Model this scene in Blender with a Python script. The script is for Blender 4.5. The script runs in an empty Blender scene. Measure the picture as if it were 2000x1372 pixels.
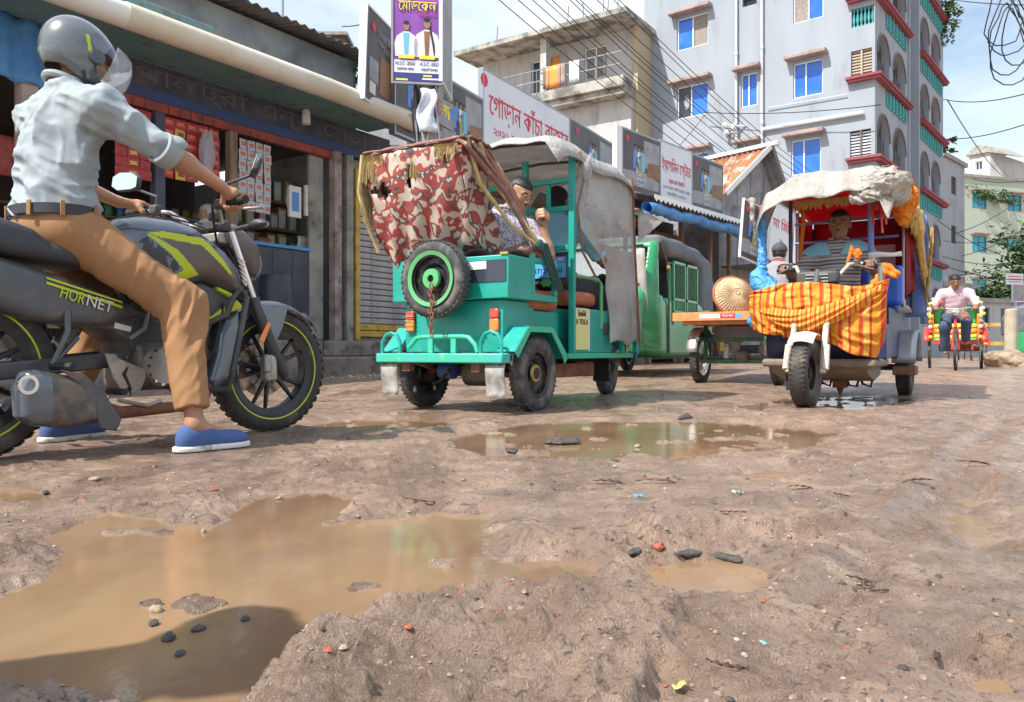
import bpy, math, random
import numpy as np
from mathutils import Vector, Matrix
random.seed(7)
R = math.radians
S = bpy.context.scene
# ------------------------------------------------------------ camera, light, exposure
H = 0.39; FP = 1547.0
cd = bpy.data.cameras.new('camera'); cam = bpy.data.objects.new('camera', cd); S.collection.objects.link(cam)
cam.location = (0, 0, H); cam.rotation_euler = (R(90), 0, 0)
cd.sensor_width = 36; cd.lens = FP/2000*36; cd.clip_start = 0.05; cd.clip_end = 2000
S.camera = cam
SUN = Vector((-0.50, -0.36, 0.79)).normalized()
el = math.asin(SUN.z); az = math.atan2(SUN.x, SUN.y)
wd = bpy.data.worlds.new('World'); S.world = wd; wd.use_nodes = True
N = wd.node_tree.nodes; L = wd.node_tree.links; N.clear()
out = N.new('ShaderNodeOutputWorld'); bg = N.new('ShaderNodeBackground'); sky = N.new('ShaderNodeTexSky')
sky.sky_type = 'NISHITA'; sky.sun_disc = False; sky.sun_elevation = el; sky.sun_rotation = az
sky.air_density = 1.4; sky.dust_density = 1.5; sky.ozone_density = 1.5
tc = N.new('ShaderNodeTexCoord'); mp = N.new('ShaderNodeMapping'); mp.inputs['Scale'].default_value = (1, 1, 2.6)
mp.inputs['Location'].default_value = (0.35, 0.1, 0.2)
nz = N.new('ShaderNodeTexNoise'); nz.inputs['Scale'].default_value = 2.1; nz.inputs['Detail'].default_value = 7; nz.inputs['Roughness'].default_value = 0.58
cr = N.new('ShaderNodeValToRGB'); cr.color_ramp.elements[0].position = 0.30; cr.color_ramp.elements[1].position = 0.76
mx = N.new('ShaderNodeMix'); mx.data_type = 'RGBA'
L.new(tc.outputs['Generated'], mp.inputs[0]); L.new(mp.outputs[0], nz.inputs[0]); L.new(nz.outputs[0], cr.inputs[0])
L.new(cr.outputs[0], mx.inputs[0]); L.new(sky.outputs[0], mx.inputs[6]); mx.inputs[7].default_value = (7.6, 8.2, 8.9, 1)
L.new(mx.outputs[2], bg.inputs[0]); bg.inputs[1].default_value = 0.11; L.new(bg.outputs[0], out.inputs[0])
sl = bpy.data.lights.new('sun', 'SUN'); so = bpy.data.objects.new('sun', sl); S.collection.objects.link(so)
sl.energy = 4.2; sl.angle = R(0.6); sl.color = (1, 0.955, 0.88); so.rotation_euler = SUN.to_track_quat('Z', 'Y').to_euler(); so.location = (0, 0, 30)
S.view_settings.view_transform = 'Standard'; S.view_settings.look = 'None'; S.view_settings.gamma = 1
S.view_settings.exposure = 0.72; S.view_settings.use_curve_mapping = False
S.cycles.max_bounces = 6; S.cycles.sample_clamp_direct = 5; S.cycles.sample_clamp_indirect = 5; S.cycles.transparent_max_bounces = 12
# ------------------------------------------------------------ core helpers
def W(px, py, Y): return Vector(((px-1000)/FP*Y, Y, H+(686-py)/FP*Y))
def G(px, py, z=0.0):
    Y = (H-z)*FP/(py-686); return ((px-1000)/FP*Y, Y)
def nrm(v): v = Vector(v); return v.normalized()
def frame(d):
    d = nrm(d); a = Vector((0, 0, 1)) if abs(d.z) < 0.9 else Vector((1, 0, 0))
    s = a.cross(d).normalized(); return s, d.cross(s), d
class MB:
    def __init__(s): s.v = []; s.f = []; s.m = []
    def add(s, vs, fs, mi=0):
        b = len(s.v); s.v += [tuple(p) for p in vs]; s.f += [tuple(b+i for i in f) for f in fs]; s.m += [mi]*len(fs); return s
    def box(s, x0, x1, y0, y1, z0, z1, mi=0, M=None):
        vs = [Vector((x, y, z)) for x in (x0, x1) for y in (y0, y1) for z in (z0, z1)]
        if M: vs = [M @ p for p in vs]
        return s.add(vs, [(0, 1, 3, 2), (4, 6, 7, 5), (0, 4, 5, 1), (2, 3, 7, 6), (0, 2, 6, 4), (1, 5, 7, 3)], mi)
    def cb(s, c, d, mi=0, M=None): return s.box(c[0]-d[0]/2, c[0]+d[0]/2, c[1]-d[1]/2, c[1]+d[1]/2, c[2]-d[2]/2, c[2]+d[2]/2, mi, M)
    def beam(s, p, q, w, h, mi=0):
        p = Vector(p); q = Vector(q); a, b, d = frame(q-p); l = (q-p).length
        M = Matrix((a, b, d)).transposed().to_4x4(); M.translation = p
        return s.box(-w/2, w/2, -h/2, h/2, 0, l, mi, M)
    def tube(s, pts, r, n=8, mi=0, cap=True, closed=False, flat=1.0):
        pts = [Vector(p) for p in pts]; k = len(pts); rs = r if isinstance(r, (list, tuple)) else [r]*k
        vs = []; prev = None
        for i, p in enumerate(pts):
            d = (pts[(i+1) % k]-pts[i-1]) if closed else (pts[min(i+1, k-1)]-pts[max(i-1, 0)])
            if d.length < 1e-9: d = Vector((0, 0, 1))
            d.normalize()
            if prev is None: a = frame(d)[0]
            else:
                a = prev-d*prev.dot(d)
                a = a.normalized() if a.length > 1e-6 else frame(d)[0]
            prev = a; b = d.cross(a)
            for j in range(n):
                t = 2*math.pi*j/n; vs.append(p+(a*math.cos(t)*flat+b*math.sin(t))*rs[i])
        fs = []
        for i in range(k if closed else k-1):
            i2 = (i+1) % k
            for j in range(n): fs.append((i*n+j, i*n+(j+1) % n, i2*n+(j+1) % n, i2*n+j))
        if cap and not closed: fs.append(tuple(range(n))[::-1]); fs.append(tuple((k-1)*n+j for j in range(n)))
        return s.add(vs, fs, mi)
    def lathe(s, prof, o, d, n=24, mi=0, closed=False):
        a, b, d = frame(d); o = Vector(o); vs = []
        for (r, h) in prof:
            for j in range(n):
                t = 2*math.pi*j/n; vs.append(o+d*h+(a*math.cos(t)+b*math.sin(t))*r)
        k = len(prof); fs = []
        for i in range(k if closed else k-1):
            i2 = (i+1) % k
            for j in range(n): fs.append((i*n+j, i*n+(j+1) % n, i2*n+(j+1) % n, i2*n+j))
        return s.add(vs, fs, mi)
    def prism(s, poly, z0, z1, M=None, mi=0):
        n = len(poly); vs = [Vector((x, y, z0)) for x, y in poly]+[Vector((x, y, z1)) for x, y in poly]
        if M: vs = [M @ p for p in vs]
        return s.add(vs, [tuple(range(n))[::-1], tuple(range(n, 2*n))]+[(i, (i+1) % n, n+(i+1) % n, n+i) for i in range(n)], mi)
    def grid(s, P, mi=0, th=0.0):
        nu = len(P); nv = len(P[0]); vs = [p for row in P for p in row]
        fs = [(i*nv+j, (i+1)*nv+j, (i+1)*nv+j+1, i*nv+j+1) for i in range(nu-1) for j in range(nv-1)]
        return s.add(vs, fs, mi)
    def ball(s, c, r, n=12, mi=0, M=None):
        c = Vector(c); r = r if isinstance(r, (tuple, list)) else (r, r, r); vs = []; k = max(4, n//2)
        for i in range(k+1):
            a = math.pi*i/k
            for j in range(n):
                b = 2*math.pi*j/n; p = Vector((math.sin(a)*math.cos(b)*r[0], math.sin(a)*math.sin(b)*r[1], math.cos(a)*r[2]))
                vs.append(c+(M @ p if M else p))
        return s.add(vs, [(i*n+j, i*n+(j+1) % n, (i+1)*n+(j+1) % n, (i+1)*n+j) for i in range(k) for j in range(n)], mi)
    def build(s, name, mats, parent=None, smooth=35, bev=0, solid=0, sub=0, kind=None, label=None):
        me = bpy.data.meshes.new(name); me.from_pydata(s.v, [], s.f)
        return fin(name, me, mats, parent, smooth, bev, solid, sub, kind, label, s.m)
def fin(name, me, mats, parent=None, smooth=35, bev=0, solid=0, sub=0, kind=None, label=None, mi=None):
    if not isinstance(mats, (list, tuple)): mats = [mats]
    for m in mats: me.materials.append(m)
    if mi is not None and len(mats) > 1: me.polygons.foreach_set('material_index', mi)
    if smooth:
        me.polygons.foreach_set('use_smooth', [True]*len(me.polygons))
        if smooth < 180: me.set_sharp_from_angle(angle=R(smooth))
    me.update(); o = bpy.data.objects.new(name, me); S.collection.objects.link(o)
    if parent: o.parent = parent
    if solid: q = o.modifiers.new('solid', 'SOLIDIFY'); q.thickness = solid; q.offset = 0
    if bev: q = o.modifiers.new('bevel', 'BEVEL'); q.width = bev; q.segments = 2; q.limit_method = 'ANGLE'; q.angle_limit = R(40)
    if sub: q = o.modifiers.new('sub', 'SUBSURF'); q.levels = sub; q.render_levels = sub
    if kind: o['kind'] = kind
    if label: o['label'] = label
    return o
def tag(o, label, cat, group=None):
    o['label'] = label; o['category'] = cat
    if group: o['group'] = group
    return o
def thing(name, label, cat, loc=(0, 0, 0), hd=None, group=None):
    """Empty at a thing's base; hd = heading in degrees from +Y towards +X, local +X is forward, +Y left"""
    o = bpy.data.objects.new(name, None); o.empty_display_size = 0.2; S.collection.objects.link(o); o.location = loc
    if hd is not None: o.rotation_euler = (0, 0, R(90-hd))
    return tag(o, label, cat, group)
def kids(o): return [c for c in ALLC.get(o.name, [])]
def dup(root, loc, rz=None, label=None, sc=None):
    r = root.copy(); S.collection.objects.link(r); r.location = loc
    if rz is not None: r.rotation_euler = (0, 0, rz)
    if sc: r.scale = sc
    if label: r['label'] = label
    for c in list(root.children):
        k = c.copy(); S.collection.objects.link(k); k.parent = r
        for g in list(c.children): q = g.copy(); S.collection.objects.link(q); q.parent = k
    return r
# ------------------------------------------------------------ numpy noise
def _h(ix, iy, iz, s):
    n = (ix.astype(np.int64)*374761393+iy.astype(np.int64)*668265263+iz.astype(np.int64)*2147483647+s*974634777) & 0xffffffff
    n = ((n ^ (n >> 13))*1274126177) & 0xffffffff
    return ((n ^ (n >> 16)) & 0xffff)/65535.0
def vn(x, y, z=None, s=0):
    if z is None: z = np.zeros_like(x)
    fx = np.floor(x); fy = np.floor(y); fz = np.floor(z); u = x-fx; v = y-fy; w = z-fz
    u = u*u*(3-2*u); v = v*v*(3-2*v); w = w*w*(3-2*w); r = 0
    for dz in ((0, 1) if np.any(z) else (0,)):
        a = _h(fx, fy, fz+dz, s)*(1-u)+_h(fx+1, fy, fz+dz, s)*u; b = _h(fx, fy+1, fz+dz, s)*(1-u)+_h(fx+1, fy+1, fz+dz, s)*u
        r = r+(a*(1-v)+b*v)*((w if dz else 1-w) if np.any(z) else 1)
    return r*2-1
def fbm(x, y, o=4, s=0, g=0.5):
    r = 0; a = 1; t = 0
    for i in range(o): r = r+a*vn(x*2**i+i*7.3, y*2**i-i*3.1, None, s+i); t += a; a *= g
    return r/t
# ------------------------------------------------------------ materials
MATS = {}
def mat(name, col, rough=0.6, metal=0.0, col2=None, ns=6.0, nc=(0.4, 0.65), bump=0.0, bs=60.0, dirt=None, ds=3.0, dc=(0.5, 0.75),
        trans=0.0, alpha=1.0, spec=None, coat=0.0, rv=0.0, sx=(1, 1, 1), sub=0.0, dist=0.01):
    if name in MATS: return MATS[name]
    m = bpy.data.materials.new(name); m.use_nodes = True; N = m.node_tree.nodes; L = m.node_tree.links
    b = N['Principled BSDF']; b.inputs['Roughness'].default_value = rough; b.inputs['Metallic'].default_value = metal
    b.inputs['Base Color'].default_value = (*col, 1); MATS[name] = m
    if spec is not None: b.inputs['Specular IOR Level'].default_value = spec
    if coat: b.inputs['Coat Weight'].default_value = coat; b.inputs['Coat Roughness'].default_value = 0.12
    if trans: b.inputs['Transmission Weight'].default_value = trans
    if alpha < 1: b.inputs['Alpha'].default_value = alpha
    if sub: b.inputs['Subsurface Weight'].default_value = sub; b.inputs['Subsurface Radius'].default_value = (0.01, 0.004, 0.002)
    if col2 is None and not bump and not dirt and not rv: return m
    t = N.new('ShaderNodeTexCoord'); mp = N.new('ShaderNodeMapping'); mp.inputs['Scale'].default_value = sx; L.new(t.outputs['Object'], mp.inputs[0])
    def noise(sc, d=5, ro=0.6):
        n = N.new('ShaderNodeTexNoise'); n.inputs['Scale'].default_value = sc; n.inputs['Detail'].default_value = d; n.inputs['Roughness'].default_value = ro
        L.new(mp.outputs[0], n.inputs[0]); return n.outputs[0]
    def ramp(o, c):
        r = N.new('ShaderNodeMapRange'); r.inputs[1].default_value = c[0]; r.inputs[2].default_value = c[1]; L.new(o, r.inputs[0]); return r.outputs[0]
    cur = None
    def mixc(f, a, c):
        x = N.new('ShaderNodeMix'); x.data_type = 'RGBA'; L.new(f, x.inputs[0])
        if a is None: x.inputs[6].default_value = (*col, 1)
        else: L.new(a, x.inputs[6])
        x.inputs[7].default_value = (*c, 1); return x.outputs[2]
    if col2 is not None: cur = mixc(ramp(noise(ns), nc), cur, col2)
    if dirt is not None:
        f = ramp(noise(ds, 7, 0.65), dc); cur = mixc(f, cur, dirt)
        x = N.new('ShaderNodeMapRange'); L.new(f, x.inputs[0]); x.inputs[3].default_value = rough; x.inputs[4].default_value = 0.85; L.new(x.outputs[0], b.inputs['Roughness'])
    elif rv:
        x = N.new('ShaderNodeMapRange'); L.new(noise(ns*1.7), x.inputs[0]); x.inputs[1].default_value = 0.3; x.inputs[2].default_value = 0.7
        x.inputs[3].default_value = max(rough-rv, 0.03); x.inputs[4].default_value = min(1, rough+rv); L.new(x.outputs[0], b.inputs['Roughness'])
    if cur: L.new(cur, b.inputs['Base Color'])
    if bump:
        bp = N.new('ShaderNodeBump'); bp.inputs['Strength'].default_value = bump; bp.inputs['Distance'].default_value = dist
        L.new(noise(bs, 6, 0.65), bp.inputs['Height']); L.new(bp.outputs[0], b.inputs['Normal'])
    return m
def translucent(m, k=0.4, gain=1.0):
    N = m.node_tree.nodes; L = m.node_tree.links; b = N['Principled BSDF']; o = N['Material Output']; t = N.new('ShaderNodeBsdfTranslucent'); x = N.new('ShaderNodeMixShader'); x.inputs[0].default_value = k
    l = b.inputs['Base Color'].links
    if l: L.new(l[0].from_socket, t.inputs[0])
    else: t.inputs[0].default_value = b.inputs['Base Color'].default_value
    L.new(b.outputs[0], x.inputs[1]); L.new(t.outputs[0], x.inputs[2]); L.new(x.outputs[0], o.inputs[0]); return m
def stripes(name, cols, period, axis=0, rough=0.8, warp=0.0, coord='Object', bump=0.0, interp='CONSTANT', trans=0):
    m = mat(name, cols[0][1], rough); N = m.node_tree.nodes; L = m.node_tree.links; b = N['Principled BSDF']
    t = N.new('ShaderNodeTexCoord'); sp = N.new('ShaderNodeSeparateXYZ'); src = t.outputs[coord]
    if warp:
        n = N.new('ShaderNodeTexNoise'); n.inputs['Scale'].default_value = 5; L.new(src, n.inputs[0])
        v = N.new('ShaderNodeVectorMath'); v.operation = 'SCALE'; v.inputs[3].default_value = warp; L.new(n.outputs[1], v.inputs[0])
        a = N.new('ShaderNodeVectorMath'); L.new(src, a.inputs[0]); L.new(v.outputs[0], a.inputs[1]); src = a.outputs[0]
    L.new(src, sp.inputs[0]); d = N.new('ShaderNodeMath'); d.operation = 'MULTIPLY'; d.inputs[1].default_value = 1/period; L.new(sp.outputs[axis], d.inputs[0])
    f = N.new('ShaderNodeMath'); f.operation = 'FRACT'; L.new(d.outputs[0], f.inputs[0])
    r = N.new('ShaderNodeValToRGB'); r.color_ramp.interpolation = interp; e = r.color_ramp.elements
    e[0].position = cols[0][0]; e[0].color = (*cols[0][1], 1); e[1].position = cols[1][0]; e[1].color = (*cols[1][1], 1)
    for p, c in cols[2:]: q = e.new(p); q.color = (*c, 1)
    L.new(f.outputs[0], r.inputs[0]); L.new(r.outputs[0], b.inputs['Base Color'])
    if bump:
        n = N.new('ShaderNodeTexNoise'); n.inputs['Scale'].default_value = 40; L.new(t.outputs['Object'], n.inputs[0])
        bp = N.new('ShaderNodeBump'); bp.inputs['Strength'].default_value = bump; bp.inputs['Distance'].default_value = 0.01; L.new(n.outputs[0], bp.inputs['Height']); L.new(bp.outputs[0], b.inputs['Normal'])
    return m
def camo(name, cols, sc=14, rough=0.8, det=2.0, dist=1.5):
    m = mat(name, cols[0], rough); N = m.node_tree.nodes; L = m.node_tree.links; b = N['Principled BSDF']
    t = N.new('ShaderNodeTexCoord'); n = N.new('ShaderNodeTexNoise'); n.inputs['Scale'].default_value = sc; n.inputs['Detail'].default_value = det; n.inputs['Distortion'].default_value = dist
    L.new(t.outputs['Object'], n.inputs[0]); r = N.new('ShaderNodeValToRGB'); r.color_ramp.interpolation = 'CONSTANT'; e = r.color_ramp.elements
    k = len(cols); ps = [0.0]+[0.36+0.28*i/(k-1) for i in range(k-1)] if k > 2 else [0, 0.5]
    e[0].position = 0; e[0].color = (*cols[0], 1); e[1].position = ps[1]; e[1].color = (*cols[1], 1)
    for p, c in zip(ps[2:], cols[2:]): q = e.new(p); q.color = (*c, 1)
    L.new(n.outputs[0], r.inputs[0]); L.new(r.outputs[0], b.inputs['Base Color']); return m
_tc = {}
def text(s, size, m, parent, M, name='lettering', ex=0.002, bold=0.0, width=None, align='CENTER', sx=1.0):
    cu = bpy.data.curves.new(name, 'FONT'); cu.body = s; cu.size = size; cu.extrude = ex; cu.align_x = align; cu.align_y = 'CENTER'; cu.offset = bold; cu.resolution_u = 3
    to = bpy.data.objects.new('t', cu); S.collection.objects.link(to); bpy.context.view_layer.update()
    dg = bpy.context.evaluated_depsgraph_get(); me = bpy.data.meshes.new_from_object(to.evaluated_get(dg)); bpy.data.objects.remove(to)
    me.name = name
    if width and len(me.vertices):
        xs = [v.co.x for v in me.vertices]; k = width/max(1e-6, max(xs)-min(xs)); c = (max(xs)+min(xs))/2
        for v in me.vertices: v.co.x = (v.co.x-c)*k
    me.transform(M); me.materials.clear()
    return fin(name, me, m, parent, 0)
# ------------------------------------------------------------ signed distance meshing
def sdf_mesh(fn, lo, hi, h, B=6):
    lo = np.array(lo, float); n = np.ceil((np.array(hi)-lo)/h).astype(int)+2; n = ((n+B-1)//B)*B
    c = n//B; ii = np.stack(np.meshgrid(*[np.arange(k) for k in c], indexing='ij'), -1).reshape(-1, 3)
    d = fn(lo+(ii*B+(B-1)/2)*h); D = np.empty(n, np.float32)
    D.reshape(c[0], B, c[1], B, c[2], B)[:] = d.reshape(c[0], 1, c[1], 1, c[2], 1)
    A = ii[np.abs(d) < B*h*1.25+0.01]
    o = np.stack(np.meshgrid(*[np.arange(B)]*3, indexing='ij'), -1).reshape(-1, 3)
    for k in range(0, len(A), 1500):
        I = (A[k:k+1500, None, :]*B+o[None]).reshape(-1, 3); D[I[:, 0], I[:, 1], I[:, 2]] = fn(lo+I*h)
    s = D < 0; n = D.shape
    cn = [s[a:n[0]-1+a, b:n[1]-1+b, e:n[2]-1+e] for a in (0, 1) for b in (0, 1) for e in (0, 1)]
    t = sum(x.astype(np.int8) for x in cn); cell = (t > 0) & (t < 8); idx = -np.ones(cell.shape, np.int64); C = np.argwhere(cell); idx[cell] = np.arange(len(C))
    acc = np.zeros((len(C), 3)); cnt = np.zeros(len(C)); cor = [(a, b, e) for a in (0, 1) for b in (0, 1) for e in (0, 1)]
    vals = [D[C[:, 0]+a, C[:, 1]+b, C[:, 2]+e] for a, b, e in cor]
    for i in range(8):
        for j in range(i+1, 8):
            if sum(abs(p-q) for p, q in zip(cor[i], cor[j])) != 1: continue
            x = (vals[i] < 0) != (vals[j] < 0); tt = vals[i]/(vals[i]-vals[j]+1e-12)
            p = np.array(cor[i])[None]+tt[:, None]*(np.array(cor[j])-np.array(cor[i]))[None]
            acc[x] += p[x]; cnt[x] += 1
    V = lo+(C+acc/cnt[:, None])*h; F = []
    for ax in range(3):
        u, w = (ax+1) % 3, (ax+2) % 3
        sl = [slice(None)]*3; s2 = [slice(None)]*3; sl[ax] = slice(0, -1); s2[ax] = slice(1, None)
        E = np.argwhere(s[tuple(sl)] != s[tuple(s2)]); E = E[(E[:, u] > 0) & (E[:, w] > 0) & (E[:, u] < n[u]-1) & (E[:, w] < n[w]-1)]
        if not len(E): continue
        ins = s[E[:, 0], E[:, 1], E[:, 2]]; du = np.zeros(3, int); du[u] = 1; dw = np.zeros(3, int); dw[w] = 1
        g = lambda P: idx[P[:, 0], P[:, 1], P[:, 2]]
        q = np.stack([g(E-du-dw), g(E-dw), g(E), g(E-du)], 1); q[~ins] = q[~ins][:, ::-1]; F.append(q)
    F = np.concatenate(F); F = F[(F >= 0).all(1)]
    return V, F
def np_mesh(name, V, F):
    me = bpy.data.meshes.new(name); me.vertices.add(len(V)); me.vertices.foreach_set('co', np.asarray(V, np.float32).ravel())
    k = F.shape[1]; me.loops.add(F.size); me.loops.foreach_set('vertex_index', F.ravel().astype(np.int32)); me.polygons.add(len(F))
    me.polygons.foreach_set('loop_start', np.arange(0, F.size, k, dtype=np.int32)); me.update(calc_edges=True); me.validate(); return me
def sdf_obj(name, fn, lo, hi, h, m, parent=None, label=None, mi=None, sm=1):
    V, F = sdf_mesh(fn, lo, hi, h)
    me = np_mesh(name, V, F); k = None
    if mi is not None: k = mi(V[F].mean(1)).astype(np.int32)
    return fin(name, me, m, parent, 180, label=label, mi=k)
def cap(P, a, b, ra, rb):
    a = np.asarray(a, float); b = np.asarray(b, float); ab = b-a; t = np.clip(((P-a)@ab)/(ab@ab+1e-12), 0, 1)
    return np.linalg.norm(P-a-t[:, None]*ab, axis=1)-(ra+(rb-ra)*t)
def ell(P, c, r, Rm=None):
    q = P-np.asarray(c, float)
    if Rm is not None: q = q@Rm
    r = np.asarray(r, float); k = np.linalg.norm(q/r, axis=1); k2 = np.linalg.norm(q/r**2, axis=1)+1e-9
    return k*(k-1)/k2
def bx(P, c, r, rd=0.01, Rm=None):
    q = P-np.asarray(c, float)
    if Rm is not None: q = q@Rm
    q = np.abs(q)-(np.asarray(r, float)-rd)
    return np.linalg.norm(np.maximum(q, 0), axis=1)+np.minimum(q.max(1), 0)-rd
def su(a, b, k):
    h = np.maximum(k-np.abs(a-b), 0)/k; return np.minimum(a, b)-h*h*k*0.25
def sU(ds, k):
    r = ds[0]
    for d in ds[1:]: r = su(r, d, k)
    return r
# ------------------------------------------------------------ ground: one graded sheet with mounds, ruts and puddle basins
WZ = -0.012
def poly(pts, z=WZ): return np.array([G(a, b, z) for a, b in pts])
PUD = [poly(p) for p in (
    [(-150, 1130), (60, 1120), (125, 1085), (85, 1050), (210, 1006), (340, 1022), (380, 1005), (455, 1000), (500, 974), (600, 966), (690, 975), (640, 1020), (720, 1018), (850, 998), (960, 1010), (925, 1050), (1000, 1085), (1110, 1088), (1175, 1100), (1190, 1130), (1150, 1158), (1100, 1168), (960, 1168), (880, 1176), (750, 1205), (650, 1250), (560, 1300), (480, 1372), (440, 1500), (-300, 1500)],
    [(870, 858), (960, 838), (1040, 827), (1200, 822), (1380, 824), (1540, 831), (1645, 845), (1610, 862), (1560, 876), (1500, 880), (1400, 892), (1300, 897), (1230, 890), (1100, 902), (980, 897), (900, 882)],
    [(1262, 1108), (1330, 1096), (1400, 1092), (1485, 1108), (1492, 1135), (1440, 1162), (1340, 1172), (1275, 1152)],
    [(1435, 928), (1500, 917), (1565, 922), (1550, 936), (1480, 940)],
    [(-120, 950), (60, 952), (125, 968), (60, 984), (-120, 990)],
    [(1440, 793), (1540, 776), (1740, 768), (1830, 774), (1700, 800), (1560, 806), (1480, 803)],
    [(580, 826), (700, 815), (860, 818), (905, 832), (800, 842), (640, 838)],
    [(1880, 1315), (1950, 1302), (1995, 1335), (1920, 1352)],
    [(1845, 985), (1910, 955), (1955, 1050), (1905, 1085), (1870, 1040)],
)]
def sdp(x, y, P):
    """signed distance to polygon, negative inside"""
    d = np.full(x.shape, 1e9); ins = np.zeros(x.shape, bool); n = len(P)
    for i in range(n):
        a = P[i]; b = P[(i+1) % n]; e = b-a; wx = x-a[0]; wy = y-a[1]
        t = np.clip((wx*e[0]+wy*e[1])/(e@e), 0, 1); d = np.minimum(d, (wx-e[0]*t)**2+(wy-e[1]*t)**2)
        c = ((a[1] > y) != (b[1] > y)); xx = (b[0]-a[0])*(y-a[1])/((b[1]-a[1]) if abs(b[1]-a[1]) > 1e-9 else 1e-9)+a[0]; ins ^= c & (x < xx)
    return np.where(ins, -1, 1)*np.sqrt(d)
def sst(a, b, x): t = np.clip((x-a)/(b-a), 0, 1); return t*t*(3-2*t)
def P0(pts): return np.array([G(a, b, 0.0) for a, b in pts])
MOUND = [  # polygon, height, edge width, surface roughness
    (P0([(430, 1400), (520, 1330), (620, 1290), (760, 1222), (900, 1196), (1100, 1190), (1290, 1196), (1350, 1225), (1330, 1290), (1270, 1420), (1240, 1600), (400, 1600)]), 0.036, 0.03, 0.4),
    (P0([(1350, 1222), (1420, 1240), (1560, 1290), (1700, 1420), (1700, 1600), (1330, 1600)]), 0.012, 0.10, 0.8),
    (P0([(-100, 1340), (120, 1322), (260, 1340), (370, 1392), (380, 1500), (-100, 1500)]), 0.035, 0.05, 0.7),
    (P0([(1230, 1040), (1300, 1005), (1520, 990), (1640, 985), (1650, 1030), (1560, 1062), (1420, 1058), (1290, 1075)]), 0.035, 0.04, 1.0),
    (P0([(900, 1062), (1000, 1048), (1180, 1058), (1240, 1072), (1180, 1090), (1000, 1082)]), 0.018, 0.03, 1.0),
    (P0([(610, 1030), (680, 1010), (760, 1008), (850, 1000), (860, 990), (700, 1000), (640, 1010)]), 0.02, 0.03, 1.3),
    (P0([(330, 1010), (380, 985), (440, 985), (470, 1005), (420, 1022)]), 0.02, 0.03, 1.6),
    (P0([(-60, 1160), (60, 1150), (140, 1105), (80, 1090), (-60, 1110)]), 0.02, 0.03, 1.5),
    (P0([(-100, 1080), (60, 1060), (120, 1075), (60, 1095), (-100, 1100)]), 0.01, 0.05, 1.0),
    (P0([(1350, 905), (1440, 898), (1540, 905), (1600, 890), (1500, 915), (1400, 915)]), 0.02, 0.08, 1.0),
    (P0([(1700, 900), (2000, 880), (2200, 930), (2000, 960), (1800, 940)]), 0.03, 0.25, 0.6),
    (P0([(1500, 1200), (1700, 1180), (2000, 1200), (2100, 1300), (1800, 1290), (1600, 1250)]), 0.012, 0.08, 0.5)]
CONTACT = [(-1.19, 3.88, .13, 0.0), (-1.92, 2.756, .15, 0.0), (-1.14, 3.12, .14, 0.0), (0.14, 5.15, .15, 0.0), (-0.614, 5.60, .15, 0.0), (0.86, 7.2, .14, 0.0), (2.05, 5.53, .16, 0.0), (3.53, 7.1, .15, 0.0), (2.79, 7.55, .15, 0.0)]  # (x, y, radius): flattened where wheels and feet stand
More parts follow.
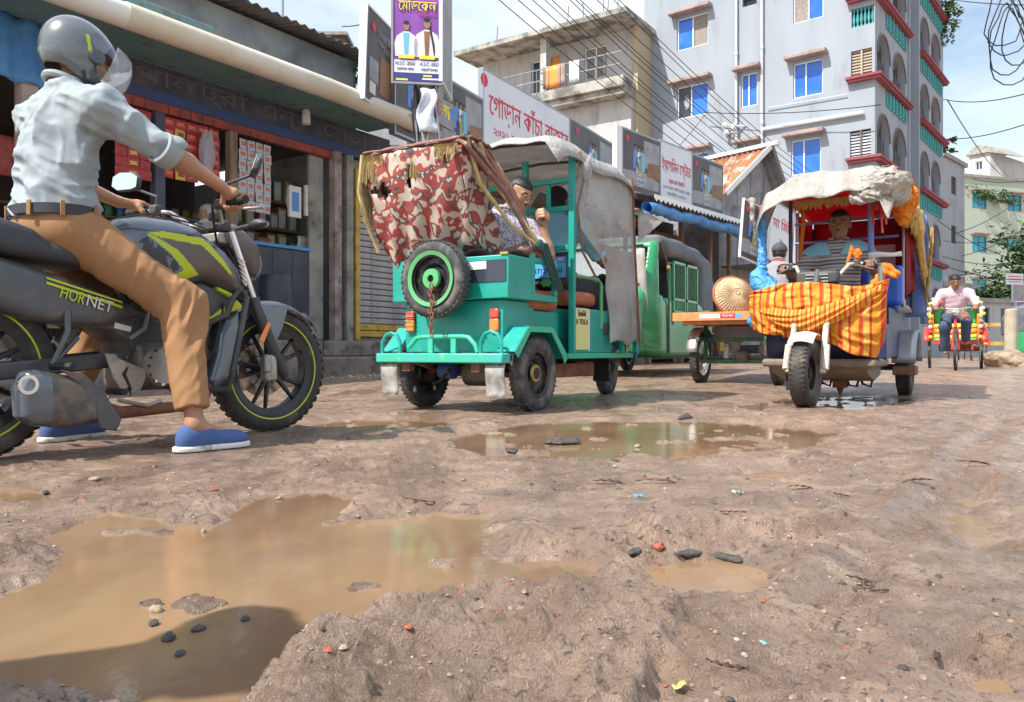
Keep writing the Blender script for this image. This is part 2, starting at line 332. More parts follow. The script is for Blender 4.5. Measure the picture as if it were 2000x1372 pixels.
def gz(x, y):
    x = np.asarray(x, float); y = np.asarray(y, float)
    r = np.hypot(x, y)
    z = 0.027*np.clip(y-7.2, 0, 4)+0.010*fbm(x*1.1, y*1.1, 3, 3)*sst(0.5, 2, r)
    near = sst(9, 2.5, y); fine = sst(5, 1.2, y)
    wx = x+0.05*fbm(x*4, y*4, 3, 40); wy = y+0.05*fbm(x*4+9, y*4, 3, 44)
    cr = 0.012*fbm(wx*6, wy*6, 4, 11)+0.005*(1-np.abs(fbm(wx*15, wy*15, 3, 12))*2.2)+fine*(0.0095*fbm(wx*34, wy*34, 3, 20)+0.0045*(0.4-np.abs(fbm(wx*62, wy*62, 2, 22)))+0.004*fbm(x*110, y*110, 2, 25))
    # crumbled churned band and dragged streaks
    st = x*0.829-y*0.559; sl_ = x*0.559+y*0.829
    cr = cr+0.006*fbm(st*16+wx*2, sl_*3.0, 3, 31)*near
    n_ = fbm(wx*10+0.3*fbm(x*30, y*30, 2, 61), wy*10, 3, 60); lump = (sst(0.12, 0.30, n_)*0.010+sst(0.02, -0.10, fbm(wx*19, wy*19, 2, 64))*-0.006+np.clip(n_-0.25, 0, 1)*0.03)*near
    damp = 0.42+0.58*sst(-0.25, 0.25, fbm(x*1.9, y*1.9, 2, 70))
    z = z+(cr*near+cr*0.35*(1-near))*damp+lump*damp
    for o_, dp in ((-0.22, 0.020), (0.50, 0.016), (-1.35, 0.012)):
        q = st-o_-0.05*fbm(sl_*0.8, sl_*0+o_*5, 2, 33); z = z+near*(-dp*np.exp(-(q/0.055)**2)+0.7*dp*np.exp(-((np.abs(q)-0.10)/0.035)**2)*(0.6+0.6*fbm(x*12, y*12, 2, 35))+0.004*np.exp(-(q/0.05)**4)*np.sign(np.sin(sl_*150+np.abs(q)*60)))*sst(-0.1, 0.15, fbm(sl_*1.3, st, 2, 37)+0.12)
    for P, h, e, ro in MOUND:
        d = sdp(wx, wy, P)+0.02*fbm(x*14, y*14, 3, 5)
        k = sst(e*0.5, -e*0.5, d); z = z+k*(h+0.006*ro*fbm(x*24, y*24, 4, 8))+0.012*ro*np.exp(-(d/0.03)**2)*(fbm(x*30, y*30, 3, 9)+0.2)
    for i, P in enumerate(PUD):
        s = 1.0 if i in (0, 1, 5) else 0.5
        d = sdp(x, y, P); d = d+(0.035+0.012*y)*s*0.8*fbm(x*9, y*9*1.0, 5, 15, 0.62)+0.018*fbm(x*45, y*45, 2, 16)
        e = 0.05+0.02*y; k = sst(e, -e*0.6, d)
        isl = sst(0.34, 0.46, fbm(x*8+3, y*8, 4, 79))*sst(0.0, -0.10, d)*0.030; z = z*(1-k)+(-0.027+0.010*fbm(x*7, y*7, 3, 77)+isl*0.6+0.006*fbm(x*40, y*40, 2, 78))*k
        rim = np.exp(-((d-e)/e)**2)*0.006; z = z+rim
    for P, h, hz in ((MOUND[2][0], 0.030, 9), (MOUND[7][0], 0.016, 7), (MOUND[5][0], 0.022, 5), (MOUND[6][0], 0.022, 3), (MOUND[4][0], 0.022, 2)):
        d = sdp(wx, wy, P)+0.03*fbm(x*12, y*12, 4, hz); k = sst(0.02, -0.035, d); z = np.maximum(z, WZ-0.012+k*(h+0.014*fbm(x*22, y*22, 4, hz+1)+0.008*fbm(x*60, y*60, 2, hz+2)))
    for cx, cy, rr, cz in CONTACT:
        k = sst(rr*2.2, rr*0.8, np.hypot(x-cx, y-cy)); z = z*(1-k)+cz*k
    return z
def gzp(x, y): return float(gz(np.array([x]), np.array([y]))[0])
def ground():
    rows = np.concatenate([[-40, -12, -4, -1.2, -0.2, 0.2, 0.4], np.geomspace(0.55, 16, 860), np.geomspace(16.5, 60, 60), [90, 150, 300, 700]])
    t = np.linspace(-1, 1, 780); t = np.sign(t)*(0.80*np.abs(t)+0.20*np.abs(t)**5)
    Wd = 0.5+0.88*np.clip(rows, 0.3, None); Wd[:5] = [60, 22, 9, 4, 1.5]; Wd[-4:] = [150, 250, 500, 900]
    ex = np.array([0.4, 1.2, 3, 8, 20, 60, 300]); X = t[None]*Wd[:, None]; X = np.concatenate([-Wd[:, None]-ex[::-1][None], X, Wd[:, None]+ex[None]], 1); Y = np.repeat(rows[:, None], X.shape[1], 1); Z = gz(X.ravel(), Y.ravel())
    V = np.stack([X.ravel(), Y.ravel(), Z], 1); n, m = X.shape
    I = np.arange(n*m).reshape(n, m); F = np.stack([I[:-1, :-1], I[:-1, 1:], I[1:, 1:], I[1:, :-1]], -1).reshape(-1, 4)
    me = np_mesh('ground', V, F)
    m_ = bpy.data.materials.new('mud'); m_.use_nodes = True; N = m_.node_tree.nodes; L = m_.node_tree.links; b = N['Principled BSDF']
    t_ = N.new('ShaderNodeTexCoord')
    def noi(sc, d=6, ro=0.6, sx=None, dis=0):
        q = N.new('ShaderNodeTexNoise'); q.inputs['Scale'].default_value = sc; q.inputs['Detail'].default_value = d; q.inputs['Roughness'].default_value = ro; q.inputs['Distortion'].default_value = dis
        if sx:
            p = N.new('ShaderNodeMapping'); p.inputs['Rotation'].default_value = (0, 0, R(34)); p.inputs['Scale'].default_value = sx; L.new(t_.outputs['Object'], p.inputs[0]); L.new(p.outputs[0], q.inputs[0])
        else: L.new(t_.outputs['Object'], q.inputs[0])
        return q.outputs[0]
    def rg(o, a, b_, c=0, d=1):
        r = N.new('ShaderNodeMapRange'); r.inputs[1].default_value = a; r.inputs[2].default_value = b_; r.inputs[3].default_value = c; r.inputs[4].default_value = d; L.new(o, r.inputs[0]); return r.outputs[0]
    def mixc(f, a, c):
        x = N.new('ShaderNodeMix'); x.data_type = 'RGBA'; L.new(f, x.inputs[0])
        for k, v in ((6, a), (7, c)):
            if isinstance(v, tuple): x.inputs[k].default_value = (*v, 1)
            else: L.new(v, x.inputs[k])
        return x.outputs[2]
    c = mixc(rg(noi(2.2), 0.38, 0.62), (0.47, 0.315, 0.222), (0.32, 0.208, 0.146))
    c = mixc(rg(noi(9, 7), 0.46, 0.66), c, (0.60, 0.415, 0.295))
    c = mixc(rg(noi(1.1, 4), 0.60, 0.70), c, (0.27, 0.165, 0.10))
    c = mixc(rg(noi(60, 5, 0.7), 0.56, 0.70), c, (0.14, 0.095, 0.075))
    c = mixc(rg(noi(160, 3, 0.7), 0.66, 0.76), c, (0.55, 0.45, 0.36))
    c = mixc(rg(noi(26, 6, 0.75, dis=1.2), 0.57, 0.68), c, (0.11, 0.068, 0.05))
    pm = N.new('ShaderNodeMath'); pm.operation = 'MULTIPLY'; L.new(rg(noi(34, 6, 0.72, dis=0.8), 0.55, 0.62), pm.inputs[0]); L.new(rg(noi(3.6, 5, 0.7), 0.47, 0.60), pm.inputs[1]); c = mixc(pm.outputs[0], c, (0.085, 0.040, 0.026))
    w = noi(3.2, 6, 0.62, (1.0, 0.35, 1)); c = mixc(rg(w, 0.50, 0.62), c, mixc(rg(noi(30, 4), 0.4, 0.6), (0.25, 0.160, 0.106), (0.36, 0.24, 0.165))); L.new(c, b.inputs['Base Color'])
    wf = rg(w, 0.46, 0.60, 0.58, 0.13); L.new(wf, b.inputs['Roughness']); b.inputs['Specular IOR Level'].default_value = 0.5
    ad = N.new('ShaderNodeMath'); ad.operation = 'MULTIPLY_ADD'; L.new(noi(55, 8, 0.7), ad.inputs[0]); ad.inputs[1].default_value = 0.8; L.new(noi(240, 4, 0.7), ad.inputs[2])
    b.inputs['Coat Roughness'].default_value = 0.21; cw = rg(noi(7, 6, 0.7), 0.34, 0.56, 0.10, 0.95); L.new(cw, b.inputs['Coat Weight']); b.inputs['Coat IOR'].default_value = 1.36
    bp = N.new('ShaderNodeBump'); bp.inputs['Strength'].default_value = 1.0; bp.inputs['Distance'].default_value = 0.017; L.new(ad.outputs[0], bp.inputs['Height']); L.new(bp.outputs[0], b.inputs['Normal']); b2 = N.new('ShaderNodeBump'); b2.inputs['Strength'].default_value = 0.45; b2.inputs['Distance'].default_value = 0.008; L.new(ad.outputs[0], b2.inputs['Height']); L.new(b2.outputs[0], b.inputs['Coat Normal'])
    o = fin('ground', me, m_, None, 180, kind='structure'); o['label'] = 'wet rutted brown mud covering the broken road'
    # murky water
    wm = mat('water', (0.27, 0.175, 0.10), 0.035, col2=(0.18, 0.108, 0.065), ns=1.9, nc=(0.40, 0.62), bump=0.12, bs=16, dist=0.006, spec=0.36, sx=(1, 0.6, 1))
    labs = ['large muddy brown puddle spreading across the foreground', 'long brown puddle in front of the green three wheeler', 'small tan puddle right of the foreground puddle', 'small puddle with orange reflections', 'shallow puddle at the left edge', 'dark puddle under the orange rickshaw',
            'thin muddy water beside the motorcycle front wheel', 'small bright puddle at the bottom right', 'rippled wet rut at the right']
    for wi, (P, lb) in enumerate(zip(PUD, labs)):
        c0 = P.mean(0); g = 0.05+0.022*c0[1]; mb = MB(); st = 0.025*c0[1]
        xs = np.arange(P[:, 0].min()-g, P[:, 0].max()+g+st, st); ys = np.arange(P[:, 1].min()-g, P[:, 1].max()+g+st, st)
        XX, YY = np.meshgrid(xs, ys, indexing='ij'); D = sdp(XX.ravel(), YY.ravel(), P).reshape(XX.shape) < g
        mb.v = [(x_, y_, WZ-0.0012*wi) for x_, y_ in zip(XX.ravel(), YY.ravel())]; ny = len(ys)
        mb.f = [(i*ny+j, (i+1)*ny+j, (i+1)*ny+j+1, i*ny+j+1) for i in range(len(xs)-1) for j in range(ny-1) if D[i, j] or D[i+1, j] or D[i, j+1] or D[i+1, j+1]]; mb.m = [0]*len(mb.f)
        o = mb.build('puddle_water', wm, smooth=0, kind='structure'); o['label'] = lb
# heading of the street and the shop row
DS = Vector((0.559, 0.829, 0)); NS = Vector((0.829, -0.559, 0)); F0 = Vector((-3.66, 9.5, 0)); HS = 34.0
def A(s, o, z): return F0+DS*s+NS*o+Vector((0, 0, z))
def sat(px, o):
    """s along the shop row where the line offset o crosses image column px"""
    k = (px-1000)/FP; b = F0+NS*o; return (k*b.y-b.x)/(DS.x-k*DS.y)
ground()
# ------------------------------------------------------------ setting: shops, stalls, sign boards, buildings
def zA(px, py, o):
    s = sat(px, o); return H+(686-py)/FP*(F0.y+DS.y*s+NS.y*o)
RX = Matrix.Rotation(R(90), 4, 'X')
def TM(x, y, z, rx=90, rz=0, ry=0): return Matrix.Translation((x, y, z)) @ Matrix.Rotation(R(rz), 4, 'Z') @ Matrix.Rotation(R(ry), 4, 'Y') @ Matrix.Rotation(R(rx), 4, 'X')
M = lambda n: MATS[n]
mat('grime_wall', (0.34, 0.36, 0.37), 0.9, col2=(0.20, 0.22, 0.24), ns=1.6, dirt=(0.10, 0.10, 0.10), ds=4, dc=(0.58, 0.8), bump=0.3, bs=30)
mat('concrete', (0.36, 0.34, 0.31), 0.9, col2=(0.24, 0.22, 0.20), ns=2.5, dirt=(0.09, 0.08, 0.07), ds=5, dc=(0.55, 0.75), bump=0.5, bs=25)
mat('step', (0.27, 0.23, 0.20), 0.85, col2=(0.16, 0.13, 0.115), ns=3, dirt=(0.09, 0.065, 0.05), ds=6, dc=(0.5, 0.7), bump=0.6, bs=22)
mat('gutter', (0.62, 0.55, 0.42), 0.55, col2=(0.72, 0.68, 0.60), ns=1.2, dirt=(0.20, 0.14, 0.09), ds=5, dc=(0.60, 0.75), bump=0.1)
mat('gutter_white', (0.74, 0.72, 0.68), 0.5, dirt=(0.35, 0.30, 0.25), ds=5, dc=(0.62, 0.75))
mat('fascia', (0.05, 0.055, 0.085), 0.7, col2=(0.09, 0.09, 0.12), ns=3, dirt=(0.16, 0.15, 0.15), ds=7, dc=(0.58, 0.8))
mat('fascia_text', (0.125, 0.125, 0.15), 0.7)
mat('blue_band', (0.035, 0.07, 0.22), 0.6, col2=(0.05, 0.06, 0.13), ns=3)
mat('red_beam', (0.38, 0.07, 0.05), 0.7, col2=(0.22, 0.05, 0.04), ns=4, dirt=(0.10, 0.06, 0.05), ds=5)
mat('old_wood', (0.30, 0.20, 0.13), 0.85, col2=(0.17, 0.11, 0.07), ns=2, sx=(6, 6, 1), bump=0.4, bs=12)
mat('pale_post', (0.42, 0.36, 0.33), 0.8, col2=(0.26, 0.18, 0.15), ns=2.2, dirt=(0.12, 0.08, 0.06), ds=4, dc=(0.5, 0.7))
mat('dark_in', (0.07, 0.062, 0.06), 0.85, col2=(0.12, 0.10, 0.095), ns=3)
mat('black_metal', (0.03, 0.032, 0.045), 0.45, col2=(0.06, 0.06, 0.07), ns=3, dirt=(0.10, 0.09, 0.08), ds=5, dc=(0.55, 0.8))
mat('blue_tarp', (0.06, 0.22, 0.55), 0.5, col2=(0.10, 0.32, 0.62), ns=5, bump=0.6, bs=14, dist=0.03)
mat('shutter', (0.40, 0.37, 0.37), 0.5, col2=(0.28, 0.25, 0.25), ns=2.5, dirt=(0.13, 0.09, 0.08), ds=4, dc=(0.55, 0.75))
mat('yellow_paint', (0.62, 0.40, 0.06), 0.6, col2=(0.45, 0.27, 0.06), ns=4, dirt=(0.16, 0.09, 0.06), ds=5, dc=(0.55, 0.7))
mat('teal_sheet', (0.12, 0.24, 0.24), 0.6, col2=(0.20, 0.28, 0.28), ns=2, dirt=(0.07, 0.07, 0.07), ds=4)
mat('roof_sheet', (0.20, 0.19, 0.18), 0.7, col2=(0.11, 0.10, 0.10), ns=4, dirt=(0.24, 0.12, 0.07), ds=3)
mat('white', (0.78, 0.78, 0.78), 0.5, dirt=(0.5, 0.48, 0.45), ds=4, dc=(0.6, 0.8))
mat('print_white', (0.72, 0.74, 0.78), 0.45, col2=(0.64, 0.67, 0.73), ns=1.5)
mat('print_dark', (0.06, 0.045, 0.045), 0.4, col2=(0.10, 0.075, 0.07), ns=1.5)
mat('print_brown', (0.30, 0.14, 0.06), 0.5, col2=(0.18, 0.08, 0.04), ns=3)
mat('print_grey', (0.34, 0.34, 0.35), 0.5, col2=(0.24, 0.24, 0.25), ns=3)
mat('print_red', (0.62, 0.03, 0.06), 0.5); mat('print_blue', (0.10, 0.25, 0.60), 0.5); mat('print_yellow', (0.82, 0.72, 0.06), 0.5)
mat('print_purple', (0.22, 0.07, 0.36), 0.45, col2=(0.33, 0.10, 0.45), ns=2.5); mat('print_cyan', (0.15, 0.50, 0.62), 0.5); mat('print_skin', (0.36, 0.18, 0.11), 0.6)
mat('print_black', (0.02, 0.02, 0.02), 0.5); mat('print_navy', (0.04, 0.05, 0.22), 0.5); mat('paper', (0.74, 0.72, 0.70), 0.7, dirt=(0.35, 0.33, 0.30), ds=5)
mat('print_orange', (0.75, 0.28, 0.04), 0.5)
mat('green_leaf', (0.075, 0.14, 0.03), 0.6, col2=(0.035, 0.075, 0.02), ns=4)
mat('steel', (0.35, 0.36, 0.38), 0.35, metal=0.8); mat('rust', (0.26, 0.11, 0.06), 0.8, col2=(0.14, 0.06, 0.04), ns=8)
mat('cable', (0.015, 0.015, 0.017), 0.6)

# --- shop building
def shops():
    t = thing('shop_building', 'long low shop building with beige roof gutter, dark painted fascia and open shop front', 'shop', F0, HS)
    s0 = -7.0; s1 = sat(800, 0); sE = sat(690, 0)
    b = MB(); b.box(s0, s1+0.2, -0.30, 5, -0.1, 0.53); b.build('plinth', M('step'), t, bev=0.015)
    b = MB(); b.box(s0, s1+1.2, -1.05, -0.32, -0.1, 0.315); b.build('step', M('step'), t, bev=0.02)
    # slab joints on the plinth front
    for i in range(13):
        b = MB(); x = s0+i*0.95; b.box(x+0.008, x+0.942, -0.325, -0.30, 0.325, 0.50); b.build('stone', M('step'), t, bev=0.006)
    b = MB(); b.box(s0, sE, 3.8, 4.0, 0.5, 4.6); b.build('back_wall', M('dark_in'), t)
    b = MB(); b.box(s0, sE+0.1, 0.05, 0.25, 3.62, 4.62); b.build('upper_wall', M('grime_wall'), t)
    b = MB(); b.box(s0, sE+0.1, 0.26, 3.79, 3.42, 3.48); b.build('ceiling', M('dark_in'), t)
    b = MB(); b.box(s0, sE+0.75, -0.02, 0.10, 3.34, 3.615); b.build('fascia', M('fascia'), t)
    b = MB(); b.box(s0, sE+0.75, -0.025, 0.08, 3.21, 3.336); b.build('blue_band', M('blue_band'), t)
    b = MB(); b.box(s0, sat(650, 0), -0.02, 0.06, 3.10, 3.205); b.build('beam', M('red_beam'), t)
    text('আবিদা েপালট্রি এন্ড েস্টার', 0.25, M('fascia_text'), t, TM(sat(430, 0), -0.022, 3.475), width=5.6)
    b = MB()
    for i in range(34):
        x = s0+0.1+i*0.34
        if x > s1: break
        b.box(x, x+0.3, -0.05, -0.026, 3.595, 3.612)
    # soffit below gutter
    b = MB(); b.box(s0, sat(806, 0.9), -0.84, -0.03, 3.625, 3.655); b.build('soffit', M('teal_sheet'), t)
    # gutter pipe, white length then beige
    sw = sat(265, 0.9)
    b = MB(); b.tube([(s0, -0.9, 3.66), (sw, -0.9, 3.66)], 0.122, 16); b.build('gutter', M('gutter_white'), t, label='white length of roof gutter')
    b = MB(); b.tube([(sw-0.12, -0.9, 3.665), (sat(640, 0.9), -0.9, 3.67), (sat(812, 0.9), -0.9, 3.63)], 0.128, 16); b.build('gutter', M('gutter'), t, label='beige stained length of roof gutter')
    # teal flashing with rolled ends
    b = MB(); b.box(s0, sat(395, 0.3), -0.55, 0.04, 3.84, 4.06); b.build('flashing', M('teal_sheet'), t, bev=0.03)
    b = MB(); b.box(s0, sE+0.9, -0.50, 0.045, 3.80, 3.836); b.build('flashing', M('roof_sheet'), t)
    b = MB(); b.box(sat(395, 0.3)+0.01, sE+0.6, -0.2, 0.04, 3.84, 3.98); b.build('flashing', M('grime_wall'), t)
    # corrugated roof sheets
    for k in range(11):
        x0 = s0+k*0.92; P = []
        if x0 > sE: break
        for i in range(25):
            x = x0+i*0.92/24; r = []
            for j in range(3): r.append((x, -0.28+j*1.6, 4.66+j*0.32+0.022*math.cos(i*math.pi/2)-(0.004 if k % 2 else 0)))
            P.append(r)
        b = MB(); b.grid(P); b.build('roof_sheet', M('roof_sheet'), t, solid=0.006)
    # posts
    for px, w, m_, o, lb in ((52, 0.16, 'pale_post', 0.0, 'pale cracked post at the left end'), (308, 0.12, 'fascia', 0.0, 'dark post between the red packets'), (452, 0.11, 'old_wood', 0.0, 'weathered wooden post'), (655, 0.13, 'pale_post', 0.02, 'pinkish peeling post'), (678, 0.13, 'concrete', 0.0, 'grey concrete post')):
        x = sat(px, o); b = MB(); b.box(x-w/2, x+w/2, -o-w/2, -o+w/2, 0.53, 3.095 if px < 600 else 3.205); b.build('post', M(m_), t, bev=0.008, label=lb)
    # partition panels and glass case side
    x = sat(640, 0); b = MB(); b.box(x-0.28, x-0.03, 0.06, 0.10, 0.55, 3.09); b.build('side_panel', M('concrete'), t)
    b = MB(); b.box(x+0.42, x+0.46, 0.1, 3.7, 0.53, 3.2); b.build('partition', M('grime_wall'), t)
    # shutter bay
    x0 = sat(700, 0.02)+0.05; x1 = sat(812, 0.02); sh = MB(); sh.box(x0, x1, 0.08, 0.14, 0.60, 3.05)
    n = 0; me = None; z = 0.80
    while z < 2.98:
        if me is None:
            sl = MB(); sl.box(x0, x1, -0.004, 0.02, 0, 0.078); o = sl.build('slat', M('shutter'), t, bev=0.012); me = o.data
        else:
            o = bpy.data.objects.new('slat', me); S.collection.objects.link(o); o.parent = t; q = o.modifiers.new('b', 'BEVEL'); q.width = 0.012; q.segments = 2
        o.location = (0, 0.05, z); z += 0.088; n += 1
    for z in (0.60, 0.70): b = MB(); b.box(x0, x1, 0.035, 0.07, z, z+0.09); b.build('slat', M('yellow_paint'), t, bev=0.01, label='yellow bottom rail of the shutter')
    b = MB(); b.box(x0-0.10, x0-0.005, -0.02, 0.08, 0.55, 3.05); b.build('shutter_rail', M('yellow_paint'), t, bev=0.008)
    b = MB(); b.box(x0-0.1, x1, 0.09, 0.2, 0.53, 3.2); b.build('bay_wall', M('concrete'), t)
    b = MB(); b.box(sE+0.1, x1+0.1, 0.12, 3, 3.2, 3.6); b.build('bay_lintel', M('grime_wall'), t)
    # shelves
    for z in (1.35, 1.75, 2.15, 2.55): b = MB(); b.box(sat(440, -1.1), x+0.40, 0.95, 1.35, z, z+0.03); b.build('shelf', M('old_wood'), t)
    for z in (1.2, 1.7, 2.2): b = MB(); b.box(s0, sat(440, 0), 2.2, 2.6, z, z+0.03); b.build('shelf', M('old_wood'), t)
    b = MB(); b.lathe([(0.001, 0), (0.055, 0), (0.06, 0.05), (0.052, 0.17), (0.03, 0.2), (0.001, 0.2)], (sat(598, .15), -0.15, 3.42), (0, 0, 1), 12); b.build('lamp', M('white'), t)
    return t
SHOP = shops()
def inshop(x, y, z): p = F0+DS*x-NS*y; return Vector((p.x, p.y, z))
# goods on the shelves
rnd = random.Random(3)
BM = {}
def cartons():
    cols = [(0.45, 0.42, 0.38), (0.10, 0.16, 0.4), (0.5, 0.1, 0.08), (0.3, 0.16, 0.08), (0.55, 0.5, 0.2), (0.12, 0.25, 0.16)]
    nm = ['pale', 'dark blue', 'red', 'brown', 'yellowish', 'green']
    for i, c in enumerate(cols): mat('carton%d' % i, c, 0.6, col2=tuple(k*0.6 for k in c), ns=14)
    k = 0
    for z in (1.38, 1.78, 2.18, 2.58):
        x = sat(440, -1.1)+0.1; kk = 1
        while x < sat(640, 0)+0.25:
            ci = rnd.randrange(6); w = rnd.uniform(0.10, 0.2); h = rnd.uniform(0.16, 0.32); key = (ci, round(h, 1))
            if key not in BM:
                b = MB(); b.box(-0.07, 0.07, -0.1, 0.1, 0, round(h, 1)+0.04, 0); b.box(-0.055, 0.055, -0.104, -0.1005, 0.03, round(h, 1), 1); o = b.build('carton', [M('carton%d' % ci), M('paper')], bev=0.003); BM[key] = o
            else: o = BM[key].copy(); S.collection.objects.link(o)
            o.location = inshop(x+0.07, 1.15, z); o.rotation_euler = (0, 0, R(56+rnd.uniform(-6, 6)))
            tag(o, '%s carton, number %d from the left on the %s shop shelf' % (nm[ci], kk, {1.38: 'lowest', 1.78: 'second', 2.18: 'third', 2.58: 'top'}[z]), 'box', 'cartons on the shop shelves'); kk += 1; x += 0.16+rnd.uniform(0, 0.05); k += 1
cartons()
def counter():
    x0 = sat(505, 0.1); x1 = sat(640, 0.1)-0.2; t = thing('shop_counter', 'tall dark metal counter with a blue rim inside the open shop', 'counter', inshop((x0+x1)/2, 0.35, 0.53), HS)
    w = (x1-x0)/2; b = MB(); b.box(-w, w, -0.3, 0.3, 0, 1.22); b.build('body', M('black_metal'), t, bev=0.01)
    b = MB(); b.box(-w-0.01, w+0.01, -0.32, 0.32, 1.223, 1.27); b.build('rim', M('blue_tarp'), t, bev=0.01)
    b = MB(); b.box(-w*0.30, -w*0.28, -0.306, -0.301, 0.05, 1.2); b.box(w*0.4, w*0.42, -0.306, -0.301, 0.05, 1.2); b.build('seam', M('fascia'), t)
    x0 = sat(310, 0.1); x1 = sat(500, 0.1); t = thing('shop_counter', 'low dark wooden counter in front of the old man', 'counter', inshop((x0+x1)/2, 0.4, 0.53), HS)
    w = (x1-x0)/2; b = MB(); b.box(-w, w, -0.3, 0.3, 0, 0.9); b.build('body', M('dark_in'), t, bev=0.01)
    b = MB(); b.box(-w, w, -0.34, 0.34, 0.903, 0.94); b.build('top', M('old_wood'), t, bev=0.01)
counter()
def packets():
    mat('foil_red', (0.42, 0.02, 0.02), 0.25, col2=(0.28, 0.02, 0.02), ns=30, bump=0.6, bs=30); mat('foil_yellow', (0.62, 0.42, 0.05), 0.25, bump=0.6, bs=30)
    mat('foil_grey', (0.45, 0.47, 0.50), 0.3, bump=0.6, bs=30); mat('foil_orange', (0.65, 0.12, 0.04), 0.3); mat('foil_white', (0.7, 0.66, 0.6), 0.3)
    def pk(ma, mb_, w, h):
        P = []
        for i in range(5):
            r = []
            for j in range(5):
                u = i/4*2-1; v = j/4*2-1; r.append((u*w/2, -0.012*(1-u*u)*(1-v*v)-0.004, -h/2+v*h/2*0.98))
            P.append(r)
        b = MB(); b.grid(P, 0); b.box(-w/2, w/2, -0.003, 0.001, -h, 0.0, 0)
        Q = [[(-w*0.34+i*w*0.68/3, -0.018*(1-((i-1.5)/2.2)**2), -h*0.68+j*h*0.36/2) for j in range(3)] for i in range(4)]; b.grid(Q, 1)
        return b, [M(ma), M(mb_)]
    def strip(x, o, zt, n, ma, mb_, w, h, label, group, yel=()):
        p = inshop(x, -o, zt); t = thing('packet_strip', label, 'packets', p, HS, group)
        b = MB(); b.tube([(0, 0.004, 0.12), (0, 0.004, -n*h)], 0.004, 5); b.build('string', M('cable'), t)
        for k in range(n):
            key = (ma, mb_, w) if k not in yel else ('y', w)
            if key not in BM: q, mm = pk(*( (ma, mb_) if k not in yel else ('foil_yellow', 'foil_red')), w, h); o_ = q.build('packet', mm, t, smooth=60); BM[key] = o_
            else: o_ = BM[key].copy(); S.collection.objects.link(o_); o_.parent = t
            o_.location = (0, 0, -k*h*1.01); o_.rotation_euler = (rnd.uniform(-.1, .1), rnd.uniform(-.05, .05), rnd.uniform(-.15, .15))
    od = ['first', 'second', 'third', 'fourth', 'fifth']
    for i, px in enumerate((228, 252, 276)): strip(sat(px+8, 0.05), 0.05, 3.06, 7, 'foil_red', 'foil_yellow' if i == 1 else 'foil_red', 0.135, 0.11, '%s strip of red snack packets, left of the dark post' % od[i], 'strips of red snack packets')
    for i, px in enumerate((330, 352, 374, 396, 418)): strip(sat(px, 0.05), 0.05, 3.06, 6 if i < 3 else 5, 'foil_red', 'foil_orange', 0.14, 0.115, '%s strip of red and yellow snack packets, right of the dark post' % od[i], 'strips of red and yellow snack packets', (1, 3, 5) if i == 1 else ())
    for i, px in enumerate((470, 486, 502, 518)): strip(sat(px+3, 0.05), 0.06, 3.03, 7, 'foil_grey', 'foil_orange', 0.11, 0.125, '%s strip of grey sachets with orange print, right of the wooden post' % od[i], 'strips of grey sachets')
    # plastic bag hanging between
    b = MB(); P = [[(0.10*math.cos(a)*(0.4+0.6*math.sin(math.pi*min(1, v*1.15)))+0.015*math.sin(5*a+7*v), 0.06*math.sin(a), -0.55*v+0.01*math.sin(9*a)) for v in [k/9 for k in range(10)]] for a in [2*math.pi*i/20 for i in range(21)]]
    b.grid(P); o = b.build('plastic_bag', mat('clear_bag', (0.5, 0.5, 0.55), 0.2, alpha=0.55, bump=0.8, bs=12, dist=0.04), smooth=180); o.location = inshop(sat(405, .15), -0.15, 2.98); o.rotation_euler = (0, 0, R(56)); tag(o, 'crumpled clear plastic bag hanging over the red packets', 'bag')
    for i, (px, z) in enumerate(((575, 2.2), (606, 2.25))):
        b = MB(); b.box(-0.1, 0.1, -0.02, 0.02, 0, 0.42, 0); b.box(-0.06, 0.06, -0.024, -0.0205, 0.08, 0.34, 1); o = b.build('poster_card', [M('paper'), M('print_blue' if i == 0 else 'print_orange')]); o.location = inshop(sat(px, -.1), 0.1, z); o.rotation_euler = (0, 0, R(56)); tag(o, 'white product card with a %s panel hanging in the shop' % ('blue' if i == 0 else 'orange'), 'card')
packets()

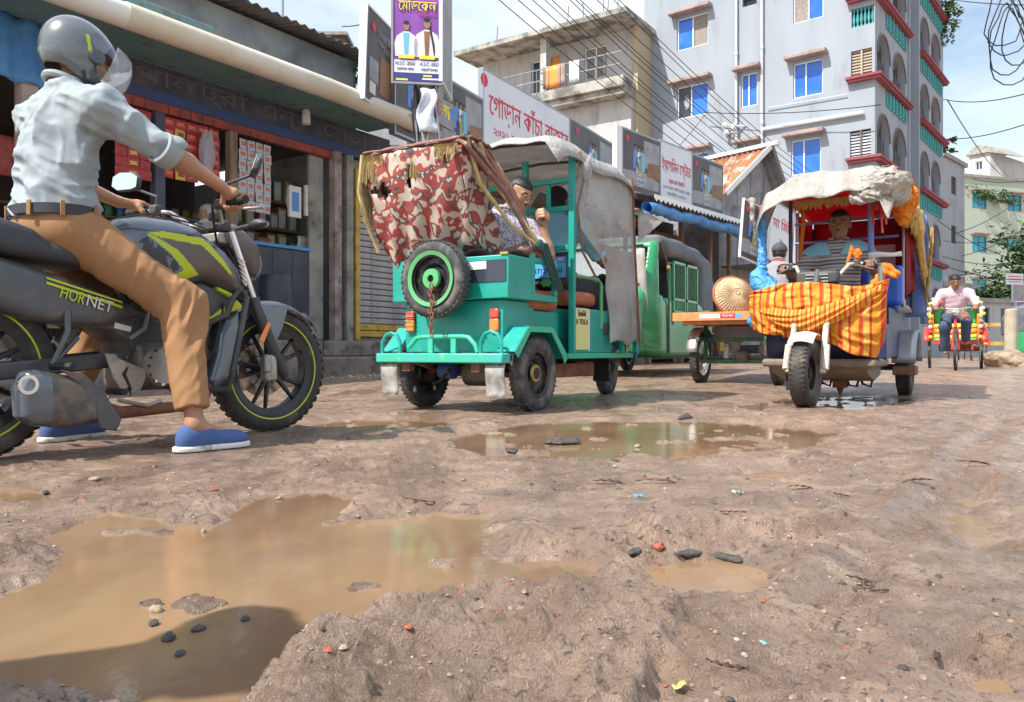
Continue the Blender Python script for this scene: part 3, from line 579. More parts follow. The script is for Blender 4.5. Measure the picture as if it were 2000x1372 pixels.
# --- boards: local x to the right along the board, y away from the viewer, z up
class Bd:
    def __init__(s, name, label, cat, pl, pr, Yl, Yr, zl, h, mat_='print_white', th=0.08, frame_='steel', group=None, zr=None):
        A_ = W(pl, 686, Yl); B_ = W(pr, 686, Yr); s.w = (B_-A_).length; s.h = h; s.A = A_; s.z = zl
        d = B_-A_; s.rz = math.atan2(d.y, d.x); s.t = thing(name, label, cat, (A_.x, A_.y, zl), None, group); s.t.rotation_euler = (0, 0, s.rz); s.d = d.normalized()
        if mat_:
            b = MB(); b.box(0, s.w, 0, th, 0, h); b.build('panel', M(mat_), s.t)
            b = MB(); e = 0.025
            for x0, x1, z0, z1 in ((-e, 0, -e, h+e), (s.w, s.w+e, -e, h+e), (0, s.w, -e, 0), (0, s.w, h, h+e)): b.box(x0, x1, -0.012, th+0.01, z0, z1)
            b.build('frame', M(frame_), s.t)
    def u(s, px):
        k = (px-1000)/FP; return (k*s.A.y-s.A.x)/(s.d.x-k*s.d.y)
    def zz(s, px, py, off=0): return H+(686-py)/FP*(s.A.y+s.d.y*s.u(px))-s.z
    def rect(s, x0, x1, z0, z1, m, l=1, name='print'): b = MB(); b.box(x0, x1, -0.002*l-0.001, -0.002*l+0.0005, z0, z1); return b.build(name, M(m), s.t, 0)
    def pol(s, pts, m, l=1, name='print'):
        b = MB(); b.add([(x, -0.002*l-0.001, z) for x, z in pts], [tuple(range(len(pts)))]); return b.build(name, M(m), s.t, 0)
    def txt(s, st, size, m, x, z, l=2, width=None, bold=0.0): return text(st, size, M(m), s.t, TM(x, -0.002*l-0.002, z), width=width, bold=bold, ex=0.001)
def circ(cx, cz, rx, rz, n=14): return [(cx+rx*math.cos(2*math.pi*i/n), cz+rz*math.sin(2*math.pi*i/n)) for i in range(n)]
def family(B, x, z, k):
    """small printed group of people"""
    for dx, dz, sc, m in ((-0.16, 0.05, 0.9, 'print_blue'), (0.15, 0.02, 0.9, 'print_cyan'), (0, 0.0, 1.05, 'print_white'), (0.02, -0.18, 0.7, 'print_yellow'), (-0.1, -0.2, 0.6, 'print_navy')):
        X = x+dx*k; Z = z+dz*k; s_ = sc*k; l = 3
        B.pol([(X-0.13*s_, Z-0.42*s_), (X+0.13*s_, Z-0.42*s_), (X+0.12*s_, Z+0.02*s_), (X+0.05*s_, Z+0.10*s_), (X-0.05*s_, Z+0.10*s_), (X-0.12*s_, Z+0.02*s_)], m, l); B.pol(circ(X, Z+0.17*s_, 0.05*s_, 0.07*s_), 'print_skin', l+1); B.pol(circ(X, Z+0.215*s_, 0.052*s_, 0.04*s_), 'print_black', l+2)
def darkpanel(B, x0, x1, fam=True, k=1.0):
    w = x1-x0; h = B.h
    B.rect(x0+0.01, x1-0.01, 0.01, h-0.01, 'print_dark', 1); B.rect(x0+w*0.55, x1-0.03, h*0.45, h*0.92, 'print_grey', 2); B.pol([(x0+w*0.62, 0.3*h), (x1-0.02, 0.32*h), (x1-0.02, 0.58*h), (x0+w*0.66, 0.55*h)], 'print_brown', 3)
    B.pol([(x0+0.02, 0.10*h), (x1-0.05, 0.10*h), (x1-0.03, 0.26*h), (x0+w*0.6, 0.36*h), (x0+0.02, 0.33*h)], 'print_grey', 2)
    B.pol(circ(x0+w*0.12, h*0.86, 0.07*k, 0.07*k, 6), 'print_red', 4)
    B.txt('আপনার', 0.11*k, 'print_white', x0+w*0.45, 0.22*h, 5); B.txt('িঠকানা', 0.11*k, 'print_white', x0+w*0.45, 0.12*h, 5)
    if fam: family(B, x0+w*0.42, 0.62*h, k*0.85)
def zAt(py, Y): return H+(686-py)/FP*Y
def signs():
    # big signboard run over the row: dark panel, white panel, dark panel
    B = Bd('signboard', 'big white market signboard with large red Bengali lettering', 'signboard', 944, 1112, 13.2, 16.0, zAt(280, 13.2), 1.24)
    B.txt('েগাড়ান কাঁচা বাজার', 0.5, 'print_red', B.w*0.52, 0.70, 2, B.w*0.93); B.txt('২০২১ েগাড়ান কাঁচা বাজার, িস', 0.2, 'print_red', B.w*0.53, 0.28, 2, B.w*0.86)
    B.rect(0.0, 0.02, 0, 1.24, 'print_grey')
    B.pol(circ(0.02, 1.06, 0.12, 0.12, 8), 'print_red', 3)
    B = Bd('signboard', 'dark brown advertising board with printed figures left of the white market sign', 'signboard', 772, 942, 10.9, 13.15, zAt(258, 10.9), 1.15)
    darkpanel(B, 0, B.w*0.5); darkpanel(B, B.w*0.5, B.w, k=0.9)
    B.pol([(B.w*.35, .42), (B.w*.62, .38), (B.w*.62, .8), (B.w*.35, .8)], 'print_grey', 8)
    for i, (c, g) in enumerate(zip(('print_cyan', 'print_red', 'print_yellow', 'print_blue'), 'িটআপন')): B.txt(g, 0.3, c, B.w*(0.38+0.07*i), 0.62, 9)
    B = Bd('signboard', 'tall dark advertising board tilted at the shop roof end, with a brown armchair print', 'signboard', 712, 774, 10.2, 11.1, zAt(190, 10.2), 1.22, 'print_dark', frame_='white')
    B.t.rotation_euler = (0, R(4), B.rz)
    B.rect(B.w*0.42, B.w*0.98, 0.2, 0.72, 'print_brown', 2); B.rect(B.w*0.1, B.w*0.38, 0.3, 0.6, 'print_grey', 2); B.rect(B.w*0.12, B.w*0.3, 0.12, 0.28, 'paper', 3); B.pol(circ(B.w*0.2, 1.02, 0.07, 0.07, 6), 'print_red', 3); B.txt('িনজের ঘর', 0.14, 'print_grey', B.w*0.62, 0.98, 3, B.w*0.6); B.txt('সাজান', 0.14, 'print_grey', B.w*0.62, 0.83, 3, B.w*0.5)
    B = Bd('signboard', 'dark board with red badge right of the white market sign', 'signboard', 1113, 1212, 16.1, 18.6, zAt(345, 16.1), 1.18); darkpanel(B, 0, B.w)
    B = Bd('signboard', 'brown board with a printed family, above the left end of the blue awning', 'signboard', 1216, 1289, 16.0, 17.1, zAt(368, 16.0), 1.22); darkpanel(B, 0, B.w)
    b = MB(); b.box(-0.22, -0.03, -0.01, 0.10, 0.2, 1.24); b.build('end_panel', M('white'), B.t)
    B = Bd('signboard', 'white shop signboard with red Bengali name between two printed boards', 'signboard', 1290, 1351, 17.15, 18.2, zAt(392, 17.15), 1.30)
    B.txt('ইয়াসমিন েস্টার'.replace('মিন', 'িমন'), 0.34, 'print_red', B.w/2, 0.80, 2, B.w*0.92); B.txt('েপ্রাঃ েমাঃ ইয়াছিন', 0.13, 'print_red', B.w/2, 0.48, 2, B.w*0.5); B.txt('২০৯ েগাড়ান কাঁচা বাজার, ঢাকা', 0.1, 'print_grey', B.w/2, 0.33, 2, B.w*0.85); B.txt('েমাবাইল ০১৭১২', 0.1, 'print_grey', B.w/2, 0.2, 2, B.w*0.6)
    B = Bd('signboard', 'brown board with a printed family, at the right end above the blue awning', 'signboard', 1352, 1411, 18.25, 19.4, zAt(405, 18.25), 1.22); darkpanel(B, 0, B.w)
    B = Bd('signboard', 'leaning brown board with printed figures behind the orange rickshaw', 'signboard', 1446, 1498, 17.0, 17.8, zAt(500, 17.0), 1.25, th=0.03, frame_='white'); B.t.rotation_euler = (0, R(8), B.rz); darkpanel(B, 0, B.w)
    B = Bd('signboard', 'leaning white board with red lettering behind the orange rickshaw', 'signboard', 1500, 1545, 17.2, 18.0, zAt(505, 17.2), 1.3, th=0.03, frame_='steel'); B.t.rotation_euler = (0, R(8), B.rz)
    B.txt('মা মিট'.replace('মিট', 'িমট'), 0.3, 'print_red', B.w/2, 0.85, 2, B.w*0.8); B.txt('১৮', 0.16, 'print_navy', B.w/2, 0.5)
signs()
def pole():
    x, y = -1.0, 9.3; t = thing('utility_pole', 'grey concrete utility pole carrying the purple banner and bundled cables', 'pole', (x, y, 0))
    b = MB(); b.tube([(0, 0, -0.1), (0, 0, 7.5)], [0.125, 0.085], 10); b.build('shaft', M('concrete'), t)
    rr = random.Random(8)
    for i in range(7):
        a = rr.uniform(-0.3, 1.2); pts = [(0.13*math.cos(a*3+z)+0.03*math.sin(z*5+i), -0.10-0.04*math.sin(z*3+i*2), z) for z in np.linspace(2.6, 4.4, 12)]
        b = MB(); b.tube(pts, 0.013, 6); b.build('cable', M('cable' if i % 3 else 'steel'), t)
    b = MB(); P = [[(0.02+0.16*(i/6-0.5)*(1+0.5*j/8)+0.03*math.sin(j), -0.15-0.03*math.sin(i+j*0.8), 3.42-0.5*j/8) for j in range(9)] for i in range(7)]; b.grid(P); b.build('rag', mat('rag', (0.75, 0.76, 0.80), 0.8, col2=(0.45, 0.5, 0.6), ns=12), t, smooth=180, solid=0.01)
    # banner box: purple front, pale side
    Y = 9.12; xl = (768-1000)/FP*Y; xr = (862-1000)/FP*Y; z0 = zAt(160, Y); w = xr-xl
    B = Bd('banner', 'purple coaching banner with yellow headline and two men in white, tied to the pole', 'banner', 768, 862, 9.1, 9.18, z0, 1.35, 'print_purple', 0.02, 'print_grey')
    w = B.w
    for k, (x0, s_, m) in enumerate(((w*0.27, 0.9, 'print_cyan'), (w*0.70, 1.0, 'print_brown'))):
        zb = 0.29; h = 0.40*s_
        B.pol([(x0-0.14*s_, zb), (x0+0.14*s_, zb), (x0+0.15*s_, zb+0.15), (x0+0.12*s_, zb+0.26*s_), (x0+0.03, zb+0.32*s_), (x0-0.03, zb+0.32*s_), (x0-0.12*s_, zb+0.26*s_), (x0-0.15*s_, zb+0.15)], 'print_white', 3)
        B.pol([(x0-0.02, zb+0.02), (x0+0.02, zb+0.02), (x0+0.035, zb+0.30*s_), (x0-0.035, zb+0.30*s_)], m, 4)
        B.pol(circ(x0, zb+0.385*s_, 0.038*s_, 0.055*s_), 'print_skin', 5); B.pol(circ(x0, zb+0.43*s_, 0.038*s_, 0.025*s_), 'print_black', 6); B.rect(x0-0.09, x0+0.09, zb-0.025, zb+0.015, 'print_yellow', 7)
    B.rect(0.01, w-0.01, 0.105, 0.25, 'print_white', 2); B.rect(0.01, w-0.01, 0.01, 0.10, 'print_navy', 2); B.rect(0.03, w*0.3, 0.015, 0.035, 'print_yellow', 3); B.rect(w*0.6, w*0.97, 0.03, 0.05, 'print_white', 3); B.rect(w*0.62, w*0.8, 0.065, 0.085, 'print_yellow', 3)
    B.txt('H.S.C -2026', 0.055, 'print_navy', w*0.25, 0.21, 3, w*0.4); B.txt('A.S.C -2027', 0.055, 'print_navy', w*0.75, 0.21, 3, w*0.4); B.txt('েস্পশাল ব্যাচ', 0.04, 'print_navy', w*0.25, 0.145, 3, w*0.35); B.txt('ভর্তি চলছে', 0.04, 'print_navy', w*0.75, 0.145, 3, w*0.35)
    B.txt('েমিডেকল', 0.17, 'print_black', w*0.50, 0.868, 4, w*0.82); B.txt('েমিডেকল', 0.17, 'print_yellow', w*0.50, 0.872, 5, w*0.79); B.txt('ভর্তি কোচিং', 0.04, 'print_red', w*0.72, 0.775, 4, w*0.4); B.txt('উদ্ভাস', 0.05, 'print_white', w*0.25, 1.01, 4, w*0.2); B.txt('িবজ্ঞান িবভাগ', 0.08, 'print_white', w*0.4, 1.1, 4, w*0.6)
    B2 = Bd('banner', 'pale grey back of a second banner on the right of the pole', 'banner', 863, 881, 9.19, 9.9, zAt(156, 9.19), 1.35, 'print_grey', 0.02, 'print_white')
pole()
# ------------------------------------------------------------ larger buildings
mat('blue_wall', (0.325, 0.365, 0.415), 0.85, col2=(0.27, 0.305, 0.35), ns=0.8, nc=(0.35, 0.7), dirt=(0.17, 0.185, 0.21), ds=1.6, dc=(0.56, 0.82), sx=(1, 1, 0.22), bump=0.1, bs=8)
mat('win_blue', (0.02, 0.13, 0.62), 0.12, col2=(0.05, 0.22, 0.75), ns=0.6, spec=0.6); mat('win_frame', (0.75, 0.77, 0.80), 0.4)
mat('hood', (0.38, 0.29, 0.27), 0.85, col2=(0.26, 0.19, 0.17), ns=4); mat('red_trim', (0.30, 0.06, 0.08), 0.7, col2=(0.22, 0.05, 0.06), ns=3)
mat('teal_trim', (0.05, 0.36, 0.36), 0.65, col2=(0.09, 0.27, 0.28), ns=2.5); mat('grille', (0.16, 0.14, 0.13), 0.6); mat('louvre', (0.42, 0.36, 0.27), 0.7)
mat('curtain', (0.22, 0.19, 0.17), 0.8, col2=(0.34, 0.30, 0.26), ns=14); mat('pvc', (0.55, 0.57, 0.60), 0.5)
mat('cream_wall', (0.46, 0.46, 0.45), 0.85, dirt=(0.22, 0.21, 0.19), ds=2.2, dc=(0.50, 0.8), sx=(1, 1, 0.25)); mat('ochre_wall', (0.42, 0.35, 0.22), 0.85, dirt=(0.4, 0.34, 0.26), ds=1)
mat('mossy', (0.40, 0.38, 0.35), 0.9, col2=(0.14, 0.14, 0.12), ns=1.6, nc=(0.42, 0.6)); mat('glass_dark', (0.04, 0.05, 0.07), 0.15)
mat('far_green', (0.42, 0.48, 0.40), 0.9, dirt=(0.42, 0.45, 0.40), ds=0.5, dc=(0.5, 0.8)); mat('win_cyan', (0.03, 0.36, 0.50), 0.2); mat('far_grey', (0.36, 0.37, 0.40), 0.9, dirt=(0.22, 0.22, 0.24), ds=0.6)
class Fc:
    """facade frame: local x from left to right, y away from the viewer, z up"""
    def __init__(s, pl, Yl, pr, Yr): s.A = W(pl, 686, Yl); s.A.z = 0; B_ = W(pr, 686, Yr); d = B_-s.A; d.z = 0; s.w = d.length; s.d = d.normalized(); s.rz = math.atan2(d.y, d.x)
    def u(s, px): k = (px-1000)/FP; return (k*s.A.y-s.A.x)/(s.d.x-k*s.d.y)
    def z(s, px, py): return H+(686-py)/FP*(s.A.y+s.d.y*s.u(px))
    def rc(s, x0, y0, x1, y1):
        """pixel rectangle -> u0,u1,z0,z1, heights read at its centre"""
        c = (x0+x1)/2; return s.u(x0), s.u(x1), s.z(c, y1), s.z(c, y0)
def wall(t, w, h, holes, m, th=0.25, name='wall', z0=0, y0=0, x0=0):
    us = sorted({x0, w}|{k for a in holes for k in a[:2] if x0 < k < w}); vs = sorted({z0, h}|{k for a in holes for k in a[2:4] if z0 < k < h}); b = MB()
    for i in range(len(us)-1):
        for j in range(len(vs)-1):
            cu = (us[i]+us[i+1])/2; cv = (vs[j]+vs[j+1])/2
            if any(a[0] < cu < a[1] and a[2] < cv < a[3] for a in holes): continue
            b.add([(us[i], y0, vs[j]), (us[i+1], y0, vs[j]), (us[i+1], y0, vs[j+1]), (us[i], y0, vs[j+1])], [(0, 1, 2, 3)])
    for a in holes:
        u0, u1, v0, v1 = a[:4]; q = [(u0, v0), (u1, v0), (u1, v1), (u0, v1)]
        for k in range(4):
            p = q[k]; r = q[(k+1) % 4]; b.add([(p[0], y0, p[1]), (r[0], y0, r[1]), (r[0], y0+th, r[1]), (p[0], y0+th, p[1])], [(0, 1, 2, 3)])
    return b.build(name, M(m), t, 0)
def window(t, r, left='win_blue', right='win_blue', fr='win_frame', dep=0.12, hood=True, split=0.5, y0=0):
    u0, u1, v0, v1 = r; e = 0.05; b = MB(); um = u0+(u1-u0)*split
    for x0, x1, z0, z1 in ((u0, u0+e, v0, v1), (u1-e, u1, v0, v1), (u0+e, u1-e, v0, v0+e), (u0+e, u1-e, v1-e, v1), (um-e/2, um+e/2, v0+e, v1-e)): b.box(x0, x1, y0+dep-0.04, y0+dep+0.04, z0, z1)
    f = b.build('window', M(fr), t, 0)
    for x0, x1, m, dy in ((u0+e, um-e/2, left, 0), (um+e/2, u1-e, right, 0.02)): b = MB(); b.box(x0, x1, y0+dep+dy, y0+dep+dy+0.012, v0+e, v1-e); b.build('pane', M(m), f, 0)
    if hood: b = MB(); b.box(u0-0.25, u1+0.2, y0-0.42, y0-0.002, v1+0.10, v1+0.26); b.build('window_hood', M('hood'), t, 0, bev=0.03)
def bars(t, r, n, m, y=0.1, name='bars', hz=0):
    u0, u1, v0, v1 = r; b = MB()
    for i in range(n+1): x = u0+(u1-u0)*i/n; b.box(x-0.015, x+0.015, y, y+0.03, v0, v1)
    for i in range(hz): z = v0+(v1-v0)*(i+0.5)/hz; b.box(u0, u1, y+0.031, y+0.05, z-0.012, z+0.012)
    return b.build(name, M(m), t, 0)
def bluehouse():
    F = Fc(1258, 35.2, 1709, 29.2); t = thing('apartment_building', 'tall pale blue apartment building with blue sliding windows and arched street balconies', 'building', F.A); t.rotation_euler = (0, 0, F.rz)
    Ht = 19.0
    wins = [((1322, 30, 1383, 93), 'win_blue', 'curtain', 0.5), ((1322, 165, 1383, 228), 'glass_dark', 'win_blue', 0.45), ((1447, 143, 1479, 208), 'win_blue', 'win_blue', 0.45), ((1549, 119, 1607, 188), 'win_blue', 'win_blue', 0.42), ((1549, -38, 1608, 40), 'curtain', 'win_blue', 0.5), ((1545, 271, 1603, 340), 'win_blue', 'win_blue', 0.42), ((1322, -105, 1383, -42), 'win_blue', 'win_blue', 0.5)]
    holes = []; H_ = []
    for r, a, b_, s in wins: q = F.rc(*r); holes.append(q); H_.append((q, a, b_, s))
    # floors below, hidden behind the stalls but real
    for r in ((1322, 300, 1383, 362), (1447, 285, 1479, 345)): q = F.rc(*r); holes.append(q); H_.append((q, 'win_blue', 'win_blue', 0.5))
    lou = [F.rc(1662, 97, 1703, 158), F.rc(1660, 254, 1701, 312)]; bal = F.rc(1663, 14, 1707, 50); vent = F.rc(1450, -6, 1478, 11)
    wall(t, F.w, Ht, holes+lou+[bal, vent], 'blue_wall', 0.3)
    for q, a, b_, s in H_: window(t, q, a, b_, split=s)
    q = F.rc(1330, 176, 1349, 222); b = MB(); b.prism([(x, z) for x, z in circ((q[0]+q[1])/2, (q[2]+q[3])/2, 0.12, 0.33)], -0.115, -0.105, Matrix.Rotation(R(90), 4, 'X')); b.build('pennant', M('print_grey'), t, 0)
    for k, q in enumerate(lou):
        z = q[2]
        b = MB(); b.box(q[0], q[1], 0.22, 0.25, q[2], q[3]); b.build('shade', M('glass_dark' if k else 'louvre'), t, 0)
        b = MB(); c = (q[0]+q[1])/2; b.box(c-0.03, c+0.03, 0.02, 0.08, q[2], q[3]); b.build('mullion', M('louvre' if k == 0 else 'grille'), t, 0)
        while z < q[3]-0.06:
            b = MB(); b.box(q[0], q[1], 0.09, 0.15, z, z+0.055); b.build('slat', M('louvre' if k == 0 else 'pvc'), t, 0); z += 0.11
    def baluster(t, x, z0, z1, y): b = MB(); h = z1-z0; b.lathe([(0.05, 0), (0.05, 0.08*h), (0.025, 0.14*h), (0.06, 0.4*h), (0.025, 0.8*h), (0.05, 0.9*h), (0.05, h)], (x, y, z0), (0, 0, 1), 8); return b.build('baluster', M('teal_trim'), t)
    for i in range(6): baluster(t, bal[0]+(bal[1]-bal[0])*(i+0.5)/6, bal[2], bal[3], 0.1)
    b = MB(); b.box(bal[0], bal[1], 0.28, 0.3, bal[2], bal[3]); b.build('shade', M('glass_dark'), t, 0)
    b = MB(); b.box(vent[0], vent[1], 0.2, 0.25, vent[2], vent[3]); b.build('vent', M('glass_dark'), t, 0)
    zb = [4.4, 7.4, 10.42, 13.4, 16.4]
    for z in zb:
        b = MB(); u = F.u(1657); b.box(u, F.w+0.22, -0.22, -0.002, z, z+0.09); b.build('sill_band', M('red_trim'), t, 0); b = MB(); b.box(u-0.05, F.w+0.28, -0.28, -0.002, z+0.092, z+0.19); b.build('sill_band', M('red_trim'), t, 0)
    for px in (1440, 1490): b = MB(); u = F.u(px); b.tube([(u, -0.1, 0), (u, -0.1, Ht)], 0.055, 8); b.build('drain_pipe', M('pvc'), t)
    for px in (1440, 1490):
        for z in (6.5, 9.5, 12.5): b = MB(); u = F.u(px); b.tube([(u, -0.1, z), (u, -0.1, z+0.14)], 0.075, 8); b.build('pipe_collar', M('pvc'), t)
    b = MB(); b.tube([(F.u(1492), -0.12, F.z(1492, 254)), (F.u(1688), -0.12, F.z(1688, 221))], 0.07, 8); b.build('pipe', M('white'), t)
    b = MB(); b.tube([(F.u(1500), -0.08, F.z(1500, 213)), (F.u(1655), -0.08, F.z(1655, 186))], 0.02, 6); b.build('pipe', M('pvc'), t)
    for k, (px, py) in enumerate(((1420, 248), (1424, 262), (1438, 250))): b = MB(); p = (F.u(px), -0.25, F.z(px, py)); b.ball(p, 0.13, 10); b.tube([p, (p[0]+0.4, -0.02, p[2])], 0.04, 6); b.build('insulator', M('white'), t)
    b = MB(); b.box(0, F.w, 0.3, 9, Ht-0.2, Ht); b.build('roof', M('concrete'), t, 0)
    b = MB(); b.box(-0.001, 0.25, 0.301, 9, 0, Ht-0.2); b.build('gable_wall', M('blue_wall'), t, 0)
    # street front: from the corner to px 1840
    P = F.A+F.d*F.w; g = Fc(1709, 29.2, 1842, 39.0); rot = g.rz-F.rz
    ft = bpy.data.objects.new('street_front', None); S.collection.objects.link(ft); ft.parent = t; ft.location = (F.w, 0, 0); ft.rotation_euler = (0, 0, rot)
    def band(px0, px1, z): 
        b = MB(); b.box(g.u(px0), g.u(px1), -0.22, -0.002, z, z+0.09); b.box(g.u(px0), g.u(px1)+0.05, -0.28, -0.002, z+0.092, z+0.19); b.build('sill_band', M('red_trim'), ft, 0)
    bays = [(1713, 1737), (1744, 1768), (1797, 1814), (1819, 1835)]
    holes = []; arch = []
    for z in zb+[1.4]:
        for a, c in bays: q = (g.u(a), g.u(c), z+0.20, z+1.95); holes.append(q); arch.append(q)
    rec = (g.u(1774), g.u(1793), 0, Ht)
    slots = [(g.u(1779), g.u(1786), z+0.5, z+2.4) for z in zb]
    wall(ft, rec[0], Ht, [h for h in holes if h[1] < rec[0]], 'blue_wall', 0.5)
    wall(ft, g.w, Ht, [h for h in holes if h[0] > rec[1]], 'blue_wall', 0.5, x0=rec[1])
    wall(ft, rec[1], Ht, slots, 'blue_wall', 0.3, x0=rec[0], y0=0.35)
    for x in (rec[0], rec[1]): b = MB(); b.box(x-0.12, x+0.12, -0.06, 0.36, 0.01, Ht-0.01); b.build('pilaster', M('blue_wall'), ft, 0)
    b = MB(); b.box(0.3, g.w, 0.95, 1.0, 0.02, Ht-0.2); b.build('inner_wall', M('far_grey'), ft, 0)
    for q in arch:
        u0, u1, v0, v1 = q; c = (u0+u1)/2; r = (u1-u0)/2; zc = v1-min(r*1.1, 0.9); hh = v1-zc; n = 10
        for sgn in (-1, 1):
            pts = [(c+sgn*r, v1+0.001), (c, v1+0.001)]+[(c+sgn*r*math.sin(math.pi/2*i/n), zc+hh*math.cos(math.pi/2*i/n)) for i in range(n+1)]
            b = MB(); b.prism(pts if sgn > 0 else pts[::-1], -0.3, 0.003, Matrix.Rotation(R(90), 4, 'X')); b.build('spandrel', M('blue_wall'), ft, 0)
        b = MB(); pts = [(c+r*1.03*math.cos(math.pi*i/14), -0.02, zc+hh*1.03*math.sin(math.pi*i/14)) for i in range(15)]; b.tube(pts, 0.035, 5); b.build('arch_moulding', M('grille'), ft)
        bars(ft, (u0, u1, v0, v1-0.1), 5, 'grille', 0.2, 'grille', 3)
    for z in zb:
        for a, c in ((1709, 1771), (1794, 1842)): band(a, c, z)
        for a, c in ((1730, 1768), (1797, 1837)):
            u0, u1 = g.u(a), g.u(c); b = MB(); b.box(u0, u1, -0.05, -0.003, z-0.62, z-0.06); pn = b.build('teal_panel', M('teal_trim'), ft, 0)
            n = max(4, int((u1-u0)/0.45))
            for i in range(n): baluster(pn, u0+(u1-u0)*(i+0.5)/n, z-0.58, z-0.1, -0.075)
    return t
bluehouse()
def whitehouse():
    F = Fc(915, 37.5, 1218, 33.0); t = thing('apartment_building', 'white and ochre two storey house with a railed balcony under a flat roof slab', 'building', F.A); t.rotation_euler = (0, 0, F.rz)
    Ht = F.z(1218, 34); zf = F.z(1207, 150)
    dr = F.rc(1010, 128, 1042, 180); dr = (dr[0], dr[1], zf+0.05, zf+2.0); w1 = F.rc(1115, 95, 1160, 140); w1 = (w1[0], w1[1], zf+0.6, zf+2.0); w2 = F.rc(1125, 218, 1162, 262); w3 = F.rc(1048, 115, 1066, 150); w3 = (w3[0], w3[1], zf+0.05, zf+2.0)
    wall(t, F.w, Ht, [dr, w1, w2, w3], 'cream_wall', 0.2, y0=1.2)
    window(t, dr, 'glass_dark', 'glass_dark', y0=1.2, hood=False); window(t, w1, 'curtain', 'curtain', y0=1.2, hood=False); window(t, w2, 'curtain', 'print_grey', y0=1.2, hood=False)
    b = MB(); b.box(w3[0], w3[1], 1.3, 1.34, w3[2], w3[3]); b.build('door', M('print_orange'), t, 0)
    wx0, wx1 = F.u(1060), F.u(1216)
    b = MB(); b.box(F.u(975), wx1+0.1, -0.15, 1.19, zf-0.45, zf); b.build('balcony_slab', M('mossy'), t, 0, bev=0.03)
    b = MB(); b.box(F.u(1061), wx1+0.1, 0.02, 1.18, zf-0.70, zf-0.46); b.build('balcony_beam', M('mossy'), t, 0)
    b = MB(); b.box(F.u(1080), F.w, 0.7, 1.195, 0, zf-0.71); b.build('lower_wall', M('cream_wall'), t, 0)
    b = MB(); b.box(-0.5, F.w+0.35, -0.5, 9, Ht, Ht+0.22); b.build('roof_slab', M('mossy'), t, 0)
    b = MB(); b.box(F.w-0.02, F.w+0.18, 1.0, 9, 0, Ht-0.01); b.build('side_wall', M('ochre_wall'), t, 0)
    b = MB(); b.box(F.w+0.18, F.w+0.22, 4, 5.4, Ht-3, Ht-1.6); b.build('side_window', M('glass_dark'), t, 0)
    # railing
    x0, x1 = F.u(975), wx1
    b = MB()
    for z in (0.5, 1.0): b.tube([(x0, -0.1, zf+z), (x1, -0.1, zf+z)], 0.025, 6)
    b.build('rail', M('steel'), t, kind='stuff')
    for i in range(int((x1-x0)/0.42)): b = MB(); x = x0+i*0.42; b.tube([(x, -0.1, zf), (x, -0.1, zf+1.0)], 0.018 if i % 3 else 0.035, 5); b.build('railing_bar', M('steel'), t)
    for px, m, w in ((1083, 'print_orange', 0.75), (1100, 'hood', 0.35), (1125, 'pvc', 0.5), (1070, 'grille', 0.3)):
        b = MB(); x = F.u(px); P = [[(x+w*(i/8-0.5), -0.16-0.03*math.sin(i*1.7), zf+1.03-0.95*j/4) for j in range(5)] for i in range(9)]; b.grid(P)
        o = b.build('laundry', M(m), None, smooth=180, solid=0.01); o.matrix_world = Matrix.Translation(F.A) @ Matrix.Rotation(F.rz, 4, 'Z'); tag(o, {'print_orange': 'orange cloth hung over the balcony railing', 'hood': 'brown cloth hung over the balcony railing beside the orange one', 'pvc': 'grey cloth hung over the balcony railing on the right', 'grille': 'dark cloth hung over the balcony railing on the left'}[m], 'laundry')
    for px in (1061,): b = MB(); x = F.u(px); b.box(x-0.15, x+0.15, 0.0, 0.3, 0, Ht-0.01); b.build('column', M('cream_wall'), t, 0)
    b = MB(); b.box(F.u(1070), F.u(1105), 2, 4.5, Ht+0.22, Ht+1.3); o = b.build('water_tank', M('hood'), t, 0, bev=0.05)
    rr = random.Random(2)
    for px in (945, 1085, 1120, 1160, 1165, 1185): b = MB(); x = F.u(px); b.tube([(x, 1, Ht+0.2), (x+rr.uniform(-.1, .1), 1, Ht+1.6)], 0.02, 5); b.build('rebar', M('rust'), t)
whitehouse()
def simple_block(label, pl, Yl, pr, Yr, pytop, m, rows, cols, wm='win_cyan', depth=10, ww=1.1, wh=1.0, zs=3.0, hoods=True, cat='building', base=1.0, sidem=None):
    F = Fc(pl, Yl, pr, Yr); t = thing('apartment_building', label, cat, F.A); t.rotation_euler = (0, 0, F.rz); Ht = F.z(pl, pytop); hs = []
    for r in range(rows):
        for c in range(cols): u = F.w*(c+0.5)/cols; z = Ht-zs*(r+1)+base; hs.append((u-ww/2, u+ww/2, z, z+wh))
    wall(t, F.w, Ht, hs, m, 0.25)
    for h in hs: window(t, h, wm, wm, hood=hoods, fr='grille' if wm != 'win_blue' else 'win_frame')
    b = MB(); b.box(-0.15, F.w+0.15, -0.15, depth, Ht, Ht+0.25); b.build('roof', M('concrete'), t, 0)
    for x in (0.01, F.w-0.24): b = MB(); b.box(x, x+0.23, 0.251, depth, 0, Ht-0.01); b.build('side_wall', M(sidem or m), t, 0)
    return t, F, Ht
simple_block('narrow grey building with small balconies beside the blue building', 1841, 47, 1884, 50, 305, 'far_grey', 5, 1, 'glass_dark', ww=1.0, wh=1.1, hoods=False)
t, F, Ht = simple_block('pale green apartment building with cyan windows and plants on its roof', 1878, 72, 2080, 76, 345, 'far_green', 5, 3, 'win_cyan', ww=1.7, wh=1.5, zs=4.0, base=1.2)
t2, F2, H2 = simple_block('weathered tall building with a roof terrace behind the pale green one', 1950, 92, 2090, 95, 332, 'far_grey', 2, 3, 'glass_dark', ww=1.6, wh=1.6, zs=4)
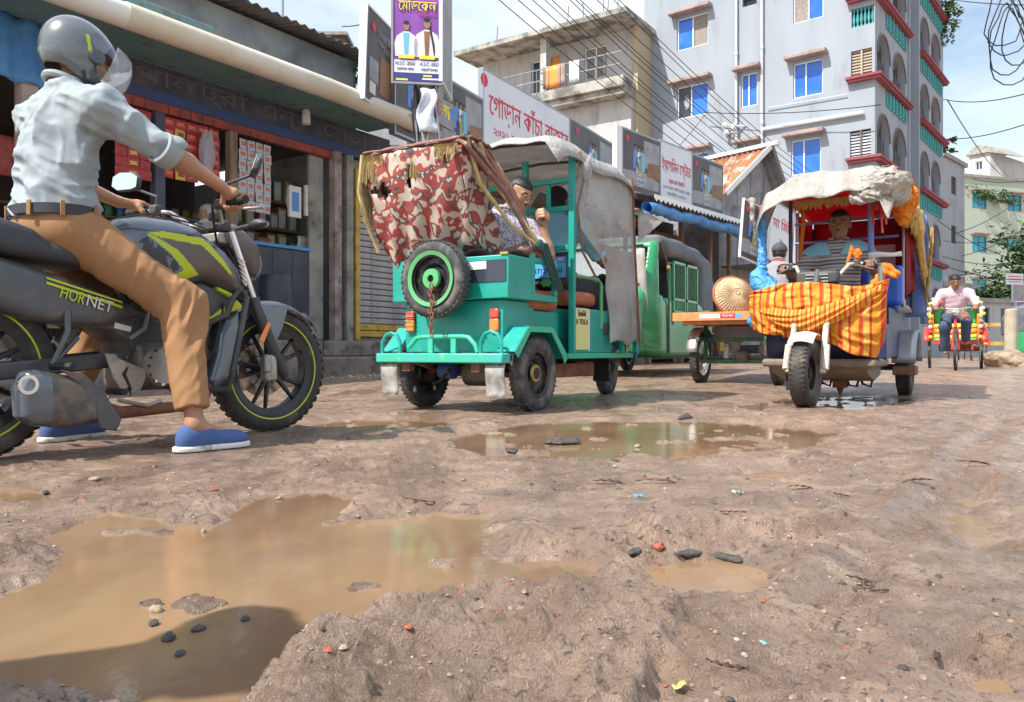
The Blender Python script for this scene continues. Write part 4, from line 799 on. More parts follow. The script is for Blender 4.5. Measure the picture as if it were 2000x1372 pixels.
def stairtower():
    F = Fc(1893, 84, 1934, 82); t = thing('stair_tower', 'white weathered stair tower rising behind the pale green building', 'tower', F.A); t.rotation_euler = (0, 0, F.rz); Ht = F.z(1893, 305); h = F.rc(1905, 316, 1918, 332)
    wall(t, F.w, Ht, [h], 'cream_wall', 0.3); window(t, h, 'glass_dark', 'glass_dark', hood=False)
    b = MB(); b.add([(F.w, 0, 0), (F.w+1.6, 3.5, 0), (F.w+1.6, 3.5, Ht-1.2), (F.w, 0, Ht)], [(0, 1, 2, 3)]); b.build('side_wall', M('cream_wall'), t, 0)
    b = MB(); b.prism([(-0.3, Ht), (F.w*0.45, Ht+0.9), (F.w+0.3, Ht+0.35), (F.w+2, Ht-0.8), (F.w, Ht-0.1)], -3, 0.3, Matrix.Rotation(R(90), 4, 'X')); b.build('roof', M('concrete'), t, 0)
stairtower()
simple_block('dull white low building with a tin shop front, right of the orange rickshaw', 1842, 42, 1905, 43.5, 560, 'cream_wall', 1, 1, 'glass_dark', ww=1.6, wh=1.2, hoods=False, depth=4)
simple_block('low whitewashed shop with a red door behind the rickshaw puller', 1895, 44, 1990, 46, 590, 'cream_wall', 1, 2, 'glass_dark', ww=1.2, wh=1.3, hoods=False, depth=4, zs=2.6)
# left roof structures
def topleft():
    x0 = sat(520, -2); p = inshop(x0, 2.2, 4.6); b = MB(); b.box(0, 1.6, 0, 2, 0, 0.9); t = thing('roof_shed', 'pale rooftop shed with a railing behind the corrugated roof', 'shed', p, HS)
    b.build('body', M('white'), t); b = MB(); b.box(-0.1, 1.9, -0.1, 2.1, 0.9, 0.96); b.build('roof', M('print_grey'), t)
    b = MB(); b.tube([(0.5, 0, 0.96), (0.5, 0, 1.9)], 0.02, 5); b.build('antenna', M('steel'), t)
    Y = 11.9; xa = (622-1000)/FP*Y; t = thing('chimney', 'dark brick chimney stack at the end of the corrugated roof', 'chimney', (xa+0.22, Y, 4.35))
    mat('brick', (0.22, 0.12, 0.09), 0.9, col2=(0.13, 0.08, 0.07), ns=7)
    me = None; z = 0
    for r in range(9):
        for c in range(2):
            for sd in range(2):
                b = MB()
                if me is None: b.cb((0, 0, 0), (0.21, 0.21, 0.068)); o = b.build('brick', M('brick'), t, bev=0.006); me = o.data
                else: o = bpy.data.objects.new('brick', me); S.collection.objects.link(o); o.parent = t
                o.location = (-0.11+c*0.22+(0.01 if r % 2 else 0), -0.11+sd*0.22, 0.035+r*0.076)
    b = MB(); b.box(-0.20, 0.20, -0.20, 0.20, 0, 0.69); b.build('mortar', M('concrete'), t)
    b = MB(); b.box(-0.26, 0.26, -0.26, 0.26, 0.69, 0.74); b.build('capping', M('concrete'), t)
topleft()
# ------------------------------------------------------------ foliage
def leaves(cen, rad, n, size, rr, clump=None):
    b = MB(); cl = [(Vector((rr.gauss(0, .45), rr.gauss(0, .45), rr.gauss(0, .42))), rr.uniform(0.2, 0.5)) for _ in range(clump or max(5, n//60))]
    for i in range(n):
        c, r = rr.choice(cl); p = c+Vector((rr.gauss(0, 1), rr.gauss(0, 1), rr.gauss(0, 1)))*r*0.5; p = Vector((p.x*rad[0], p.y*rad[1], p.z*rad[2]))+Vector(cen)
        d = Vector((rr.gauss(0, 1), rr.gauss(0, 1), rr.gauss(0, .6))).normalized(); e = d.cross(Vector((rr.gauss(0, 1), rr.gauss(0, 1), 1))).normalized(); s = size*rr.uniform(0.6, 1.3)
        b.add([p-d*s, p+e*s*0.42, p+d*s, p-e*s*0.42], [(0, 1, 2, 3)])
    return b
mat('leaf_dark', (0.035, 0.075, 0.03), 0.6, col2=(0.06, 0.12, 0.035), ns=1.2, nc=(0.35, 0.65)); mat('leaf_mid', (0.09, 0.17, 0.04), 0.6, col2=(0.05, 0.10, 0.03), ns=2); mat('bark', (0.12, 0.09, 0.07), 0.9, col2=(0.07, 0.05, 0.04), ns=5)
def tree(label, x, y, h, rad, n, sz, m='leaf_dark', seed=1, group=None, z0=0.1, cat='tree'):
    rr = random.Random(seed); t = thing('tree', label, cat, (x, y, z0), None, group); b = MB(); b.tube([(0, 0, 0), (0.1, 0.05, h*0.3), (0, 0.1, h*0.6)], [h*0.035, h*0.028, h*0.015], 8)
    for i in range(5): a = i*1.3; b.tube([(0.05, 0.05, h*(0.3+0.05*i)), (rad[0]*0.6*math.cos(a), rad[1]*0.6*math.sin(a), h*(0.55+0.06*i))], [h*0.012, h*0.005], 6)
    b.build('trunk', M('bark'), t); leaves((0, 0, h*0.66), rad, n, sz, rr).build('crown', M(m), t, 0)
tree('dark green tree standing between the far houses at the right edge', (2015-1000)/FP*48, 48, 8.0, (1.6, 1.6, 3.0), 3600, 0.20, seed=4)
tree('bushy dark tree above the far street behind the rickshaw puller', (1955-1000)/FP*50, 50, 5.6, (2.2, 1.6, 1.6), 2600, 0.17, seed=5)
tree('small green tree beside the far low shop', (1915-1000)/FP*58, 58, 5.6, (1.6, 1.4, 1.8), 1500, 0.16, seed=6)
def bush(label, px, py, Y, rad, n, sz, m, seed): b = leaves((0, 0, 0), rad, n, sz, random.Random(seed)); o = b.build('shrub', M(m), None, 0); o.location = W(px, py, Y); tag(o, label, 'plant')
bush('green shrubs growing on the roof of the pale green building', 1905, 388, 73, (2.6, 1.0, 0.9), 1500, 0.16, 'leaf_mid', 11)
bush('darker shrubs on the roof behind the first roof shrubs', 1940, 392, 74, (2.2, 1.0, 0.7), 900, 0.16, 'leaf_dark', 12)
bush('leafy plant hanging from the upper edge of the blue building', 1846, 25, 38.6, (0.7, 0.5, 0.6), 420, 0.13, 'leaf_mid', 13)
bush('small leafy plant on the far corner of the blue building', 1852, 285, 39.5, (0.55, 0.4, 0.35), 260, 0.11, 'leaf_mid', 14)
bush('trailing creeper on the blue building near its top right corner', 1838, 75, 38.7, (0.3, 0.3, 1.3), 300, 0.10, 'leaf_mid', 15)
bush('green creeper at the end of the corrugated roof', 695, 158, 11.6, (0.14, 0.14, 0.26), 260, 0.035, 'leaf_mid', 16)
# ------------------------------------------------------------ stall row behind the three wheelers
def stall():
    F = Fc(1216, 16.2, 1450, 20.6); t = thing('market_stall', 'dark timber market stall under a scalloped tin awning with a rolled blue tarpaulin', 'stall', F.A+Vector((0, 0, 0.09))); t.rotation_euler = (0, 0, F.rz); z_ = 0.09
    w = F.w; za = F.z(1235, 385)-z_
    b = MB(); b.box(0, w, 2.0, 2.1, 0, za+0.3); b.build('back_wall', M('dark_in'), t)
    # plank wall
    rr = random.Random(5)
    for i in range(9):
        z = 1.45+i*0.15; b = MB(); b.box(0.05, w*0.52, 0.9, 0.93, z, z+0.135+rr.uniform(-.01, .01)); b.build('plank', M('plank'), t, bev=0.005)
    for i in range(14): x = 0.05+i*w/14; b = MB(); b.box(x, x+w/14-0.015, 1.0, 1.03, 0.1, 1.42); b.build('plank', M('plank2'), t, bev=0.004)
    for i in range(5): x = w*0.56+i*0.35; b = MB(); b.box(x, x+0.33, 1.15, 1.18, 1.42, za-0.25); b.build('plank', M('plank2'), t, bev=0.004)
    for x in (0.02, w*0.28, w*0.54, w*0.80, w-0.05): b = MB(); b.box(x-0.05, x+0.05, 0.3, 0.4, 0, za); b.build('post', M('old_wood'), t, bev=0.01)
    b = MB(); b.beam((0, 0.3, 1.9), (w, 0.3, 1.75), 0.09, 0.12); b.build('beam', M('old_wood'), t)
    b = MB(); b.beam((w*0.4, 0.25, 2.1), (w*0.95, 0.1, 1.35), 0.07, 0.09); b.build('strut', M('yellow_paint'), t)
    b = MB(); b.box(w*0.83, w*0.87, 0.15, 0.25, 0.3, 1.8); b.build('post', M('yellow_paint'), t)
    # awning sheets with a scalloped front edge
    n = 5
    for k in range(n):
        x0 = 0.3+k*(w-0.3)/n; x1 = 0.3+(k+1)*(w-0.3)/n+0.02; P = []
        m_ = 24
        for i in range(m_+1):
            x = x0+(x1-x0)*i/m_; c = 0.018*math.cos(i*math.pi/2)
            P.append([(x, -0.55, za-0.05+c), (x, 0.4, za+0.16+c), (x, 1.9, za+0.45+c)])
        b = MB(); b.grid(P); b.build('awning_sheet', M('roof_sheet'), t, solid=0.005)
        for i in range(6): b = MB(); xx = x0+(x1-x0)*(i+0.5)/6; hw = (x1-x0)/13; b.prism([(xx-hw, za-0.02), (xx-hw, za-0.10), (xx, za-0.16), (xx+hw, za-0.10), (xx+hw, za-0.02)], 0.56, 0.565, Matrix.Rotation(R(90), 4, 'X')); b.build('scallop', M('white'), t, 0)
    # blue tarp roll
    P = []
    for i in range(60):
        x = 0.25+(w-0.25)*i/59; r = []
        for j in range(11):
            a = 2*math.pi*j/10; q = 0.13+0.018*math.sin(i*0.9+a*2)+0.015*math.sin(i*2.3+j); r.append((x, -0.42+q*math.cos(a), za-0.28+q*0.9*math.sin(a)+0.02*math.sin(i*0.35)))
        P.append(r)
    b = MB(); b.grid(P); b.build('tarpaulin_roll', M('blue_tarp'), t, 180)
    # brown table tops and goods
    b = MB(); b.box(0.1, w*0.95, -0.1, 0.85, 0.70, 0.75); b.build('table_top', M('old_wood'), t)
    b = MB(); b.box(w*0.60, w*0.74, 0.6, 0.7, 1.5, 2.1); b.build('panel', M('black_metal'), t)
mat('plank', (0.30, 0.17, 0.08), 0.8, col2=(0.18, 0.10, 0.05), ns=2, sx=(0.6, 4, 8)); mat('plank2', (0.20, 0.13, 0.09), 0.85, col2=(0.11, 0.07, 0.05), ns=2, sx=(6, 4, 0.6))
stall()
def hut():
    A_ = W(1395, 686, 21.0); t = thing('tin_hut', 'tin hut with a rusty orange corrugated gable roof above the stalls', 'hut', (A_.x, A_.y, 0.1)); Y = 21.0
    # gable faces the street: gable left (1415,372), apex (1484,296), right (1512,355)
    F = Fc(1413, 21.0, 1516, 22.6); t.location = F.A; t.rotation_euler = (0, 0, F.rz); w = F.w; ze = F.z(1413, 375); za = F.z(1484, 298); xa = F.u(1484)
    mat('tin', (0.30, 0.31, 0.34), 0.6, col2=(0.20, 0.21, 0.23), ns=2, dirt=(0.14, 0.10, 0.08), ds=3)
    mat('rusty', (0.42, 0.15, 0.06), 0.8, col2=(0.55, 0.45, 0.36), ns=2.2, nc=(0.5, 0.6), dirt=(0.24, 0.09, 0.05), ds=6)
    n = 8
    for i in range(n):
        x0 = w*i/n; x1 = w*(i+1)/n-0.01; zt = lambda x: za+(ze-za)*(abs(x-xa)/(xa if x < xa else w-xa))
        b = MB(); pts = [(x0, 0), (x1, 0), (x1, zt(x1))]+([(xa, za)] if x0 < xa < x1 else [])+[(x0, zt(x0))]; b.prism(pts, -0.03-0.01*(i % 2), -0.01*(i % 2), Matrix.Rotation(R(90), 4, 'X')); b.build('wall_sheet', M('tin'), t, 0)
    L_ = 4.5
    dl = math.hypot(xa+0.35, za-ze+0.1)
    for k in range(6):   # left slope sheets, running back from the gable
        y0 = -0.35+k*0.85; P = []
        for i in range(21):
            y = y0+0.87*i/20; c = 0.03*math.cos(i*math.pi/2); P.append([(xa, y, za+0.08+c), (-0.35, y, ze-0.12+c)])
        b = MB(); b.grid(P); b.build('roof_sheet', M('rusty' if k < 4 else 'tin'), t, solid=0.006)
    b = MB(); b.box(-0.2, 0.0, 0, 5, 0, ze-0.1); b.build('side_wall', M('tin'), t, 0)
    P = [[(xa, -0.35+5.1*i/100, za+0.08+0.03*math.cos(i*math.pi/2)), (w+0.3, -0.35+5.1*i/100, ze-0.3+0.03*math.cos(i*math.pi/2))] for i in range(101)]; b = MB(); b.grid(P); b.build('roof_sheet', M('tin'), t, solid=0.006)
    b = MB(); b.beam((xa-0.02, -0.38, za+0.10), (-0.4, -0.38, ze-0.14), 0.03, 0.14); b.build('barge_board', M('white'), t)
    b = MB(); b.beam((xa+0.02, -0.38, za+0.10), (w+0.35, -0.38, ze-0.34), 0.03, 0.14); b.build('barge_board', M('grille'), t)
    b = MB(); b.beam((xa, -0.6, za+0.15), (xa, 5, za+0.15), 0.2, 0.1); b.build('ridge_cap', M('white'), t)
hut()
def backstalls():
    # row of low dark stalls further along the left side, seen between the vehicles
    rr = random.Random(12)
    for k, (px0, px1, Y0, Y1, lb) in enumerate(((1440, 1500, 20.8, 22.5, 'low dark stall with brown timber front left of the blue plastic wrapped post'), (1500, 1600, 22.6, 26, 'dim stall with timber shutters behind the orange rickshaw'))):
        F = Fc(px0, Y0, px1, Y1); t = thing('market_stall', lb, 'stall', F.A+Vector((0, 0, 0.09))); t.rotation_euler = (0, 0, F.rz)
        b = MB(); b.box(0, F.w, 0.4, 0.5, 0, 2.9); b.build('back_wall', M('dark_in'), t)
        for i in range(int(F.w/0.3)): b = MB(); b.box(i*0.3, i*0.3+0.28, 0.2, 0.23, 0.1, 1.5); b.build('plank', M('plank2'), t, bev=0.004)
        b = MB(); b.box(-0.1, F.w, -0.8, 0.5, 2.5, 2.55); b.build('awning_sheet', M('roof_sheet'), t)
        for x in (0.05, F.w-0.05): b = MB(); b.box(x-0.04, x+0.04, -0.7, -0.6, 0, 2.5); b.build('post', M('old_wood'), t)
backstalls()
# ------------------------------------------------------------ overhead cables
def cable(p, q, sag, r, label, group=None):
    p = Vector(p); q = Vector(q); n = 14; pts = [p.lerp(q, i/n)-Vector((0, 0, sag*4*(i/n)*(1-i/n))) for i in range(n+1)]
    b = MB(); b.tube(pts, r, 5); o = b.build('overhead_cable', M('cable'), None, 180); tag(o, label, 'cable', group)
ORD = ['first', 'second', 'third', 'fourth', 'fifth', 'sixth', 'seventh', 'eighth', 'ninth', 'tenth', 'last']
lines = [((905, -60), (1500, 400)), ((945, -60), (1508, 392)), ((985, -50), (1520, 384)), ((1025, -50), (1530, 376)), ((1062, -50), (1545, 372)), ((1072, -50), (1560, 366)), ((1080, -50), (1566, 360)), ((1115, -50), (1575, 352)), ((1150, -50), (1580, 345)), ((1160, -50), (1590, 340)), ((1010, -50), (1526, 380))]
for i, (a, c) in enumerate(lines): cable(W(a[0], a[1], 15+i*0.25), W(c[0], c[1], 27+i*0.2), 0.25, 0.010, '%s black overhead cable of the bundle slanting down to the blue building' % ORD[i], 'bundle of overhead cables')
cable(W(1375, 220, 33), W(1720, 205, 28.5), 0.15, 0.018, 'thin cable running level across the blue building'); cable(W(1315, 300, 30), W(1385, 215, 32), 0.02, 0.012, 'short cable rising to the left window of the blue building')
cable(W(1840, 194, 40), W(2100, 150, 24), 0.4, 0.02, 'upper cable crossing the sky right of the blue building'); cable(W(1842, 272, 40), W(2100, 205, 24), 0.3, 0.02, 'lower cable crossing the sky right of the blue building')
cable(W(668, 52, 11.8), W(726, 42, 10.6), 0.02, 0.008, 'short cable from the chimney to the tilted dark board'); cable(W(1860, 0, 40), W(2100, 10, 24), 0.1, 0.02, 'cable at the very top right of the sky')
for i, (a, c) in enumerate((((1838, 470), (2060, 440)), ((1838, 500), (2060, 505)), ((1850, 540), (2060, 470)), ((1830, 430), (2040, 520)), ((1870, 455), (2050, 340)), ((1845, 520), (2080, 540)), ((1880, 500), (2060, 400)), ((1900, 350), (2080, 330)))): cable(W(a[0], a[1], 40-i), W(c[0], c[1], 30+i), 0.35, 0.016, '%s sagging cable of the tangle above the far street' % ORD[i], 'tangle of cables above the far street')
cable(W(1850, 195, 41), W(1960, 345, 80), 0.5, 0.03, 'slanting cable from the blue building down to the stair tower')
rr = random.Random(31)
for k in range(5):
    b = MB(); c = W(1975+rr.uniform(-15, 25), 35+k*14, 12); pts = [c+Vector((0.26*math.cos(a)+rr.uniform(-.03, .03), 0.1*math.sin(a*2), 0.42*math.sin(a)*(1+0.1*k))) for a in [2*math.pi*i/18*1.05 for i in range(19)]]
    b.tube(pts, 0.010, 5); o = b.build('cable_loop', M('cable'), None, 180); tag(o, '%s loose loop of black cable hanging at the top right corner' % ORD[k], 'cable', 'cable loops at the top right')
b = MB(); p = W(2052, 686, 12); b.tube([(p.x, 12, -0.1), (p.x+0.05, 12, 8)], [0.14, 0.10], 10); o = b.build('utility_pole', M('concrete'), None); tag(o, 'concrete utility pole just at the right edge carrying looped cables', 'pole')
# banners far right
for px0, px1, py0, py1, Y, m, lb in ((1966, 1998, 535, 555, 40, 'print_white', 'small white street banner over the far road'), (1978, 2010, 556, 588, 38, 'print_grey', 'grey notice board at the right edge'), (1985, 2020, 590, 608, 37, 'print_purple', 'small purple banner below the grey notice board'), (1850, 1885, 540, 562, 44, 'hood', 'dull red shop awning behind the orange rickshaw')):
    B = Bd('banner', lb, 'banner', px0, px1, Y, Y+0.3, zAt(py1, Y), (py1-py0)/FP*Y, m, 0.05, 'white')
    for i in range(3): B.rect(B.w*0.1, B.w*0.9, B.h*(0.2+0.25*i), B.h*(0.28+0.25*i), 'print_red' if m == 'print_white' else 'print_grey')

def marketrow():
    F = Fc(800, 12.9, 1215, 18.9); t = thing('market_shops', 'row of closed market shops with grey shutters under the big signboards', 'shop', F.A); t.rotation_euler = (0, 0, F.rz); h = zAt(300, 12.9)-0.35
    b = MB(); b.box(0, F.w, 0.06, 3, 0.0, h+1.1); b.build('wall', M('grime_wall'), t)
    n = 4
    for k in range(n):
        x0 = F.w*k/n+0.15; x1 = F.w*(k+1)/n-0.15; b = MB(); b.box(x0-0.1, x0, -0.02, 0.058, 0, h); b.build('post', M('yellow_paint' if k == 0 else 'pale_post'), t)
        z = 0.25
        while z < h-0.15: b = MB(); b.box(x0+0.01, x1, 0.01, 0.05, z, z+0.11); b.build('slat', M('shutter'), t, bev=0.015); z += 0.12
    b = MB(); b.box(-0.1, F.w, -0.9, 0.058, h+0.02, h+0.06); b.build('awning', M('roof_sheet'), t)
    b = MB(); b.box(-0.1, F.w, -0.7, 0.058, -0.05, 0.24); b.build('step', M('step'), t)
marketrow()
# ------------------------------------------------------------ vehicles
mat('tyre', (0.035, 0.033, 0.033), 0.85, col2=(0.06, 0.055, 0.05), ns=12, dirt=(0.20, 0.15, 0.11), ds=7, dc=(0.50, 0.72), bump=0.3, bs=120, dist=0.003)
mat('tyre_clean', (0.05, 0.052, 0.055), 0.8, col2=(0.085, 0.085, 0.085), ns=9, dirt=(0.22, 0.20, 0.18), ds=9, dc=(0.5, 0.75), bump=0.3, bs=120, dist=0.003)
mat('rim_black', (0.02, 0.02, 0.025), 0.35, dirt=(0.16, 0.12, 0.09), ds=9, dc=(0.52, 0.75)); mat('yellow_green', (0.50, 0.60, 0.02), 0.4)
mat('silver_paint', (0.115, 0.135, 0.165), 0.25, metal=0.45, coat=0.6, rv=0.1, ns=4, dirt=(0.25, 0.21, 0.18), ds=5, dc=(0.62, 0.9)); mat('bronze_paint', (0.105, 0.082, 0.072), 0.42, metal=0.3, col2=(0.14, 0.11, 0.10), ns=3)
mat('dark_plastic', (0.045, 0.047, 0.055), 0.5, col2=(0.065, 0.065, 0.07), ns=5, dirt=(0.17, 0.14, 0.12), ds=5, dc=(0.55, 0.85)); mat('shell_grey', (0.085, 0.09, 0.10), 0.36, metal=0.25, dirt=(0.22, 0.17, 0.13), ds=9, dc=(0.52, 0.8))
mat('graphite', (0.03, 0.035, 0.045), 0.3, col2=(0.16, 0.18, 0.20), ns=28, nc=(0.52, 0.56), sx=(1, 1, 0.5)); mat('engine', (0.10, 0.09, 0.085), 0.55, metal=0.5, col2=(0.22, 0.19, 0.17), ns=14, dirt=(0.20, 0.15, 0.11), ds=7, dc=(0.5, 0.7))
mat('alu', (0.42, 0.40, 0.37), 0.45, metal=0.7, dirt=(0.25, 0.20, 0.15), ds=8, dc=(0.48, 0.7)); mat('chrome', (0.7, 0.7, 0.7), 0.15, metal=1.0, dirt=(0.3, 0.25, 0.2), ds=9, dc=(0.55, 0.8))
mat('seat', (0.045, 0.048, 0.06), 0.6, bump=0.2, bs=200, dist=0.002); mat('mirror_glass', (0.75, 0.82, 0.85), 0.03, metal=1.0); mat('clear', (0.7, 0.75, 0.8), 0.05, alpha=0.24, spec=0.8)
mat('disc', (0.42, 0.33, 0.27), 0.35, metal=0.9); mat('orange_lens', (0.80, 0.22, 0.03), 0.2, coat=0.5); mat('red_lens', (0.62, 0.06, 0.04), 0.2, coat=0.5); mat('rubber', (0.02, 0.02, 0.02), 0.7)
def wheel(t, c, ax, Rr, tw, rr, style='alloy', steer=0, name='wheel', tm='tyre', rm='rim_black', stripe=None, hub=None, label=None):
    """wheel child with tyre, rim and spoke sub-parts; ax: wheel axis in the parent's frame"""
    a, b_, d = frame(ax); Mx = Matrix((a, b_, d)).transposed().to_4x4(); h = tw/2
    b = MB(); b.lathe([(0.001, -h*0.55), (0.035, -h*0.55), (0.038, h*0.55), (0.001, h*0.55)], (0, 0, 0), (0, 0, 1), 16)
    w = b.build(name, M(rm), t, label=label); w.matrix_local = Matrix.Translation(c) @ Mx
    prof = [(rr, -h*0.72), (rr+0.01, -h*0.9), (rr+(Rr-rr)*0.45, -h), (Rr-0.018, -h*0.88), (Rr-0.004, -h*0.45), (Rr, 0), (Rr-0.004, h*0.45), (Rr-0.018, h*0.88), (rr+(Rr-rr)*0.45, h), (rr+0.01, h*0.9), (rr, h*0.72)]
    b = MB(); b.lathe(prof, (0, 0, 0), (0, 0, 1), 56)
    n = 44
    for i in range(n):
        for sgn in (-1, 1):
            th = 2*math.pi*(i+(0.5 if sgn > 0 else 0))/n; q = Matrix.Rotation(th, 4, 'Z') @ Matrix.Translation((Rr-(0.0045 if not stripe else 0.0062), 0, sgn*h*0.42)) @ Matrix.Rotation(sgn*0.45, 4, 'X'); b.cb((0, 0, 0), (0.007, math.pi*Rr/n*1.25, h*0.78), 0, q)
    b.build('tyre', M(tm), w, 50)
    b = MB(); b.lathe([(rr-0.03, -h*0.6), (rr+0.004, -h*0.74), (rr+0.006, -h*0.66), (rr-0.012, -h*0.35), (rr-0.015, h*0.35), (rr+0.006, h*0.66), (rr+0.004, h*0.74), (rr-0.03, h*0.6), (rr-0.022, 0)], (0, 0, 0), (0, 0, 1), 48, closed=True); b.build('rim', M(rm if style != 'wire' else 'chrome'), w)
    if style == 'alloy':
        for i in range(5):
            for s in (-1, 1):
                t0 = 2*math.pi*i/5; t1 = t0+s*0.20; b = MB(); b.tube([(0.03*math.cos(t0), 0.03*math.sin(t0), 0), ((rr-0.02)*math.cos(t1), (rr-0.02)*math.sin(t1), 0)], [0.016, 0.010], 6); b.build('spoke', M(rm), w)
    elif style == 'wire':
        for i in range(28):
            t0 = 2*math.pi*i/28; t1 = t0+(0.35 if i % 2 else -0.35); b = MB(); b.tube([(0.03*math.cos(t1), 0.03*math.sin(t1), h*0.4*(1 if i % 4 < 2 else -1)), ((rr-0.01)*math.cos(t0), (rr-0.01)*math.sin(t0), 0)], 0.0022, 4); b.build('spoke', M('chrome'), w)
    elif style == 'disc':
        b = MB(); b.lathe([(0.001, -0.012), (rr*0.45, -0.02), (rr*0.6, 0.005), (rr-0.02, 0.0), (rr-0.02, 0.006), (rr*0.6, 0.012), (rr*0.45, -0.012), (0.001, -0.004)], (0, 0, 0), (0, 0, 1), 40); b.build('disc', M(rm), w)
        for i in range(6):
            t0 = 2*math.pi*i/6
            for z in (-0.016, 0.014): b = MB(); b.lathe([(0.001, -0.004), (rr*0.13, -0.004), (rr*0.13, 0.004), (0.001, 0.004)], (rr*0.72*math.cos(t0), rr*0.72*math.sin(t0), z*0.6), (0, 0, 1), 12); b.build('hole', M('rubber'), w)
        for z in (-0.02, 0.016): b = MB(); b.lathe([(0.001, -0.006), (rr*0.36, -0.006), (rr*0.33, 0.006), (0.001, 0.008)], (0, 0, z), (0, 0, 1), 24); b.build('hub_cap', M(hub or rm), w)
    if stripe:
        for s in (-1, 1): b = MB(); b.lathe([(rr+0.014, s*(h*0.905)), (rr+0.020, s*(h*0.93)), (rr+0.020, s*(h*0.935+0.001)), (rr+0.014, s*(h*0.91+0.001))], (0, 0, 0), (0, 0, 1), 56, closed=True); b.build('rim_stripe', M(stripe), w)
    return w
MO = (-1.19, 3.88); MH = 33.0
def Qv(o, hd, px, py, lat):
    d = (math.sin(R(hd)), math.cos(R(hd))); n = (d[1], -d[0]); x = o[0]+n[0]*lat; y = o[1]+n[1]*lat; k = (px-1000)/FP; s = (k*y-x)/(d[0]-k*d[1]); return (s, H+(686-py)/FP*(y+d[1]*s))
def QM(lat, *pts): return [Qv(MO, MH, a, b, lat) for a, b in pts]
def sdp2(P, poly): return sdp(P[:, 0], P[:, 2], np.array(poly))
def smax(a, b, k): return -su(-a, -b, k)
def slab(P, poly, w, k=0.03, yc=0): return smax(sdp2(P, poly), np.abs(P[:, 1]-yc)-w, k)
def moto():
    t = thing('motorcycle', 'dark grey and lime street motorcycle ridden by the man in the grey helmet', 'motorcycle', (MO[0], MO[1], 0), MH)
    fw = wheel(t, (0, 0, 0.30), (0.10, 1, 0), 0.303, 0.098, 0.222, 'alloy', stripe='yellow_green'); rw = wheel(t, (-1.34, 0, 0.31), (0, 1, 0), 0.315, 0.145, 0.222, 'alloy', stripe='yellow_green')
    for w, r in ((fw, 0.135), (rw, 0.115)):
        b = MB(); b.lathe([(r-0.045, 0.052), (r, 0.052), (r, 0.057), (r-0.045, 0.057)], (0, 0, 0), (0, 0, 1), 40, closed=True); b.build('brake_disc', M('disc'), w)
        for i in range(5): a = i*1.2566; b = MB(); b.beam((0.03*math.cos(a), 0.03*math.sin(a), 0.054), ((r-.04)*math.cos(a+.3), (r-.04)*math.sin(a+.3), 0.054), 0.008, 0.005); b.build('disc_arm', M('rim_black'), w)
    # --- tank and front cowl
    tank = QM(0.13, (214, 470), (222, 440), (250, 424), (300, 418), (350, 424), (385, 437), (402, 458), (440, 490), (472, 525), (490, 560), (499, 592), (470, 582), (440, 570), (398, 552), (360, 560), (325, 568), (290, 575), (235, 510))
    def wt(P):
        x, z = P[:, 0], P[:, 2]; return 0.150-0.085*sst(0.86, 1.02, z)-0.03*sst(-0.40, -0.18, x)-0.04*sst(-0.72, -0.85, x)+0.012*np.sin((z-0.7)*14)
    f = lambda P: smax(sdp2(P, tank), np.abs(P[:, 1])-wt(P), 0.07)
    ch1 = QM(0.15, (286, 455), (317, 452), (394, 466), (408, 478), (455, 536), (448, 536), (391, 480), (310, 464)); ch2 = QM(0.15, (282, 456), (300, 462), (345, 490), (388, 537), (322, 562), (314, 550), (358, 528), (332, 497))
    gr = QM(0.15, (284, 462), (332, 499), (356, 527), (314, 547), (270, 560), (232, 500)); br = QM(0.15, (312, 465), (391, 480), (450, 538), (500, 596), (440, 574), (398, 556), (389, 537), (346, 490))
    def mi(C): 
        r = np.zeros(len(C), int)
        for k, p in ((1, br), (2, gr), (3, ch1), (3, ch2)): r[(sdp2(C, p) < 0) & (np.abs(C[:, 1]) > 0.05)] = k
        return r
    sdf_obj('fuel_tank', f, (-0.95, -0.22, 0.52), (-0.08, 0.22, 1.06), 0.0045, [M('silver_paint'), M('bronze_paint'), M('graphite'), M('yellow_green')], t, mi=mi)
    for i in range(3):
        b = MB(); pts = [(-0.80+0.05*k, -0.035-0.018*i, 0.915+0.022*k-0.0022*k*k-0.02*i+0.004) for k in range(9)]; b.tube(pts, 0.004, 5); b.build('tank_line', M('dark_plastic'), t)
    # wing badge
    for i in range(6): x, z = Qv(MO, MH, 462+i*3, 500+i*9, 0.155); b = MB(); b.prism([(x, z), (x+0.045-0.003*i, z-0.02), (x+0.04-0.003*i, z-0.032)], 0.150-0.004*i, 0.158-0.004*i, Matrix.Rotation(R(90), 4, 'X')); b.build('wing_badge', M('foil_white'), t, 0)
    kp = QM(0.13, (300, 572), (398, 550), (432, 566), (474, 592), (446, 616), (400, 634), (352, 640), (322, 600)); sdf_obj('side_panel', lambda P: slab(P, kp, 0.125, 0.03), (-0.75, -0.2, 0.40), (-0.2, 0.2, 0.75), 0.006, M('dark_plastic'), t)
    for pts, nm in ((((395, 632), (422, 616), (446, 596), (444, 612), (428, 628)), 'lime_trim'), (((431, 560), (467, 577), (457, 584), (430, 568)), 'lime_trim'), (((452, 612), (459, 592), (469, 585), (480, 600), (470, 606)), 'lime_trim')):
        p = QM(0.15, *pts); sdf_obj(nm, lambda P: slab(P, p, 0.138, 0.012), (-0.6, -0.16, 0.45), (-0.2, 0.16, 0.72), 0.006, M('yellow_green'), t)
    rs = QM(0.13, (450, 618), (476, 602), (482, 640), (470, 705), (455, 745), (425, 768), (412, 745), (428, 690), (432, 650)); sdf_obj('radiator_shroud', lambda P: slab(P, rs, 0.115, 0.05), (-0.62, -0.2, 0.15), (-0.2, 0.2, 0.66), 0.007, M('silver_paint'), t)
